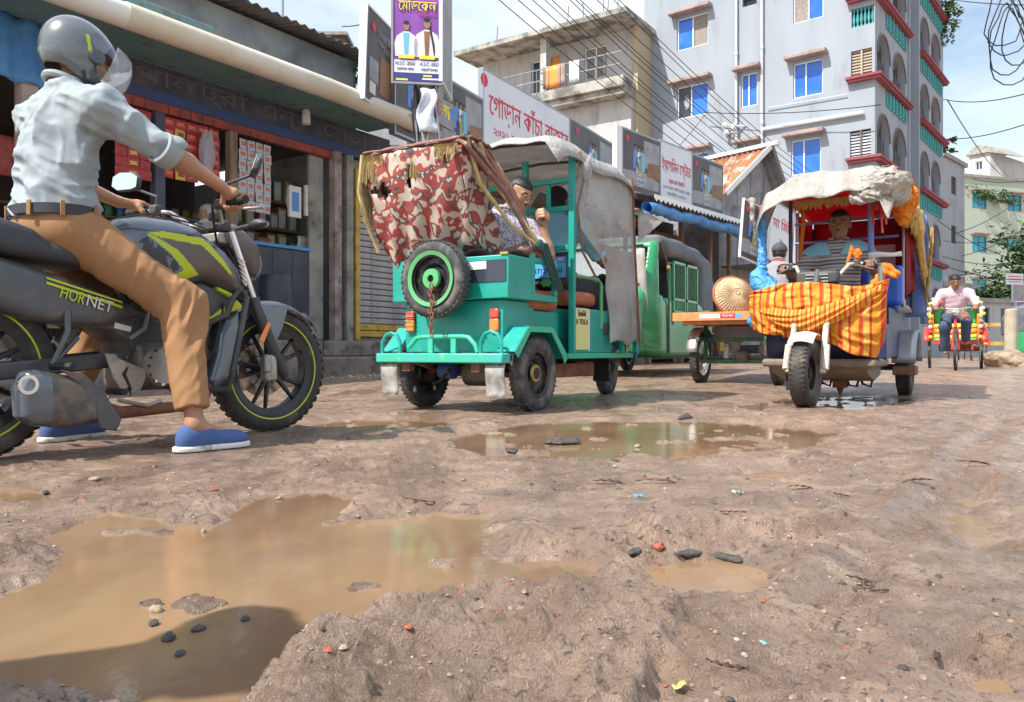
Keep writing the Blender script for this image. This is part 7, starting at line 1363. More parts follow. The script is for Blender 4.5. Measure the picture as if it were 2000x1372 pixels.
    for i in range(nu):
        u = i/(nu-1)      # 0 image left (vehicle right), 1 image right
        y = -0.50+0.96*u; row = []
        side = 1.62+0.24*math.sin(math.pi*min(1, max(0, u)))**0.7
        top = 0.84+0.05*math.sin(math.pi*u*1.2)+0.10*max(0, (u-0.78)/0.22)**1.5
        low = 0.56-0.05*math.sin(math.pi*u*2.2) if u < 0.42 else 0.50-0.16*float(sst(0.42, 0.95, u))+0.02*math.sin(u*30)*0.3
        if 0.30 < u < 0.46: low = 0.49
        if u > 0.95: low += (u-0.95)*2.5
        for j in range(nv):
            v = j/(nv-1); z = top+(low-top)*v
            sw = math.sin(math.pi*v*(1.1))*0.03
            # swag folds: radiate from upper corners
            d1 = math.hypot(u+0.02, (v+0.1)*0.75); d2 = math.hypot(1.02-u, (v-0.15)*0.9)
            fold = FN[i % 120, j % 60]
            x = side+sw+fold+0.03*v*math.sin(u*9)
            yy = y*(1.03-0.05*v)+0.004*math.sin(v*9+u*8)
            row.append((x, yy, z+0.008*math.sin(u*9+v*5)*math.sin(math.pi*v)))
        P.append(row)
    uvgrid('striped_drape', P, M('drape'), t, 0.006, 1.25, 1.0)
    # second fold of cloth laid across, stripes running the other way
    P = []
    for i in range(80):
        u = i/79; row = []
        for j in range(26):
            v = j/25; y = -0.42+0.86*u; zc = 0.70-0.10*math.sin(math.pi*u)+0.14*u**3; w_ = 0.10*(0.4+0.6*math.sin(math.pi*u)); z = zc+w_*(0.5-v)*1.6
            x = 1.66+0.26*math.sin(math.pi*min(1, u*1.0+0.02))**0.7+0.025*math.sin(math.pi*v)+0.014*(1-2*abs(float(vn(np.array([u*3.0]), np.array([v*4+u*4]), None, 12)[0])))+0.014
            row.append((x, y, z+0.004*math.sin(u*12)))
        P.append(row)
    uvgrid('striped_fold', P, M('drape'), t, 0.006, 2.3, 1.0)
    f = lambda P: sU([cap(P, (1.62, 0.36, 0.84), (1.52, 0.44, 0.98), 0.035, 0.03), ell(P, (1.50, 0.45, 1.0), (0.04, 0.05, 0.04)), ell(P, (1.52, 0.50, 0.95), (0.03, 0.04, 0.03))], 0.03)+0.006*np.sin(P[:, 2]*110+P[:, 1]*70)
    sdf_obj('cloth_knot', f, (1.4, 0.28, 0.75), (1.75, 0.6, 1.08), 0.007, M('orange_cloth'), t)
    return t
orick()
# ------------------------------------------------------------ green auto rickshaws
mat('cng_green', (0.015, 0.25, 0.085), 0.25, col2=(0.02, 0.30, 0.11), ns=3, dirt=(0.17, 0.24, 0.16), ds=5, dc=(0.60, 0.85), coat=0.5); mat('cng_canopy', (0.085, 0.10, 0.12), 0.6, col2=(0.13, 0.15, 0.17), ns=3, bump=0.4, bs=12)
def cng():
    c = Vector((2.40, 11.85, 0.105)); t = thing('auto_rickshaw', 'dark green auto rickshaw with caged side door and grey canopy behind the teal three wheeler', 'auto rickshaw', c, 211); W2 = 0.62
    def prof(P, side): return sdp2(P, side)
    body = [(0.0, 0.32), (0.02, 0.95), (0.72, 0.97), (0.73, 1.42), (1.78, 1.44), (1.80, 0.97), (2.02, 0.97), (2.12, 1.44), (2.05, 1.66), (2.25, 1.62), (2.44, 1.10), (2.62, 0.92), (2.66, 0.55), (2.50, 0.28), (1.9, 0.20), (0.5, 0.20)]
    def f(P):
        w = W2-0.10*sst(2.1, 2.7, P[:, 0])-0.02*sst(1.2, 1.6, P[:, 2]); outer = smax(sdp2(P, body), np.abs(P[:, 1])-w, 0.10)
        inner = np.maximum(np.maximum(np.abs(P[:, 1])-(w-0.05), np.abs(P[:, 0]-1.1)-1.0), np.abs(P[:, 2]-1.05)-0.72); win = np.maximum(np.abs(P[:, 1])-(w-0.10), np.maximum(np.abs(P[:, 0]-2.3)-0.5, np.abs(P[:, 2]-1.32)-0.23)); sw = np.maximum(np.abs(P[:, 2]-1.2)-0.22, np.abs(P[:, 0]-2.08)-0.1)
        return np.maximum(np.maximum(np.maximum(np.maximum(outer, -inner), -win), -sw), -np.maximum(np.abs(P[:, 0]-1.25)-0.47, np.abs(P[:, 2]-1.17)-0.22))
    sdf_obj('body', f, (-0.1, -0.7, 0.12), (2.75, 0.7, 1.75), 0.020, M('cng_green'), t)
    can = [(-0.04, 0.78), (-0.06, 1.25), (0.10, 1.58), (0.6, 1.70), (1.5, 1.74), (2.12, 1.72), (2.14, 1.60), (1.8, 1.47), (0.74, 1.46), (0.60, 1.40), (0.58, 0.80)]
    sdf_obj('canopy', lambda P: smax(sdp2(P, can), np.abs(P[:, 1])-W2-0.01, 0.12)+0.004*np.sin(P[:, 0]*9+P[:, 2]*14), (-0.15, -0.72, 0.7), (2.25, 0.72, 1.85), 0.020, M('cng_canopy'), t)
    for s in (1, -1):
        y = s*(W2+0.005)
        for x0, x1 in ((0.76, 1.22), (1.27, 1.74)):
            b = MB()
            for e in ((x0, x0+0.03, 0.62, 1.43), (x1-0.03, x1, 0.62, 1.43), (x0, x1, 1.40, 1.43), (x0, x1, 0.93, 0.96), (x0, x1, 0.78, 0.80)): b.box(e[0], e[1], y-0.012, y+0.012, e[2], e[3])
            n = 7; w = x1-x0-0.06; h = 0.44
            for k in range(n*2):
                a = -h+k*(w+h)/(n*2-1)*1.0
                for sg in (1, -1):
                    p0 = max(0, a); p1 = min(w, a+h)
                    if p1-p0 > 0.01:
                        z0 = 0.96+(p0-a); z1 = 0.96+(p1-a); X0, X1 = (x0+0.03+p0, x0+0.03+p1) if sg > 0 else (x1-0.03-p0, x1-0.03-p1); b.tube([(X0, y, z0), (X1, y, z1)], 0.0035, 3, cap=False)
            for k in range(9): X = x0+0.05+k*(x1-x0-0.1)/8; b.box(X-0.006, X+0.006, y-0.005, y+0.005, 0.80, 0.93)
            b.build('cage_door', M('cng_green'), t)
            b = MB(); b.box(x0-0.01, x1+0.01, s*(W2-0.02), s*(W2-0.01)+0.001, 0.28, 0.78); b.build('door_panel', M('cng_green'), t)
    b = MB(); b.box(0.1, 2.0, -0.5, 0.5, 0.3, 0.7); b.build('seat', M('seat'), t, bev=0.05)
    pl = [(-0.50, 0.0), (0.50, 0.0), (0.46, 0.50), (-0.46, 0.50)]
    b = MB(); q = Matrix.Translation((2.47, 0, 1.08)) @ Matrix.Rotation(R(-15), 4, 'Y') @ Matrix.Rotation(R(90), 4, 'Z') @ Matrix.Rotation(R(90), 4, 'X'); b.prism(pl, -0.01, 0.01, q); b.build('windscreen', M('clear'), t, bev=0.0)
    b = MB(); pts = [q @ Vector((x, y, 0.012)) for x, y in pl]; b.tube(pts, 0.022, 8, closed=True); b.build('windscreen_seal', M('rubber'), t)
    for y in (-0.3, 0.3): b = MB(); b.lathe([(0.001, 0.03), (0.07, 0.01), (0.075, -0.03)], (2.64, y, 0.80), (1, 0, 0), 16); b.build('headlight', M('clear'), t)
    for c_, R_ in (((0.42, 0.55, 0.22), 0.225), ((0.42, -0.55, 0.22), 0.225), ((2.30, 0, 0.21), 0.215)): wheel(t, c_, (0, 1, 0), R_, 0.10, 0.13, 'disc')
    b = MB(); b.box(2.0, 2.04, W2+0.03, W2+0.06, 1.30, 1.34); b.build('marker_lamp', M('orange_lens'), t, bev=0.005)
    b = MB(); b.tube([(2.10, W2-0.02, 1.62), (1.99, W2+0.012, 1.40), (1.92, W2+0.015, 0.9), (1.90, W2+0.01, 0.25)], 0.012, 6); b.build('door_seam', M('engine'), t)
    P = [[(2.55-0.12*j/8+0.03*math.sin(i*1.1), 0.15+0.42*i/8, 1.50-0.75*j/8) for j in range(9)] for i in range(9)]; b = MB(); b.grid(P); b.build('draped_sheet', M('sheet_white'), t, 180, solid=0.005)
    return t
CN = cng()
r = dup(CN, (15.2, 24.5, 0.105), R(90-120), 'dark green auto rickshaw far down the street, right of the rickshaws')
# ------------------------------------------------------------ cargo tricycle
def cart():
    t = thing('cargo_tricycle', 'motorised cargo tricycle with an orange plank bed and green frame between the three wheelers', 'cart', (2.46, 8.6, 0.035), 31)
    mat('orange_board', (0.72, 0.30, 0.11), 0.6, col2=(0.60, 0.22, 0.08), ns=2.5, sx=(1, 6, 3)); mat('frame_green', (0.02, 0.13, 0.07), 0.5, dirt=(0.2, 0.17, 0.12), ds=7)
    for y in (-0.42, 0.42): wheel(t, (0, y, 0.285), (0, 1 if y < 0 else -1, 0), 0.29, 0.09, 0.20, 'wire'); P = [[(0.33*math.cos(R(10+i*10)), y+(j/3-0.5)*0.12, 0.285+0.33*math.sin(R(10+i*10))) for j in range(4)] for i in range(17)]; b = MB(); b.grid(P); b.build('mudguard', M('alu'), t, 60, solid=0.006)
    for i in range(6): y = -0.59+i*0.197; b = MB(); b.box(-0.38, 1.45, y, y+0.190, 0.70, 0.735); b.build('plank', M('orange_board'), t, bev=0.004)
    b = MB(); b.box(-0.415, -0.382, -0.60, 0.60, 0.675, 0.765); b.build('end_board', M('orange_board'), t, bev=0.004); b = MB(); b.box(-0.36, 1.4, -0.50, 0.5, 0.64, 0.698); b.build('bearer', M('orange_board'), t)
    for k, (y0, y1, m) in enumerate(((0.18, 0.02, 'print_red'), (0.02, -0.20, 'print_white'), (0.24, 0.18, 'print_cyan2'))): b = MB(); b.box(-0.4175, -0.4155, -y0+0.1, -y1+0.1, 0.70, 0.745); b.build('sticker', M(m), t, 0)
    text('িনরাপদ', 0.03, M('white'), t, Matrix.Translation((-0.4185, 0.0, 0.722)) @ Matrix.Rotation(R(-90), 4, 'Z') @ Matrix.Rotation(R(90), 4, 'X'), width=0.12)
    for z in (0.46, 0.22): b = MB(); b.box(-0.03, 0.03, -0.40, 0.40, z, z+0.045); b.build('cross_member', M('frame_green'), t, bev=0.004)
    for y in (-0.36, 0.36): b = MB(); b.box(-0.30, 1.5, y-0.02, y+0.02, 0.46, 0.505); b.build('side_member', M('frame_green'), t, bev=0.004); b = MB(); b.box(-0.02, 0.02, y-0.02, y+0.02, 0.22, 0.64); b.build('upright', M('frame_green'), t)
    b = MB(); b.tube([(0, -0.4, 0.285), (0, 0.4, 0.285)], 0.02, 8); b.lathe([(0.001, -0.06), (0.07, -0.06), (0.07, 0.06), (0.001, 0.06)], (0, -0.05, 0.30), (0, 1, 0), 14); b.build('axle', M('engine'), t)
    bxs(t, 'battery_tray', 'print_grey', (0.1, 0.6, -0.30, 0.30, 0.50, 0.63)); bxs(t, 'controller', 'black_metal', (0.05, 0.3, -0.2, 0.0, 0.33, 0.42)); bxs(t, 'bracket', 'alu', (-0.02, 0.1, 0.10, 0.16, 0.27, 0.44))
    wheel(t, (1.95, 0, 0.30), (0, 1, 0), 0.30, 0.06, 0.25, 'wire'); b = MB(); b.tube([(1.4, 0, 0.5), (1.75, 0, 0.95), (1.95, 0, 0.30)], 0.02, 8); b.tube([(1.60, -0.28, 1.05), (1.75, 0, 1.02), (1.60, 0.28, 1.05)], 0.013, 8); b.build('front_frame', M('frame_green'), t, kind='stuff'); bxs(t, 'saddle', 'seat', (1.1, 1.4, -0.12, 0.12, 0.86, 0.93), bev=0.03)
    c = Vector((2.36, 8.42, 0.97)); o = thing('basket', 'shallow woven bamboo basket propped on its side on the orange cart bed', 'basket', c); o.rotation_euler = (R(62), R(38), R(-8))
    mat('bamboo', (0.66, 0.50, 0.32), 0.7, col2=(0.50, 0.35, 0.20), ns=26, sx=(1, 1, 1)); prof = [(0.001, 0.10), (0.06, 0.098), (0.12, 0.085), (0.18, 0.05), (0.225, 0.0), (0.215, -0.002), (0.17, 0.040), (0.11, 0.072), (0.001, 0.088)]
    b = MB(); b.lathe(prof, (0, 0, 0), (0, 0, 1), 40); b.build('bowl', M('bamboo'), o)
    for k in range(44): a = 2*math.pi*k/44; b = MB(); b.tube([(r_*math.cos(a), r_*math.sin(a), z_+0.003) for r_, z_ in ((0.05, 0.099), (0.12, 0.087), (0.18, 0.052), (0.225, 0.0))], 0.0045, 4); b.build('cane', M('bamboo'), o)
    for k in range(1, 9): r_ = 0.025*k; z_ = 0.101-0.1*(r_/0.228)**2.4; b = MB(); b.tube([(r_*math.cos(a), r_*math.sin(a), z_+0.005*math.sin(a*22)) for a in np.linspace(0, 2*math.pi, 66)], 0.003, 4); b.build('weave_ring', M('straw'), o)
    b = MB(); b.tube([(0.228*math.cos(a), 0.228*math.sin(a), 0.004*math.sin(a*9)) for a in np.linspace(0, 2*math.pi, 60)], 0.014, 8); b.build('rim', M('seat_orange'), o)
    b = MB(); b.ball((0, 0, 0), (0.10, 0.09, 0.08), 14); o = b.build('cloth_bundle', M('seat_orange'), None, 180); o.location = (2.55, 8.45, 0.84); tag(o, 'small rust red bundle lying behind the bamboo basket', 'bundle')
cart()
# ------------------------------------------------------------ pedal rickshaw
def pedal():
    t = thing('cycle_rickshaw', 'painted cycle rickshaw with green and yellow panels, ridden by the man in pink', 'rickshaw', (7.30, 13.05, 0.105), 209); t.scale = (0.93, 0.93, 0.93)
    mat('r_red', (0.55, 0.05, 0.04), 0.4); mat('r_green', (0.04, 0.45, 0.12), 0.4); mat('r_yellow', (0.80, 0.62, 0.06), 0.4); mat('r_orange', (0.80, 0.25, 0.03), 0.4); mat('r_white', (0.75, 0.74, 0.62), 0.5)
    for y in (-0.40, 0.40): wheel(t, (0, y, 0.33), (0, 1, 0), 0.335, 0.045, 0.30, 'wire')
    wheel(t, (1.75, 0, 0.33), (0.04, 1, 0), 0.335, 0.045, 0.30, 'wire')
    bxs(t, 'foot_board', 'r_red', (0.15, 0.62, -0.33, 0.33, 0.42, 0.50)); bxs(t, 'undercarriage', 'rust', (-0.3, 0.3, -0.25, 0.25, 0.30, 0.42))
    for k, (m, z0, z1, x) in enumerate((('r_orange', 0.60, 0.70, 0.33), ('r_yellow', 0.53, 0.60, 0.345), ('r_green', 0.47, 0.53, 0.36))): P = [[(x+0.02*math.sin(i), -0.32+0.64*i/12, z0+(z1-z0)*j-0.02*math.sin(math.pi*i/12)) for j in (0, 1)] for i in range(13)]; b = MB(); b.grid(P); b.build('seat_skirt', M(m), t, 180, solid=0.01)
    bxs(t, 'seat', 'r_yellow', (-0.1, 0.32, -0.33, 0.33, 0.70, 0.78), bev=0.03); bxs(t, 'backrest', 'r_green', (-0.14, -0.08, -0.33, 0.33, 0.80, 1.12), bev=0.02)
    for s in (-1, 1):
        bxs(t, 'side_panel', 'r_orange', (-0.15, 0.30, s*0.35-0.02, s*0.35+0.02, 0.50, 0.95)); b = MB(); P = [[(0.40*math.cos(R(20+i*11)), s*0.44+(j-1)*0.05, 0.33+0.40*math.sin(R(20+i*11))) for j in range(3)] for i in range(13)]; b.grid(P); b.build('mudguard', M('r_red'), t, 60, solid=0.01)
        for k in range(5): b = MB(); b.ball((0.32, s*0.38, 0.55+0.09*k), 0.035, 8); b.build('ornament', M(('r_yellow', 'r_red', 'r_white', 'r_orange', 'r_yellow')[k]), t)
    for k in range(4):  # folding hood arches
        x = 0.20-0.13*k; m = ('r_white', 'r_red', 'r_green', 'r_orange')[k]; b = MB(); b.tube([(x, 0.40*math.cos(a), 0.95+0.40*math.sin(a)) for a in np.linspace(0, math.pi, 17)], 0.028, 8); b.build('hood_arch', M(m), t)
    P = [[(0.20-0.42*i/6, 0.395*math.cos(R(j*10)), 0.95+0.395*math.sin(R(j*10))) for j in range(19)] for i in range(7)]; b = MB(); b.grid(P); b.build('hood', M('r_green'), t, 180, solid=0.006)
    for k in range(15): a = math.pi*k/14; b = MB(); b.ball((0.24, 0.43*math.cos(a), 0.95+0.43*math.sin(a)), 0.032, 8); b.build('frill', M('r_white' if k % 2 else 'r_yellow'), t)
    b = MB(); b.tube([(0.3, 0, 0.45), (0.95, 0, 0.38), (1.15, 0, 0.80), (1.52, 0, 0.85), (1.58, 0, 0.92)], 0.02, 8); b.tube([(1.56, 0, 0.9), (1.66, 0, 0.68)], 0.022, 8)
    for y in (-0.05, 0.05): b.tube([(1.66, y*0.5, 0.68), (1.75, y, 0.33)], 0.014, 6)
    b.build('cycle_frame', M('r_red'), t, kind='stuff'); b = MB(); b.tube([(1.40, -0.28, 0.98), (1.55, -0.2, 1.0), (1.60, 0, 0.97), (1.55, 0.2, 1.0), (1.40, 0.28, 0.98)], 0.013, 8); b.build('handlebar', M('chrome'), t)
    b = MB(); b.lathe([(0.001, 0.03), (0.05, 0.02), (0.055, -0.04), (0.001, -0.06)], (1.70, 0, 0.92), (1, 0, 0), 14); b.build('lamp', M('chrome'), t); bxs(t, 'front_panel', 'alu', (1.62, 1.66, -0.12, 0.12, 0.90, 0.99)); bxs(t, 'saddle', 'seat', (0.98, 1.22, -0.08, 0.08, 0.80, 0.87), bev=0.03)
    b = MB(); b.tube([(1.66, -0.20, 0.98), (1.66, -0.20, 1.06)], 0.01, 6); b.ball((1.66, -0.20, 1.08), 0.04, 10); b.build('red_ball', M('red_lens'), t)
    return t
PR = pedal()
dup(PR, (14.3, 24.6, 0.105), R(90-211), 'second brightly painted cycle rickshaw further back, ridden by the man in blue'); dup(PR, (16.4, 29, 0.105), R(90-205), 'third cycle rickshaw standing furthest down the street')
# ------------------------------------------------------------ post, rocks, rails at the far right
def rock(nm, label, c, r, seed, m='step', h=0.02, cat='rock'):
    rs = np.random.RandomState(seed); o_ = rs.uniform(-9, 9, 3)
    f = lambda P: ell(P, (0, 0, 0), r)+min(r)*0.35*vn(P[:, 0]/r[0]*1.6+o_[0], P[:, 1]/r[1]*1.6+o_[1], P[:, 2]/r[2]*1.6+o_[2], 5)+min(r)*0.12*vn(P[:, 0]/r[0]*5+o_[0], P[:, 1]/r[1]*5, P[:, 2]/r[2]*5+.01, 7)
    k = np.array(r)*1.5; o = sdf_obj(nm, f, -k, k, h, M(m)); o.location = c; o.rotation_euler = (0, 0, rs.uniform(0, 3)); return tag(o, label, cat)
mat('pale_rock', (0.36, 0.28, 0.20), 0.9, col2=(0.22, 0.16, 0.11), ns=6, bump=0.7, bs=18, dist=0.03); mat('post_pale', (0.48, 0.42, 0.32), 0.85, col2=(0.38, 0.32, 0.24), ns=5); mat('asphalt', (0.045, 0.042, 0.042), 0.55, col2=(0.10, 0.085, 0.075), ns=60, bump=0.9, bs=120, dist=0.006); mat('brick_bit', (0.42, 0.10, 0.05), 0.8, col2=(0.25, 0.08, 0.05), ns=30, bump=0.5, bs=80)
b = MB(); b.tube([(0, 0, -0.1), (0.02, 0, 1.05)], 0.105, 12); o = b.build('bollard', M('post_pale'), None, bev=0.02); o.location = ((1973-1000)/FP*14.4, 14.4, 0.1); tag(o, 'stubby pale concrete bollard standing in the rock heap', 'bollard')
rock('rock', 'large tan rock around the foot of the bollard', (8.75, 14.0, 0.20), (0.55, 0.32, 0.22), 3, 'pale_rock'); rock('rock', 'flat tan slab rock in front of the bollard', (9.0, 13.3, 0.12), (0.65, 0.25, 0.10), 4, 'pale_rock'); rock('rock', 'pale block half buried at the right edge', (9.0, 12.4, 0.09), (0.28, 0.22, 0.10), 8, 'pale_rock')
for k in range(2):
    z = 0.55+0.65*k; b = MB(); b.box(0, 4.2, -0.04, 0.04, -0.06, 0.06); o = b.build('rail', M('yellow_paint'), None); o.location = (16.2, 27.5, z+0.1); o.rotation_euler = (0, 0, R(-20)); tag(o, ('lower', 'upper')[k]+' yellow rail across the far street', 'rail')
# ------------------------------------------------------------ more shop clutter
def clutter():
    rr = random.Random(77); cols = [(0.5, 0.08, 0.05), (0.08, 0.2, 0.5), (0.55, 0.45, 0.1), (0.1, 0.35, 0.15), (0.55, 0.52, 0.48), (0.3, 0.12, 0.05)]
    for i, c in enumerate(cols): mat('jar%d' % i, c, 0.25, col2=tuple(k*0.5 for k in c), ns=20)
    protos = []
    nm = ['red', 'blue', 'yellow', 'green', 'white', 'brown']
    for z, zn in ((1.73, 'middle'), (2.23, 'upper'), (1.23, 'lower')):
        x = sat(60, -2.3); k = 1
        while x < sat(440, -2.2):
            i = rr.randrange(6); o = None
            for p_, j in protos:
                if j == i: o = p_.copy(); S.collection.objects.link(o); break
            if o is None: b = MB(); b.lathe([(0.001, 0), (0.06, 0), (0.065, 0.02), (0.065, 0.2), (0.05, 0.23), (0.045, 0.26), (0.001, 0.265)], (0, 0, 0), (0, 0, 1), 12); o = b.build('jar', M('jar%d' % i)); protos.append((o, i))
            o.location = inshop(x, 2.35, z); tag(o, '%s jar, number %d from the left on the %s shelf deep in the shop' % (nm[i], k, zn), 'jar', 'jars on the inner shelves'); x += 0.17; k += 1
    for n, (px, z, w, h, m, lb) in enumerate(((612, 2.62, .35, .25, 'foil_white', 'pale packet bundle hanging at the top right of the shop'), (540, 2.6, .22, .3, 'carton5', 'brown bag hanging behind the grey sachets'), (596, 1.62, .30, .4, 'concrete', 'grey metal sheet leaning behind the counter'), (548, 1.9, .2, .35, 'print_brown', 'brown poster on the shelf upright'), (625, 2.0, .2, .3, 'foil_white', 'white carton stack near the pinkish post'), (130, 2.6, .5, .35, 'foil_red', 'red cloth bag hanging behind the rider'), (20, 2.55, .4, .4, 'carton2', 'red bale hanging at the left end of the shop'))):
        b = MB(); P = [[(-w/2+w*i/6, -0.03*math.sin(math.pi*i/6)-0.02*math.sin(j*1.7), -h*j/5) for j in range(6)] for i in range(7)]; b.grid(P); o = b.build('hanging_bag', M(m), None, 180, solid=0.03); o.location = inshop(sat(px, 0), 0.35, z); o.rotation_euler = (0, 0, R(56)); tag(o, lb, 'bag')
    P = [[(sat(-60, .1)+(sat(92, .1)-sat(-60, .1))*i/14, -0.10-0.03*math.sin(i*1.3), 3.62-0.62*j/8-0.015*math.sin(i)) for j in range(9)] for i in range(15)]
    b = MB(); b.grid(P); o = b.build('tarpaulin', M('blue_tarp'), None, 180, solid=0.006); o.matrix_world = Matrix.Translation(F0) @ Matrix.Rotation(R(56), 4, 'Z'); tag(o, 'dark blue tarpaulin hanging below the gutter behind the rider', 'tarpaulin')
    b = MB(); b.lathe([(0.001, 0), (0.20, 0), (0.22, 0.1), (0.22, 0.75), (0.20, 0.85), (0.001, 0.85)], (0, 0, 0), (0, 0, 1), 24); o = b.build('drum', M('black_metal')); o.location = inshop(sat(540, 0), 0.02, 0.53); tag(o, 'dark drum standing against the blue rimmed counter', 'drum')
clutter()
# ------------------------------------------------------------ debris on the mud
def debris():
    rr = random.Random(21); nr = np.random.RandomState(5)
    def onp(px, py): x, y = G(px, py, 0); return x, y, gzp(x, y)
    b = MB()
    base = []
    n = 3000; k = 0
    Y = np.exp(nr.uniform(math.log(0.85), math.log(7.5), n)); X = nr.uniform(-0.75, 0.75, n)*Y; Z = gz(X, Y); dens = fbm(X*2.1, Y*2.1, 3, 90)
    ico = [(1, .2, 0), (.4, 1, .1), (-.5, .9, 0), (-1, -.1, .1), (-.5, -.9, 0), (.6, -.8, .1), (.5, .3, .8), (-.3, .5, .9), (-.4, -.5, .8), (.4, -.4, .9)]; fc = [(0, 1, 6), (1, 2, 7, 6), (2, 3, 7), (3, 4, 8, 7), (4, 5, 9, 8), (5, 0, 6, 9), (6, 7, 8, 9)]
    for i in range(n):
        if dens[i] < -0.12 or Z[i] < WZ: continue
        s = rr.choice((0.0015, 0.002, 0.0025, 0.0025, 0.003, 0.004, 0.0055))*(0.8+0.22*Y[i]); a = rr.uniform(0, 6.3); ca, sa = math.cos(a), math.sin(a); q = [rr.uniform(0.6, 1.3) for _ in range(3)]
        b.add([(X[i]+(vx*q[0]*ca-vy*q[1]*sa)*s, Y[i]+(vx*q[0]*sa+vy*q[1]*ca)*s, Z[i]+vz*q[2]*s*0.7) for vx, vy, vz in ico], fc, rr.choice((0, 0, 0, 0, 0, 0, 0, 1, 1, 1, 2, 2, 3) if rr.random() < 0.5 else (0, 0, 1)))
    o = b.build('gravel', [mat('grit', (0.26, 0.18, 0.135), 0.55), M('asphalt'), mat('grit_pale', (0.40, 0.33, 0.27), 0.6), M('brick_bit')], None, 0, kind='stuff'); o['label'] = 'grit and small stones scattered over the mud'
    for i, (px, py, r_, m, lb) in enumerate(((1338, 817, (0.075, 0.035, 0.022), 'asphalt', 'dark lump of broken asphalt at the far rim of the middle puddle'), (1098, 862, (0.085, 0.05, 0.022), 'asphalt', 'flat dark stone standing in the middle puddle'), (1000, 880, (0.06, 0.04, 0.014), 'asphalt', 'thin dark stone at the near left of the middle puddle'), (1245, 868, (0.03, 0.02, 0.014), 'pale_rock', 'pale chip in the middle puddle'), (1288, 1078, (0.022, 0.016, 0.014), 'brick_bit', 'red brick chip beside the mud ridge'), (1345, 1078, (0.05, 0.02, 0.012), 'asphalt', 'black asphalt crumb right of the red brick chip'), (1420, 1080, (0.055, 0.018, 0.012), 'asphalt', 'long black crumb on the ridge right of the brick chip'), (1240, 1085, (0.035, 0.02, 0.01), 'asphalt', 'black crumb left of the brick chip'),
        (1215, 885, (0.016, 0.012, 0.008), 'brick_bit', 'tiny red chip below the middle puddle'), (305, 1180, (0.018, 0.014, 0.012), 'pale_rock', 'pale pebble in the shaded part of the big puddle'), (480, 1196, (0.014, 0.010, 0.008), 'asphalt', 'dark pebble in the shaded water'), (330, 1232, (0.022, 0.014, 0.010), 'asphalt', 'grey stone breaking the shaded water'), (300, 1205, (0.016, 0.012, 0.009), 'asphalt', 'grey stone beside the pale pebble'), (388, 1215, (0.02, 0.012, 0.008), 'asphalt', 'wet stone in the middle of the shaded water'), (352, 1262, (0.016, 0.010, 0.007), 'asphalt', 'small wet stone near the lower edge of the shade'), (398, 1030, (0.009, 0.009, 0.012), 'pale_rock', 'tiny pale pebble near the far edge of the big puddle'), (187, 943, (0.03, 0.018, 0.012), 'pale_rock', 'white chip on the mud below the exhaust'), (545, 967, (0.016, 0.012, 0.010), 'pale_rock', 'pale stone on the mud above the big puddle'), (418, 960, (0.02, 0.012, 0.006), 'brick_bit', 'thin red brick splinter above the big puddle'), (1200, 905, (0.03, 0.02, 0.01), 'asphalt', 'dark pebble below the middle puddle'), (90, 955, (0.02, 0.015, 0.01), 'asphalt', 'dark pebble by the left puddle'), (1700, 1130, (0.02, 0.015, 0.01), 'asphalt', 'dark pebble on the right mud'), (1640, 790, (0.05, 0.03, 0.015), 'asphalt', 'dark stone in the puddle under the orange rickshaw'))):
        r = tuple(q*(0.62 if i not in (0, 1) else 0.9) for q in r_); x, y, z = onp(px, py); rock('stone', lb, (x, y, max(z, WZ)+r[2]*0.35), r, 40+i, m, max(0.0025, min(r)/6), 'stone')
    mat('leaf_dead', (0.22, 0.10, 0.045), 0.7, col2=(0.10, 0.045, 0.025), ns=40); mat('twig', (0.07, 0.035, 0.02), 0.7)
    for i, (px, py, l, a, lb) in enumerate(((1280, 945, 0.13, 5, 'long dead leaf left of the small orange puddle'), (1190, 945, 0.10, -20, 'dead leaf left of the longest one'), (1560, 958, 0.09, 20, 'curled dead leaf behind the mud clump'), (1790, 955, 0.10, 12, 'dead leaf at the right below the puddle'), (1910, 928, 0.13, -4, 'thin dead stalk at the far right'), (1240, 1180, 0.10, 8, 'dead leaf on the far rim of the foreground mound'), (1150, 1178, 0.06, -10, 'small curled leaf on the foreground mound'), (1690, 1130, 0.06, -35, 'crumpled dead leaf on the right mud'), (1710, 1135, 0.05, 30, 'dark leaf beside the crumpled one'), (1720, 1158, 0.03, 5, 'tiny leaf below the crumpled ones'), (820, 985, 0.09, 6, 'dark straw on the mud behind the big puddle'), (1640, 975, 0.05, -30, 'short twig behind the mud clump'), (1430, 1045, 0.06, 10, 'dark leaf on top of the mud ridge'), (1830, 1290, 0.05, 60, 'upright twig at the lower right'), (1500, 1330, 0.04, 70, 'short twig in the foreground mud'), (1420, 1325, 0.05, -25, 'dark twig in the foreground mud'))):
        x, y, z = onp(px, py); b = MB(); n = 9; P = []; cv = rr.uniform(-.25, .25)
        for k in range(n):
            u = k/(n-1); w = 0.09*l*math.sin(math.pi*u)**0.7*(1+0.2*math.sin(k*1.1+i)); zc = 0.10*l*math.sin(math.pi*u*0.9+0.2*i)*0.4
            P.append([(l*(u-0.5), w*(j-1)*0.8+cv*l*(u-0.5)**2*2, zc+0.3*w*abs(j-1)+0.002*math.sin(k*3+j)) for j in range(3)])
        b.grid(P); o = b.build('dead_leaf', M('leaf_dead' if i % 2 == 0 else 'twig'), None, 180, solid=0.0012); o.location = (x, y, z+0.006); o.rotation_euler = (R(rr.uniform(-8, 8)), R(rr.uniform(-6, 6)), R(a)); tag(o, lb, 'leaf')
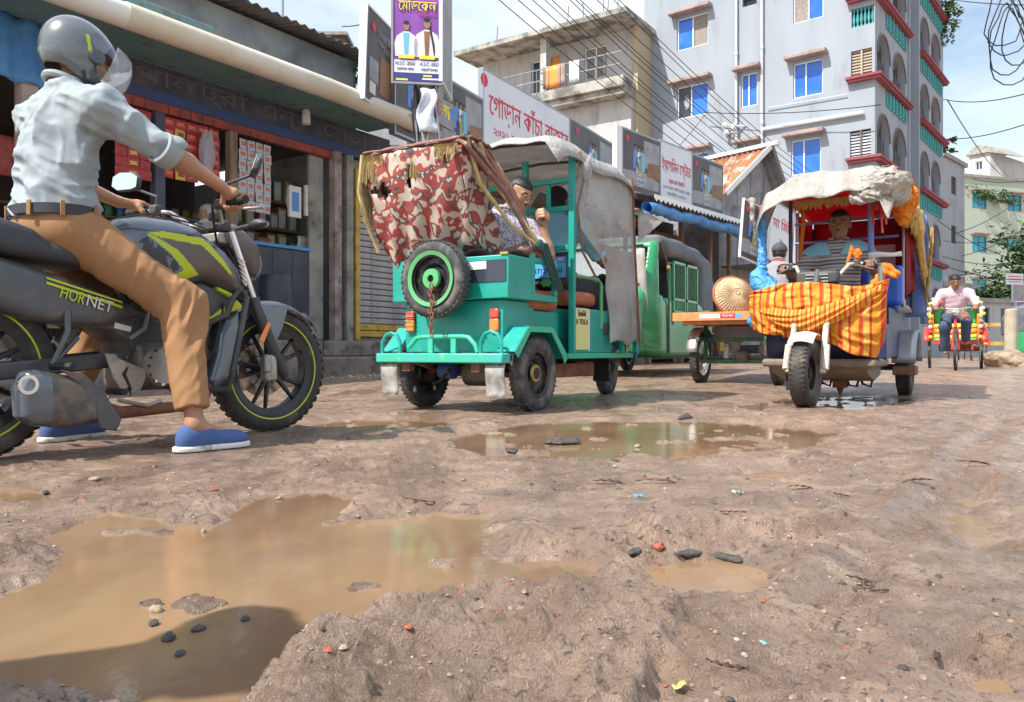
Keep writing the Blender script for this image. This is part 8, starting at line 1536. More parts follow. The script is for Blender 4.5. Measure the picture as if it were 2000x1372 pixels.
    for i, (px, py, s, c, lb) in enumerate(((1247, 973, 0.035, (0.12, 0.30, 0.40), 'small scrap of blue plastic pressed into the mud'), (1440, 1003, 0.03, (0.30, 0.38, 0.40), 'pale blue wrapper scrap on the mud ridge'), (1490, 1258, 0.012, (0.2, 0.45, 0.42), 'tiny green wrapper scrap in the foreground'), (625, 742, 0.09, (0.03, 0.42, 0.16), 'crumpled green wrapper by the shop step'), (1330, 1360, 0.02, (0.50, 0.42, 0.15), 'yellow wrapper scrap at the bottom edge'))):
        x, y, z = onp(px, py); m = mat('scrap%d' % i, c, 0.35, bump=0.5, bs=90); b = MB(); P = [[(s*(k/5-0.5)+rr.uniform(-.1, .1)*s, s*0.5*(j/3-0.5), rr.uniform(0, .25)*s) for j in range(4)] for k in range(6)]; b.grid(P); o = b.build('plastic_scrap', m, None, 60, solid=0.001); o.location = (x, y, z+0.004); o.rotation_euler = (0, 0, rr.uniform(0, 3)); tag(o, lb, 'litter')
    b = MB()  # litter line along the step
    for k in range(160):
        s = rr.uniform(0.15, 1.0); px = 600+rr.uniform(0, 160); st = sat(px, 1.0); p = F0+DS*(st)+NS*(1.15+rr.uniform(0, 0.5)); z = gzp(p.x, p.y); l = rr.uniform(0.01, 0.05); a = rr.uniform(0, 3)
        b.add([(p.x, p.y, z+0.01), (p.x+l*math.cos(a), p.y+l*math.sin(a), z+rr.uniform(0, .03)), (p.x+l*0.4*math.sin(a), p.y, z+0.03*rr.random()+0.005)], [(0, 1, 2)], rr.choice((0, 1, 0)))
    o = b.build('litter', [M('foil_white'), M('step')], None, 0, kind='stuff'); o['label'] = 'pale litter fragments along the foot of the shop step'
debris()
# ------------------------------------------------------------ people
def V3(p): return np.array(p, float)
def unit(v): v = V3(v); return v/(np.linalg.norm(v)+1e-9)
def axes(fwd, up=(0, 0, 1)):
    f = unit(fwd); l = unit(np.cross(up, f)); u = np.cross(f, l); return np.stack([f, l, u], 1)   # columns: forward, left, up
def headfn(c, A_, s=1.0, chin=0.0):
    c = V3(c)
    def f(P):
        q = ((P-c)@A_)/s; ql = q.copy(); ql[:, 1] = np.abs(q[:, 1])
        d = sU([ell(q, (-0.012, 0, 0.035), (0.098, 0.077, 0.088)), ell(q, (0.022, 0, -0.030), (0.068, 0.060, 0.082)), ell(q, (0.050, 0, -0.088-chin), (0.032, 0.034, 0.026))], 0.03)
        d = su(d, ell(ql, (0.040, 0.046, -0.022), (0.030, 0.020, 0.024)), 0.02)          # cheekbones
        d = su(d, cap(ql, (0.080, 0.008, 0.026), (0.070, 0.045, 0.022), 0.010, 0.008), 0.012)  # brow
        d = smax(d, -ell(ql, (0.100, 0.031, 0.004), (0.018, 0.019, 0.012)), 0.012)       # eye sockets
        d = su(d, sU([cap(q, (0.084, 0, 0.012), (0.104, 0, -0.028), 0.007, 0.011), ell(ql, (0.093, 0.010, -0.033), (0.011, 0.008, 0.008))], 0.008), 0.008)
        d = su(d, ell(q, (0.078, 0, -0.058), (0.016, 0.026, 0.006)), 0.006); d = su(d, ell(q, (0.076, 0, -0.070), (0.015, 0.022, 0.007)), 0.006); d = smax(d, -ell(q, (0.094, 0, -0.0635), (0.010, 0.024, 0.0022)), 0.003)
        d = su(d, smax(ell(ql, (-0.010, 0.078, -0.006), (0.020, 0.012, 0.033)), -ell(ql, (-0.005, 0.090, -0.004), (0.012, 0.008, 0.022)), 0.004), 0.006)
        return d*s
    return f
def hairfn(c, A_, s, grow=0.0065, line=0.045, back=-0.075, bald=0.0):
    c = V3(c)
    def f(P):
        q = ((P-c)@A_)/s; d = ell(q, (-0.014, 0, 0.038), (0.098+grow, 0.077+grow, 0.088+grow)); d = np.minimum(d, smax(ell(q, (-0.035, 0, -0.01), (0.075+grow*0.6, 0.072+grow*0.5, 0.085)), q[:, 0]+0.0, 0.01))
        front = (q[:, 0]-0.045)*0.9+(line-q[:, 2])*1.0*(q[:, 0] > -0.02); d = smax(d, np.where(q[:, 0] > 0.0, (line-q[:, 2])+0.25*np.abs(q[:, 1])-0.01, (back-q[:, 2])), 0.008)
        d = smax(d, -(q[:, 2]-back), 0.01); side = (np.abs(q[:, 1])-0.0)*0; d = smax(d, -( -q[:, 0]+0.018+(q[:, 2]+0.02)*0.9)*0.7, 0.008) if True else d
        return (d+0.0018*np.sin(q[:, 1]*260+q[:, 0]*90)*np.sin(q[:, 0]*180+q[:, 2]*70))*s
    return f
def handfn(wr, grip, ax, back, s=1.0, side=1, curl=True):
    """hand closed round a bar: wr wrist, grip centre of the bar, ax bar axis from thumb side to little finger side, back: direction from the bar to the palm"""
    wr, g, ax, bk = V3(wr), V3(grip), unit(ax), unit(back); up = unit(np.cross(ax, bk)); ds = []
    if up[2] < 0: up = -up
    pc = g+bk*0.022+up*0.014; prs = [('e', pc)]
    segs = []
    for k, (o, L_, r) in enumerate(((-0.030, 0.92, 0.0095), (-0.010, 1.0, 0.0098), (0.010, 0.95, 0.0094), (0.029, 0.78, 0.0083))):
        b0 = g+ax*o+bk*0.020+up*0.030; b1 = g+ax*o-bk*(0.016*L_)+up*(0.034); b2 = g+ax*o-bk*0.034*L_+up*0.006; b3 = g+ax*(o-0.002)-bk*0.022*L_-up*0.022; b4 = g+ax*o-bk*0.002-up*0.026
        segs += [(b0, b1, r*1.1, r*1.05), (b1, b2, r*1.05, r), (b2, b3, r, r*0.92), (b3, b4, r*0.92, r*0.82)]
    t0 = g-ax*0.030+bk*0.030+up*0.004; t1 = g-ax*0.046+bk*0.012-up*0.012; t2 = g-ax*0.036-bk*0.012-up*0.026
    segs += [(t0, t1, 0.014, 0.0115), (t1, t2, 0.0115, 0.0095)]
    Am = np.stack([ax, bk, up], 1)
    def f(P):
        d = bx(P, pc+bk*0.008, (0.038*s, 0.013, 0.022), 0.012, Am); d = su(d, cap(P, wr, pc+bk*0.018-up*0.002, 0.024, 0.022), 0.03)
        for a, b_, r0, r1 in segs: d = su(d, cap(P, a, b_, r0*s, r1*s), 0.006)
        return d
    return f
def fold(P, dirs, amp, s=0, sc=(9, 26), warp=1.0):
    u = P@unit(dirs[0]); v = P@unit(dirs[1]); w = P@np.cross(unit(dirs[0]), unit(dirs[1])); n = vn(u*sc[0]*0.7, v*sc[0]*0.7, w*sc[0]*0.7+0.01, s+1)
    a = vn(u*sc[0]+n*warp, v*sc[1]+n*warp*1.6, w*sc[0]+0.3, s); a2 = vn(u*sc[0]*1.9+n, v*sc[1]*2.1-n*2, w*sc[0]*2+0.7, s+4); return amp*((1-np.abs(a)*1.9)+0.45*(0.6-np.abs(a2)*1.8)+0.3*n)
def person(label, loc, hd, J, skin, shirt, trous, hair=(0.015, 0.013, 0.012), h=0.007, hc=0.008, shoes=None, sleeve=0.95, helmet=False, headdir=None, headup=(0, 0, 1), beard=False, hands=True, sarong=False, scale=1.0, hb=1.0, shirtfold=0.006, collar=True, cuffs=True, hem=None, hair_line=0.045, face=True, cutT=None, zr=None, name='person'):
    t = thing(name, label, 'person', loc, hd); J = {k: V3(v) for k, v in J.items()}
    pel, nk, hdc = J['pelvis'], J['neck'], J['head']; shl = (J['shR']-J['shL']); lat = unit(shl)
    up = unit(nk-pel); fw = unit(np.cross(up, -lat)) if True else None
    if np.dot(fw, J.get('fwd', V3((1, 0, 0)))) < 0: fw = -fw
    chest = pel+(nk-pel)*0.66+fw*0.01; waist = pel+(nk-pel)*0.33; T = np.stack([fw, lat, np.cross(fw, lat)], 1)
    if T[2, 2] < 0: T[:, 2] *= -1
    Hd = axes(headdir if headdir is not None else fw, headup)
    def torso(P, g, ew=1.0):
        d = ell(P, pel+up*0.00, (0.108+g, 0.155*hb+g, 0.13+g), T); d = su(d, ell(P, waist, (0.098+g, 0.128*hb+g, 0.15+g), T), 0.10); d = su(d, ell(P, chest, (0.108+g, 0.150*ew+g, 0.175+g), T), 0.10)
        for s in ('R', 'L'): d = su(d, cap(P, nk-up*0.06+(J['sh'+s]-nk)*0.25, J['sh'+s], 0.055+g, 0.052+g), 0.06)
        return d
    def limbs(P, g, parts, k=0.03):
        ds = []
        for a, b_, r0, r1 in parts: ds.append(cap(P, a, b_, r0+g, r1+g))
        return sU(ds, k)
    arms = []; legs = []
    for s in ('R', 'L'):
        arms += [(J['sh'+s], J['el'+s], 0.047, 0.038), (J['el'+s], J['el'+s]+(J['wr'+s]-J['el'+s])*0.3, 0.038, 0.038), (J['el'+s]+(J['wr'+s]-J['el'+s])*0.3, J['wr'+s], 0.038, 0.024)]
        legs += [(J['hip'+s], J['kn'+s], 0.085*hb, 0.056), (J['kn'+s], J['kn'+s]+(J['an'+s]-J['kn'+s])*0.35, 0.055, 0.052), (J['kn'+s]+(J['an'+s]-J['kn'+s])*0.35, J['an'+s], 0.052, 0.033)]
    hf = headfn(hdc, Hd, 1.0); hfs = []
    for s in ('R', 'L'):
        if 'gr'+s in J: hfs.append(handfn(J['wr'+s], J['gr'+s], J.get('ax'+s, (0, -1 if s == 'R' else 1, 0)), J.get('bk'+s, J['wr'+s]-J['gr'+s])))
    feet = [(J['an'+s], J['toe'+s]) for s in ('R', 'L')]
    def body(P):
        d = su(torso(P, -0.004), limbs(P, 0, arms), 0.03); d = su(d, limbs(P, 0, legs), 0.04); d = su(d, cap(P, nk-up*0.04, hdc-Hd[:, 2]*0.05-Hd[:, 0]*0.01, 0.058, 0.052), 0.03); d = su(d, hf(P), 0.02)
        for f in hfs: d = su(d, f(P), 0.012)
        for a, b_ in feet: d = su(d, cap(P, a-V3((0, 0, .02)), b_, 0.034, 0.026), 0.03)
        if 'wrF' in J: pass
        return d
    pts = np.array([v for k, v in J.items() if k[:2] not in ('ax', 'bk', 'fw')]); lo = pts.min(0)-0.2; hi = pts.max(0)+0.2
    o = sdf_obj('body', body, lo, hi, h, M(skin), t)
    # face pieces
    if face:
        for sy in (-1, 1):
            c = hdc+Hd@V3((0.0850, sy*0.031, 0.003)); b = MB(); b.ball(c, 0.0108, 12); e = b.build('eye', M('eye_white'), t); b = MB(); b.ball(c+Hd@V3((0.0052, 0, 0)), 0.0072, 10); b.build('iris', M('eye_dark'), e)
            pts_ = [hdc+Hd@V3((0.089-0.012*(k/4)**2, sy*(0.014+0.034*k/4), 0.024+0.006*math.sin(k*0.9))) for k in range(5)]; b = MB(); b.tube(pts_, [0.003, 0.0045, 0.0045, 0.004, 0.002], 6); b.build('eyebrow', M(hair if isinstance(hair, str) else 'hair_black'), t)
            pts_ = [hdc+Hd@V3((0.0955-0.010*abs(k-2)/2, sy*(0.018+0.026*k/4), 0.0112-0.0018*abs(k-2))) for k in range(5)]; b = MB(); b.tube(pts_, 0.0050, 6); b.build('eyelid', M(skin), t)
        b = MB(); b.tube([hdc+Hd@V3((0.092-0.012*abs(k), 0.011*k, -0.0635-0.001*abs(k))) for k in (-2, -1, 0, 1, 2)], [0.002, 0.0055, 0.006, 0.0055, 0.002], 6); b.build('lips', M('lips'), t)
        if beard: b = MB(); b.tube([hdc+Hd@V3((0.095-0.010*abs(k), 0.012*k, -0.047-0.003*abs(k))) for k in (-2, -1, 0, 1, 2)], [0.002, 0.005, 0.005, 0.005, 0.002], 6); b.build('moustache', M('hair_black' if beard == 1 else 'hair_grey'), t)
    if not helmet and hair: hl = hairfn(hdc, Hd, 1.0, line=hair_line); sdf_obj('hair', hl, hdc-0.16, hdc+0.16, 0.006, M(hair if isinstance(hair, str) else 'hair_black'), t)
    # shirt
    fsh = [(J['sh'+s], J['el'+s], sleeve, J['wr'+s]) for s in ('R', 'L')]; hz = hem if hem is not None else pel[2]-0.03
    def shirtf(P):
        d = torso(P, 0.016, 1.03); 
        for a, b_, sl, w_ in fsh:
            e = a+(b_-a)*min(1, sl); c = cap(P, a, b_, 0.066, 0.056)
            if sl > 1: e = b_+(w_-b_)*(sl-1); c = su(c, cap(P, b_, e+(w_-b_)*0.2, 0.054, 0.050), 0.03); n = unit(w_-b_)
            else: n = unit(b_-a)
            c = smax(c, ((P-e)@n), 0.006); d = su(d, c, 0.05)
        d = su(d, cap(P, nk-up*0.05, nk+up*0.01-fw*0.01, 0.075, 0.062), 0.03); d = smax(d, (P-nk-up*0.035+fw*0.02)@unit(up-fw*0.25), 0.01); d = smax(d, (hz-P[:, 2]), 0.012)
        d = d-fold(P, (lat, up+0.35*lat), shirtfold, 3, (5, 13), 1.4)-fold(P, (up, lat), shirtfold*0.5, 9, (7, 16), 1.2)+shirtfold*0.4
        return d
    sdf_obj('shirt', shirtf, lo, hi, hc, M(shirt), t)
    if collar:
        c = nk+up*0.015-fw*0.005; pts_ = [c+T@V3((0.062*math.cos(a), 0.066*math.sin(a), -0.020*math.cos(a)+0.008)) for a in np.linspace(0.5, 2*math.pi-0.5, 20)]; b = MB(); b.tube(pts_, 0.014, 8); b.build('collar', M(shirt), t)
    if cuffs:
        for a, b_, sl, w_ in fsh:
            if sl <= 1: e = a+(b_-a)*sl; n = unit(b_-a)
            else: e = b_+(w_-b_)*(sl-1); n = unit(w_-b_)
            r = 0.060 if sl > 0.8 else 0.064; b = MB(); b.lathe([(r-0.006, -0.055), (r+0.004, -0.05), (r+0.006, -0.02), (r+0.003, 0.012), (r-0.006, 0.014), (r-0.010, 0.0)], e-n*0.01, n, 24); b.build('cuff', M(shirt), t)
    # trousers or sarong
    ct = cutT if cutT is not None else 0.93
    def trousf(P):
        d = ell(P, pel-up*0.01, (0.128, 0.175*hb, 0.14), T)
        for s in ('R', 'L'):
            a, k, n = J['hip'+s], J['kn'+s], J['an'+s]; e = k+(n-k)*ct; g = sU([cap(P, a, k, 0.105*hb, 0.078), cap(P, k, e, 0.078, 0.068 if not sarong else 0.11)], 0.05); n_ = unit(n-k); g = smax(g, (P-e)@n_, 0.006)
            th = unit(k-a); sd = unit(np.cross(th, (0, 0, 1))+1e-6); g = g-fold(P, (sd, th+0.3*np.cross(sd, th)), 0.014, 21, (4, 17), 1.2)*np.clip(1.3-np.linalg.norm(P-k, axis=1)/0.45, 0.22, 1)+0.003; d = su(d, g, 0.06)
            d = su(d, d+0, 0.001)
        if sarong: d = su(d, cap(P, (J['knR']+J['knL'])/2, (J['anR']+J['anL'])/2*0.6+(J['knR']+J['knL'])*0.2, 0.10, 0.12), 0.12)
        return smax(d, (P-pel-up*0.065)@up, 0.008)
    sdf_obj('trousers' if not sarong else 'sarong', trousf, lo, hi, hc, M(trous), t)
    if shoes:
        for s in ('R', 'L'):
            a, b_ = J['an'+s], J['toe'+s]; f_ = V3(b_)-V3(a); f_[2] = 0; f_ = unit(f_); l_ = V3((-f_[1], f_[0], 0)); base = V3((a[0], a[1], b_[2]-0.035)); Am = np.stack([f_, l_, V3((0, 0, 1))], 1); sole_z = b_[2]-0.036
            fn = lambda P: smax(smax(sU([ell(P, base+f_*0.03+V3((0, 0, .045)), (0.085, 0.042, 0.055), Am), ell(P, base+f_*0.15+V3((0, 0, .032)), (0.075, 0.044, 0.038), Am), ell(P, base-f_*0.03+V3((0, 0, .04)), (0.04, 0.035, 0.06), Am)], 0.04), -(P[:, 2]-sole_z-0.020), 0.004), -cap(P, base+V3((0, 0, 0.09)), base+V3((0, 0, 0.2)), 0.036, 0.04), 0.006)
            sdf_obj('shoe', fn, base-0.3, base+0.32, 0.005, M(shoes), t); fn2 = lambda P: smax(sU([ell(P, base+f_*0.03, (0.095, 0.045, 0.2), Am), ell(P, base+f_*0.15, (0.085, 0.047, 0.2), Am), ell(P, base-f_*0.03, (0.055, 0.038, 0.2), Am)], 0.03), np.abs(P[:, 2]-sole_z-0.010)-0.011, 0.004)
            sdf_obj('shoe_sole', fn2, base-0.3, base+0.32, 0.005, M('sole'), t)
    return t, J, Hd, T
mat('skin_a', (0.42, 0.22, 0.13), 0.5, col2=(0.36, 0.18, 0.105), ns=6, sub=0.05); mat('skin_b', (0.27, 0.135, 0.08), 0.5, col2=(0.22, 0.105, 0.06), ns=6, sub=0.04); mat('skin_old', (0.42, 0.26, 0.18), 0.55, col2=(0.34, 0.20, 0.14), ns=8)
mat('hair_black', (0.012, 0.010, 0.010), 0.55); mat('hair_grey', (0.45, 0.44, 0.43), 0.7); mat('eye_white', (0.38, 0.35, 0.32), 0.3); mat('eye_dark', (0.012, 0.008, 0.006), 0.1); mat('lips', (0.27, 0.09, 0.07), 0.5)
mat('shirt_grey', (0.29, 0.335, 0.355), 0.8, bump=0.15, bs=350, dist=0.001); mat('chino', (0.335, 0.175, 0.078), 0.85, bump=0.15, bs=350, dist=0.001); mat('belt', (0.03, 0.03, 0.04), 0.5); mat('shoe_blue', (0.06, 0.11, 0.28), 0.85, bump=0.2, bs=300, dist=0.001); mat('sole', (0.72, 0.70, 0.64), 0.6, dirt=(0.3, 0.22, 0.16), ds=25, dc=(0.55, 0.7)); mat('denim', (0.05, 0.08, 0.14), 0.9); mat('pink_shirt', (0.60, 0.42, 0.48), 0.8, col2=(0.66, 0.50, 0.55), ns=5); mat('blue_shirt', (0.07, 0.16, 0.50), 0.8); mat('grey_tee', (0.27, 0.27, 0.29), 0.85); mat('dark_trousers', (0.05, 0.05, 0.06), 0.85); mat('lungi', (0.09, 0.20, 0.24), 0.85, col2=(0.05, 0.12, 0.16), ns=14); mat('cap_grey', (0.06, 0.065, 0.075), 0.8)
mat('sky_shirt', (0.20, 0.45, 0.60), 0.8, col2=(0.26, 0.52, 0.66), ns=3); camo('floral', [(0.62, 0.60, 0.62), (0.10, 0.07, 0.22), (0.64, 0.62, 0.64), (0.25, 0.2, 0.35), (0.62, 0.60, 0.62)], 34, 0.8, 2.0, 0.8)
stripes('polo', [(0.0, (0.34, 0.30, 0.28)), (0.22, (0.05, 0.06, 0.10)), (0.34, (0.38, 0.46, 0.48)), (0.55, (0.30, 0.17, 0.14)), (0.66, (0.42, 0.40, 0.38)), (0.86, (0.06, 0.07, 0.12))], 0.085, 2, 0.85, warp=0.02)
def rider():
    J = dict(pelvis=(-1.025, 0, 0.87), neck=(-0.985, 0.0, 1.395), head=(-0.915, 0, 1.525), shR=(-0.955, -0.195, 1.300), shL=(-0.985, 0.195, 1.315), elR=(-0.765, -0.345, 1.150), elL=(-0.80, 0.36, 1.13), wrR=(-0.535, -0.335, 1.070), wrL=(-0.57, 0.335, 1.065),
             grR=(-0.464, -0.335, 1.013), grL=(-0.463, 0.33, 1.034), axR=(0.1, -1, 0), axL=(0.1, 1, 0), bkR=(-1, 0, 0.75), bkL=(-1, 0, 0.5), hipR=(-0.985, -0.095, 0.835), hipL=(-0.985, 0.095, 0.835), knR=(-0.665, -0.275, 0.575), knL=(-0.655, 0.265, 0.59), anR=(-0.70, -0.405, 0.115), anL=(-0.835, 0.34, 0.115), toeR=(-0.555, -0.425, 0.040), toeL=(-0.69, 0.36, 0.045))
    t, J, Hd, T = person('motorcycle rider in pale grey shirt, tan trousers and blue slip-on shoes wearing a grey helmet', (MO[0], MO[1], 0), MH, J, 'skin_a', 'shirt_grey', 'chino', h=0.0052, hc=0.0065, shoes='shoe_blue', sleeve=1.05, helmet=True, headdir=(0.96, -0.12, -0.12), hair=None, shirtfold=0.016, hem=0.895, cutT=0.90)
    b = MB(); c = J['pelvis']+V3((0.0, 0, 0.040)); pts = [c+V3((0.137*math.cos(a), 0.187*math.sin(a), 0.004*math.cos(a))) for a in np.linspace(0, 2*math.pi, 40, endpoint=False)]
    vs = []; 
    b.lathe([(0.97, -0.02), (1.0, -0.018), (1.0, 0.018), (0.97, 0.02)], (0, 0, 0), (0, 0, 1), 40); b.v = [(c[0]+x*0.142, c[1]+y*0.190, c[2]+z) for x, y, z in b.v]; b.build('belt', M('belt'), t)
    for a in (3.6, 4.3, 5.2, 2.4): b = MB(); b.box(-0.004, 0.004, -0.008, 0.008, -0.028, 0.028, 0, Matrix.Translation((c[0]+0.146*math.cos(a), c[1]+0.195*math.sin(a), c[2])) @ Matrix.Rotation(a, 4, 'Z')); b.build('belt_loop', M('chino'), t, bev=0.002)
    # helmet
    hc_ = V3((-0.925, 0, 1.528)); A_ = axes((0.90, -0.12, -0.36))
    def q_(P): return (P-hc_)@A_/0.95
    def shell(P):
        q = q_(P); d = sU([ell(q, (-0.008, 0, 0.012), (0.152, 0.128, 0.136)), ell(q, (0.055, 0, -0.075), (0.105, 0.098, 0.060)), ell(q, (-0.05, 0, 0.06), (0.10, 0.10, 0.085))], 0.05)
        inner = ell(q, (0.0, 0, -0.03), (0.118, 0.097, 0.120)); port = np.maximum(np.maximum(-(q[:, 0]-0.045), np.abs(q[:, 2]+0.012)-0.043-0.02*np.clip(q[:, 0], 0, 1)), np.abs(q[:, 1])-0.115)
        d = smax(d, -inner, 0.01); d = smax(d, -port, 0.012); bot = -(q[:, 2]+0.105+0.12*np.clip(q[:, 0], -0.1, 0.1)*-0.25); return smax(d, bot, 0.012)
    def hm(C):
        q = q_(C); r = np.zeros(len(C), int); a = q[:, 0]+0.55*q[:, 2]; r[(q[:, 2] < -0.02+0.25*(q[:, 0]+0.05)) & (q[:, 0] < 0.02)] = 1; r[(np.abs(a+0.010) < 0.007) & (q[:, 2] > -0.0) & (q[:, 2] < 0.06) & (np.abs(q[:, 1]) > 0.05)] = 2; r[(np.abs(a-0.025) < 0.006) & (q[:, 2] > -0.06) & (q[:, 2] < 0.005) & (np.abs(q[:, 1]) > 0.05)] = 2
        r[(q[:, 0] > 0.035+0.3*q[:, 2]) & (r == 0)] = 3; r[(np.abs(q[:, 2]+0.085+0.1*q[:, 0]) < 0.014) & (q[:, 0] < 0.03)] = 4; r[(np.abs(q[:, 1]) < 0.02) & (q[:, 2] > 0.10) & (np.abs(q[:, 0]-0.06) < 0.02)] = 2
        return r
    mat('helm_silver', (0.14, 0.155, 0.165), 0.25, metal=0.3, coat=0.6); mat('helm_grey', (0.13, 0.15, 0.16), 0.35, col2=(0.20, 0.23, 0.24), ns=18, coat=0.3); mat('helm_dark', (0.045, 0.05, 0.065), 0.3, coat=0.4, col2=(0.09, 0.10, 0.12), ns=22)
    hz = thing('helmet', 'grey and silver full face helmet with lime flashes and raised clear visor', 'helmet', (0, 0, 0)); hz.parent = None; hz.matrix_world = Matrix.Translation((MO[0], MO[1], 0)) @ Matrix.Rotation(R(90-MH), 4, 'Z')
    sdf_obj('shell', shell, hc_-0.24, hc_+0.24, 0.0042, [M('helm_silver'), M('helm_grey'), M('yellow_green'), M('helm_dark'), M('helm_silver')], hz, mi=hm)
    P = []
    for i in range(15):
        a = R(-62+i*124/14); row = []
        for j in range(9): e = R(52-j*7.5); rr_ = 0.160; c = V3((0.006+rr_*math.cos(e)*math.cos(a)*1.0, 0.132*math.cos(e)*math.sin(a)*1.06, 0.012+0.145*math.sin(e))); row.append(tuple(hc_+A_@V3((c[0], c[1], c[2]-0.0))))
        P.append(row)
    # raised visor: hinged at the temples, swung up and forward
    P = []
    for i in range(17):
        a = R(-75+i*150/16); row = []
        for j in range(8): e = R(26-j*9); c = V3((0.030+0.160*math.cos(e)*math.cos(a), 0.134*math.sin(a)*(0.9+0.1*math.cos(e)), 0.010+0.150*math.sin(e))); row.append(tuple(hc_+A_@c))
        P.append(row)
    b = MB(); b.grid(P); b.build('visor', M('clear'), hz, 180, solid=0.003)
    b = MB(); b.tube([P[i][7] for i in range(17)], 0.004, 6); b.build('visor_edge', M('foil_white'), hz)
    for s in (-1, 1): b = MB(); p = hc_+A_@V3((0.02, s*0.126, -0.005)); b.lathe([(0.001, 0.01), (0.026, 0.008), (0.030, -0.01)], p, A_@V3((0, s, 0)), 18); b.build('visor_pivot', M('helm_dark'), hz)
    for s in (-1, 1):
        for k in range(3): b = MB(); a0 = hc_+A_@V3((-0.02+0.02*k, s*(0.118-0.006*k), 0.045-0.03*k)); a1 = hc_+A_@V3((0.02+0.015*k, s*(0.124-0.003*k), -0.005-0.03*k)); b.tube([a0, a1], 0.003, 6); b.build('graphic_line', M('helm_dark' if k != 1 else 'helm_silver'), hz)
    b = MB(); p0 = hc_+A_@V3((-0.01, 0.06, -0.10)); b.tube([hc_+A_@V3((0.0, -0.105, -0.075)), hc_+A_@V3((0.05, -0.07, -0.125)), hc_+A_@V3((0.06, 0, -0.14))], 0.007, 6); b.build('chin_strap', M('belt'), hz)
rider()
def passenger():
    # sits on the rear bench, turned to look back to the right
    J = dict(pelvis=(0.20, -0.10, 0.90), neck=(0.22, -0.22, 1.39), head=(0.285, -0.305, 1.515), shR=(0.33, -0.35, 1.29), shL=(0.10, -0.02, 1.33), fwd=(0.6, -0.5, 0), elR=(0.36, -0.50, 1.10), elL=(0.18, 0.0, 1.05), wrR=(0.33, -0.475, 1.29), wrL=(0.40, -0.10, 0.95), grR=(0.30, -0.475, 1.365), axR=(0.2, 0.3, 1.0), bkR=(0.6, -0.2, -0.3),
             hipR=(0.28, -0.20, 0.87), hipL=(0.25, 0.02, 0.87), knR=(0.62, -0.18, 0.86), knL=(0.62, 0.05, 0.86), anR=(0.56, -0.18, 0.46), anL=(0.56, 0.05, 0.46), toeR=(0.68, -0.18, 0.41), toeL=(0.68, 0.05, 0.41))
    for k_ in J:
        if k_[:2] not in ('ax', 'bk', 'fw'): J[k_] = tuple(np.array(J[k_])+np.array((-0.06, 0.11, -0.055)))
    person('passenger in a floral shirt turning to look back out of the teal three wheeler', (GO[0], GO[1], 0), GH, J, 'skin_a', 'floral', 'dark_trousers', h=0.0062, hc=0.009, sleeve=0.75, headdir=(-0.18, -0.93, -0.30), headup=(0.1, -0.1, 1), beard=1, hair_line=0.055)
passenger()
def gdriver():
    J = dict(pelvis=(0.78, -0.16, 0.92), neck=(0.84, -0.16, 1.40), head=(0.90, -0.15, 1.52), shR=(0.84, -0.35, 1.31), shL=(0.84, 0.04, 1.31), elR=(1.05, -0.44, 1.09), elL=(1.05, 0.14, 1.09), wrR=(1.37, -0.40, 1.03), wrL=(1.38, 0.22, 1.03), grR=(1.46, -0.36, 1.00), grL=(1.47, 0.33, 1.0), hipR=(0.82, -0.26, 0.90), hipL=(0.82, -0.06, 0.90), knR=(1.22, -0.30, 0.84), knL=(1.22, -0.02, 0.84), anR=(1.28, -0.34, 0.44), anL=(1.28, 0.0, 0.44), toeR=(1.42, -0.36, 0.41), toeL=(1.42, 0, 0.41))
    person('driver in a light blue shirt seen from behind inside the teal three wheeler', (GO[0], GO[1], 0), GH, J, 'skin_b', 'sky_shirt', 'dark_trousers', h=0.009, hc=0.009, sleeve=0.9, headdir=(1, -0.1, 0), face=False, shirtfold=0.008)
gdriver()
def odriver():
    J = dict(pelvis=(0.80, 0.02, 0.83), neck=(0.86, 0.03, 1.31), head=(0.90, 0.045, 1.445), shR=(0.87, -0.165, 1.21), shL=(0.87, 0.225, 1.21), elR=(1.04, -0.29, 0.99), elL=(1.05, 0.35, 0.98), wrR=(1.31, -0.31, 1.04), wrL=(1.32, 0.33, 1.04), grR=(1.385, -0.315, 1.035), grL=(1.385, 0.315, 1.035), bkR=(-1, 0, 0.4), bkL=(-1, 0, 0.4), hipR=(0.83, -0.08, 0.80), hipL=(0.83, 0.12, 0.80), knR=(1.26, -0.12, 0.79), knL=(1.26, 0.16, 0.79), anR=(1.32, -0.12, 0.40), anL=(1.32, 0.14, 0.40), toeR=(1.46, -0.12, 0.36), toeL=(1.46, 0.14, 0.36))
    for k_ in ('pelvis', 'neck', 'head', 'shR', 'shL', 'hipR', 'hipL'): J[k_] = tuple(np.array(J[k_])+np.array((0.13, 0, -0.035)))
    for k_ in ('elR', 'elL'): J[k_] = tuple(np.array(J[k_])+np.array((0.07, 0, 0.0)))
    t, J, Hd, T = person('driver in a striped polo shirt with blue collar steering the orange draped three wheeler', (OO[0], OO[1], 0), OH, J, 'skin_b', 'polo', 'lungi', h=0.0065, hc=0.009, sleeve=0.85, headdir=(1, 0.03, -0.03), beard=1, hair_line=0.06, sarong=False, collar=True)
    nk = J['neck']
    f = lambda P: smax(smax(np.abs(sU([ell(P, (0.995, 0.03, 1.065), (0.128, 0.172, 0.20), T), cap(P, (1.0, -0.11, 1.19), (1.0, -0.17, 1.165), 0.085, 0.080), cap(P, (1.0, 0.17, 1.19), (1.0, 0.225, 1.165), 0.085, 0.080)], 0.08)-0.004)-0.005, -(P[:, 2]-1.158), 0.004), -(cap(P, (1.15, 0.03, 1.165), (1.03, 0.03, 1.295), 0.035, 0.075)), 0.004)
    sdf_obj('yoke', f, (0.73, -0.4, 1.05), (1.25, 0.45, 1.45), 0.007, M('sky_shirt'), t)
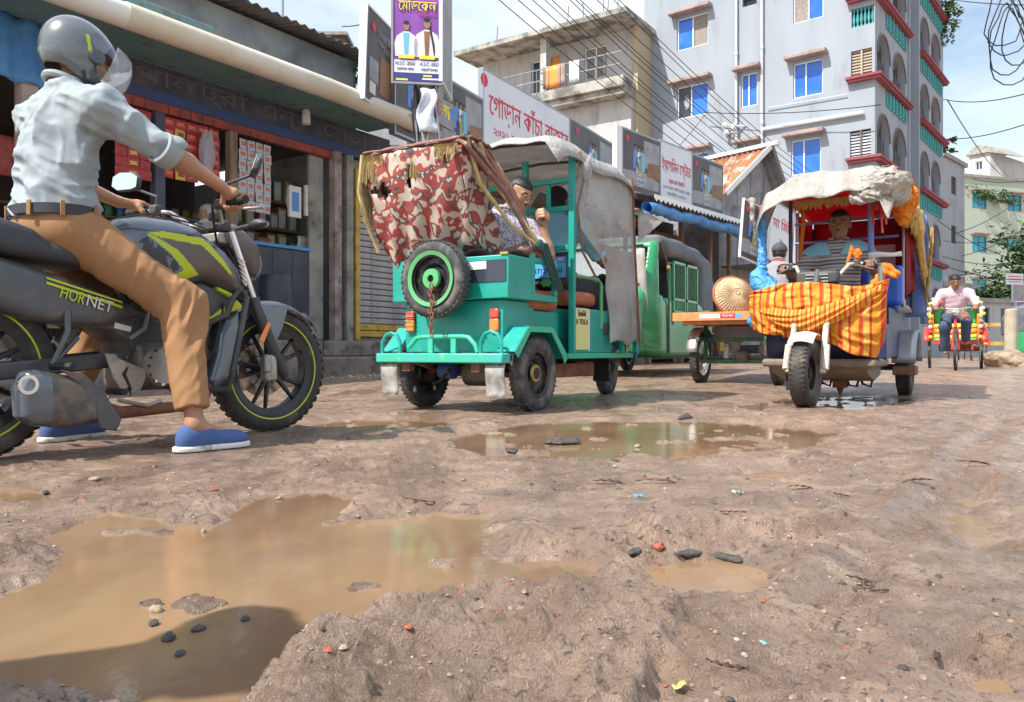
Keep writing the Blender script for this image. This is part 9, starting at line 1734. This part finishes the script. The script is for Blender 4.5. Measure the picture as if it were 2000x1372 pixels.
odriver()
def simple_people():
    # cargo tricycle rider seen from behind
    J = dict(pelvis=(0, 0, 0.95), neck=(0.10, 0, 1.44), head=(0.16, 0, 1.56), shR=(0.08, -0.19, 1.35), shL=(0.08, 0.19, 1.35), elR=(0.25, -0.29, 1.14), elL=(0.25, 0.29, 1.14), wrR=(0.45, -0.26, 1.08), wrL=(0.45, 0.26, 1.08), grR=(0.52, -0.26, 1.05), grL=(0.52, 0.26, 1.05), hipR=(0.02, -0.1, 0.93), hipL=(0.02, 0.1, 0.93), knR=(0.36, -0.14, 0.72), knL=(0.36, 0.14, 0.80), anR=(0.28, -0.14, 0.34), anL=(0.30, 0.14, 0.42), toeR=(0.42, -0.14, 0.30), toeL=(0.44, 0.14, 0.38))
    t, J2, Hd, T = person('cargo tricycle rider in a grey t-shirt and dark cap seen from behind', (3.27, 9.78, 0.05), 31, J, 'skin_b', 'grey_tee', 'dark_trousers', h=0.012, hc=0.012, sleeve=0.7, face=False, shirtfold=0.006)
    o = sdf_obj('cap', lambda P: sU([smax(ell(P, (0.15, 0, 1.60), (0.115, 0.095, 0.10)), -(P[:, 2]-1.58), 0.01), ell(P, (0.27, 0, 1.59), (0.06, 0.07, 0.010))], 0.02), (0, -0.2, 1.45), (0.4, 0.2, 1.75), 0.010, M('cap_grey'), t)
    b = MB(); b.tube([T @ V3((0.07*math.cos(a), 0.075*math.sin(a), 0))+V3((0.10, 0, 1.45)) for a in np.linspace(0, 2*math.pi, 20)], 0.012, 8); b.build('scarf', M('red_lens'), t)
    # rickshaw puller
    J = dict(pelvis=(1.08, 0, 0.91), neck=(1.27, 0, 1.33), head=(1.36, 0.0, 1.42), shR=(1.24, -0.19, 1.25), shL=(1.24, 0.19, 1.25), elR=(1.29, -0.31, 1.05), elL=(1.29, 0.31, 1.05), wrR=(1.36, -0.28, 1.01), wrL=(1.36, 0.28, 1.01), grR=(1.42, -0.28, 0.985), grL=(1.42, 0.28, 0.985), hipR=(1.10, -0.1, 0.91), hipL=(1.10, 0.1, 0.91), knR=(1.36, -0.15, 0.70), knL=(1.42, 0.15, 0.82), anR=(1.14, -0.15, 0.30), anL=(1.22, 0.15, 0.46), toeR=(1.28, -0.15, 0.27), toeL=(1.36, 0.15, 0.43))
    person('rickshaw puller in a pale pink shirt with rolled sleeves pedalling towards the viewer', (7.30, 13.05, 0.105), 209, J, 'skin_b', 'pink_shirt', 'denim', h=0.010, hc=0.012, sleeve=1.0, headdir=(1, 0.05, -0.25), beard=1)[0].scale = (0.93, 0.93, 0.93)
    person('second rickshaw puller in a bright blue shirt bending forward further back', (14.3, 24.6, 0.105), 211, J, 'skin_b', 'blue_shirt', 'grey_tee', h=0.016, hc=0.018, sleeve=0.7, headdir=(1, -0.3, -0.3))
    # old shopkeeper
    p = inshop(sat(437, 0.0), 0.30, 0.53); J = dict(pelvis=(0, 0, 0.90), neck=(0.0, 0, 1.42), head=(0.03, 0.0, 1.555), shR=(0.0, -0.19, 1.35), shL=(0.0, 0.19, 1.35), elR=(0.05, -0.24, 1.08), elL=(0.05, 0.24, 1.08), wrR=(0.24, -0.20, 0.99), wrL=(0.24, 0.20, 0.99), grR=(0.30, -0.18, 0.975), grL=(0.30, 0.18, 0.975), hipR=(0, -0.1, 0.88), hipL=(0, 0.1, 0.88), knR=(0.02, -0.1, 0.48), knL=(0.02, 0.1, 0.48), anR=(0, -0.1, 0.08), anL=(0, 0.1, 0.08), toeR=(0.14, -0.1, 0.03), toeL=(0.14, 0.1, 0.03))
    t, *_ = person('old shopkeeper with white hair and short beard looking out from the dark shop', (p.x, p.y, 0.53), 200, J, 'skin_old', 'print_white', 'dark_trousers', hair='hair_grey', h=0.010, hc=0.012, sleeve=0.9, headdir=(0.6, -0.75, -0.05), beard=2)
    b = MB(); hd = V3((0.03, 0, 1.555)); A_ = axes((0.6, -0.75, -0.05)); 
    sdf_obj('beard', lambda P: smax(sU([ell((P-hd)@A_, (0.045, 0, -0.095), (0.045, 0.05, 0.04)), ell((P-hd)@A_, (0.02, 0, -0.07), (0.06, 0.066, 0.04))], 0.02), ((P-hd)@A_)[:, 2]+0.055, 0.01), hd-0.2, hd+0.2, 0.008, M('hair_grey'), t)
simple_people()
def bystander():
    J = dict(pelvis=(0, 0, 0.95), neck=(0.02, 0, 1.47), head=(0.07, 0.0, 1.60), shR=(0.02, -0.20, 1.39), shL=(0.02, 0.20, 1.39), elR=(-0.05, -0.42, 1.17), elL=(-0.02, 0.42, 1.17), wrR=(0.06, -0.23, 1.05), wrL=(0.10, 0.22, 1.04), hipR=(0, -0.1, 0.93), hipL=(0, 0.1, 0.93), knR=(0.02, -0.12, 0.50), knL=(0.02, 0.12, 0.50), anR=(0, -0.13, 0.09), anL=(0, 0.13, 0.09), toeR=(0.14, -0.15, 0.04), toeL=(0.14, 0.15, 0.04))
    person('bystander with hands on hips just left of the camera whose shadow falls on the puddle', (-1.42, 0.33, 0.0), 130, J, 'skin_b', 'grey_tee', 'dark_trousers', h=0.014, hc=0.014, sleeve=0.7, headdir=(1, 0, -0.1), shoes=None, hb=1.15)
bystander()
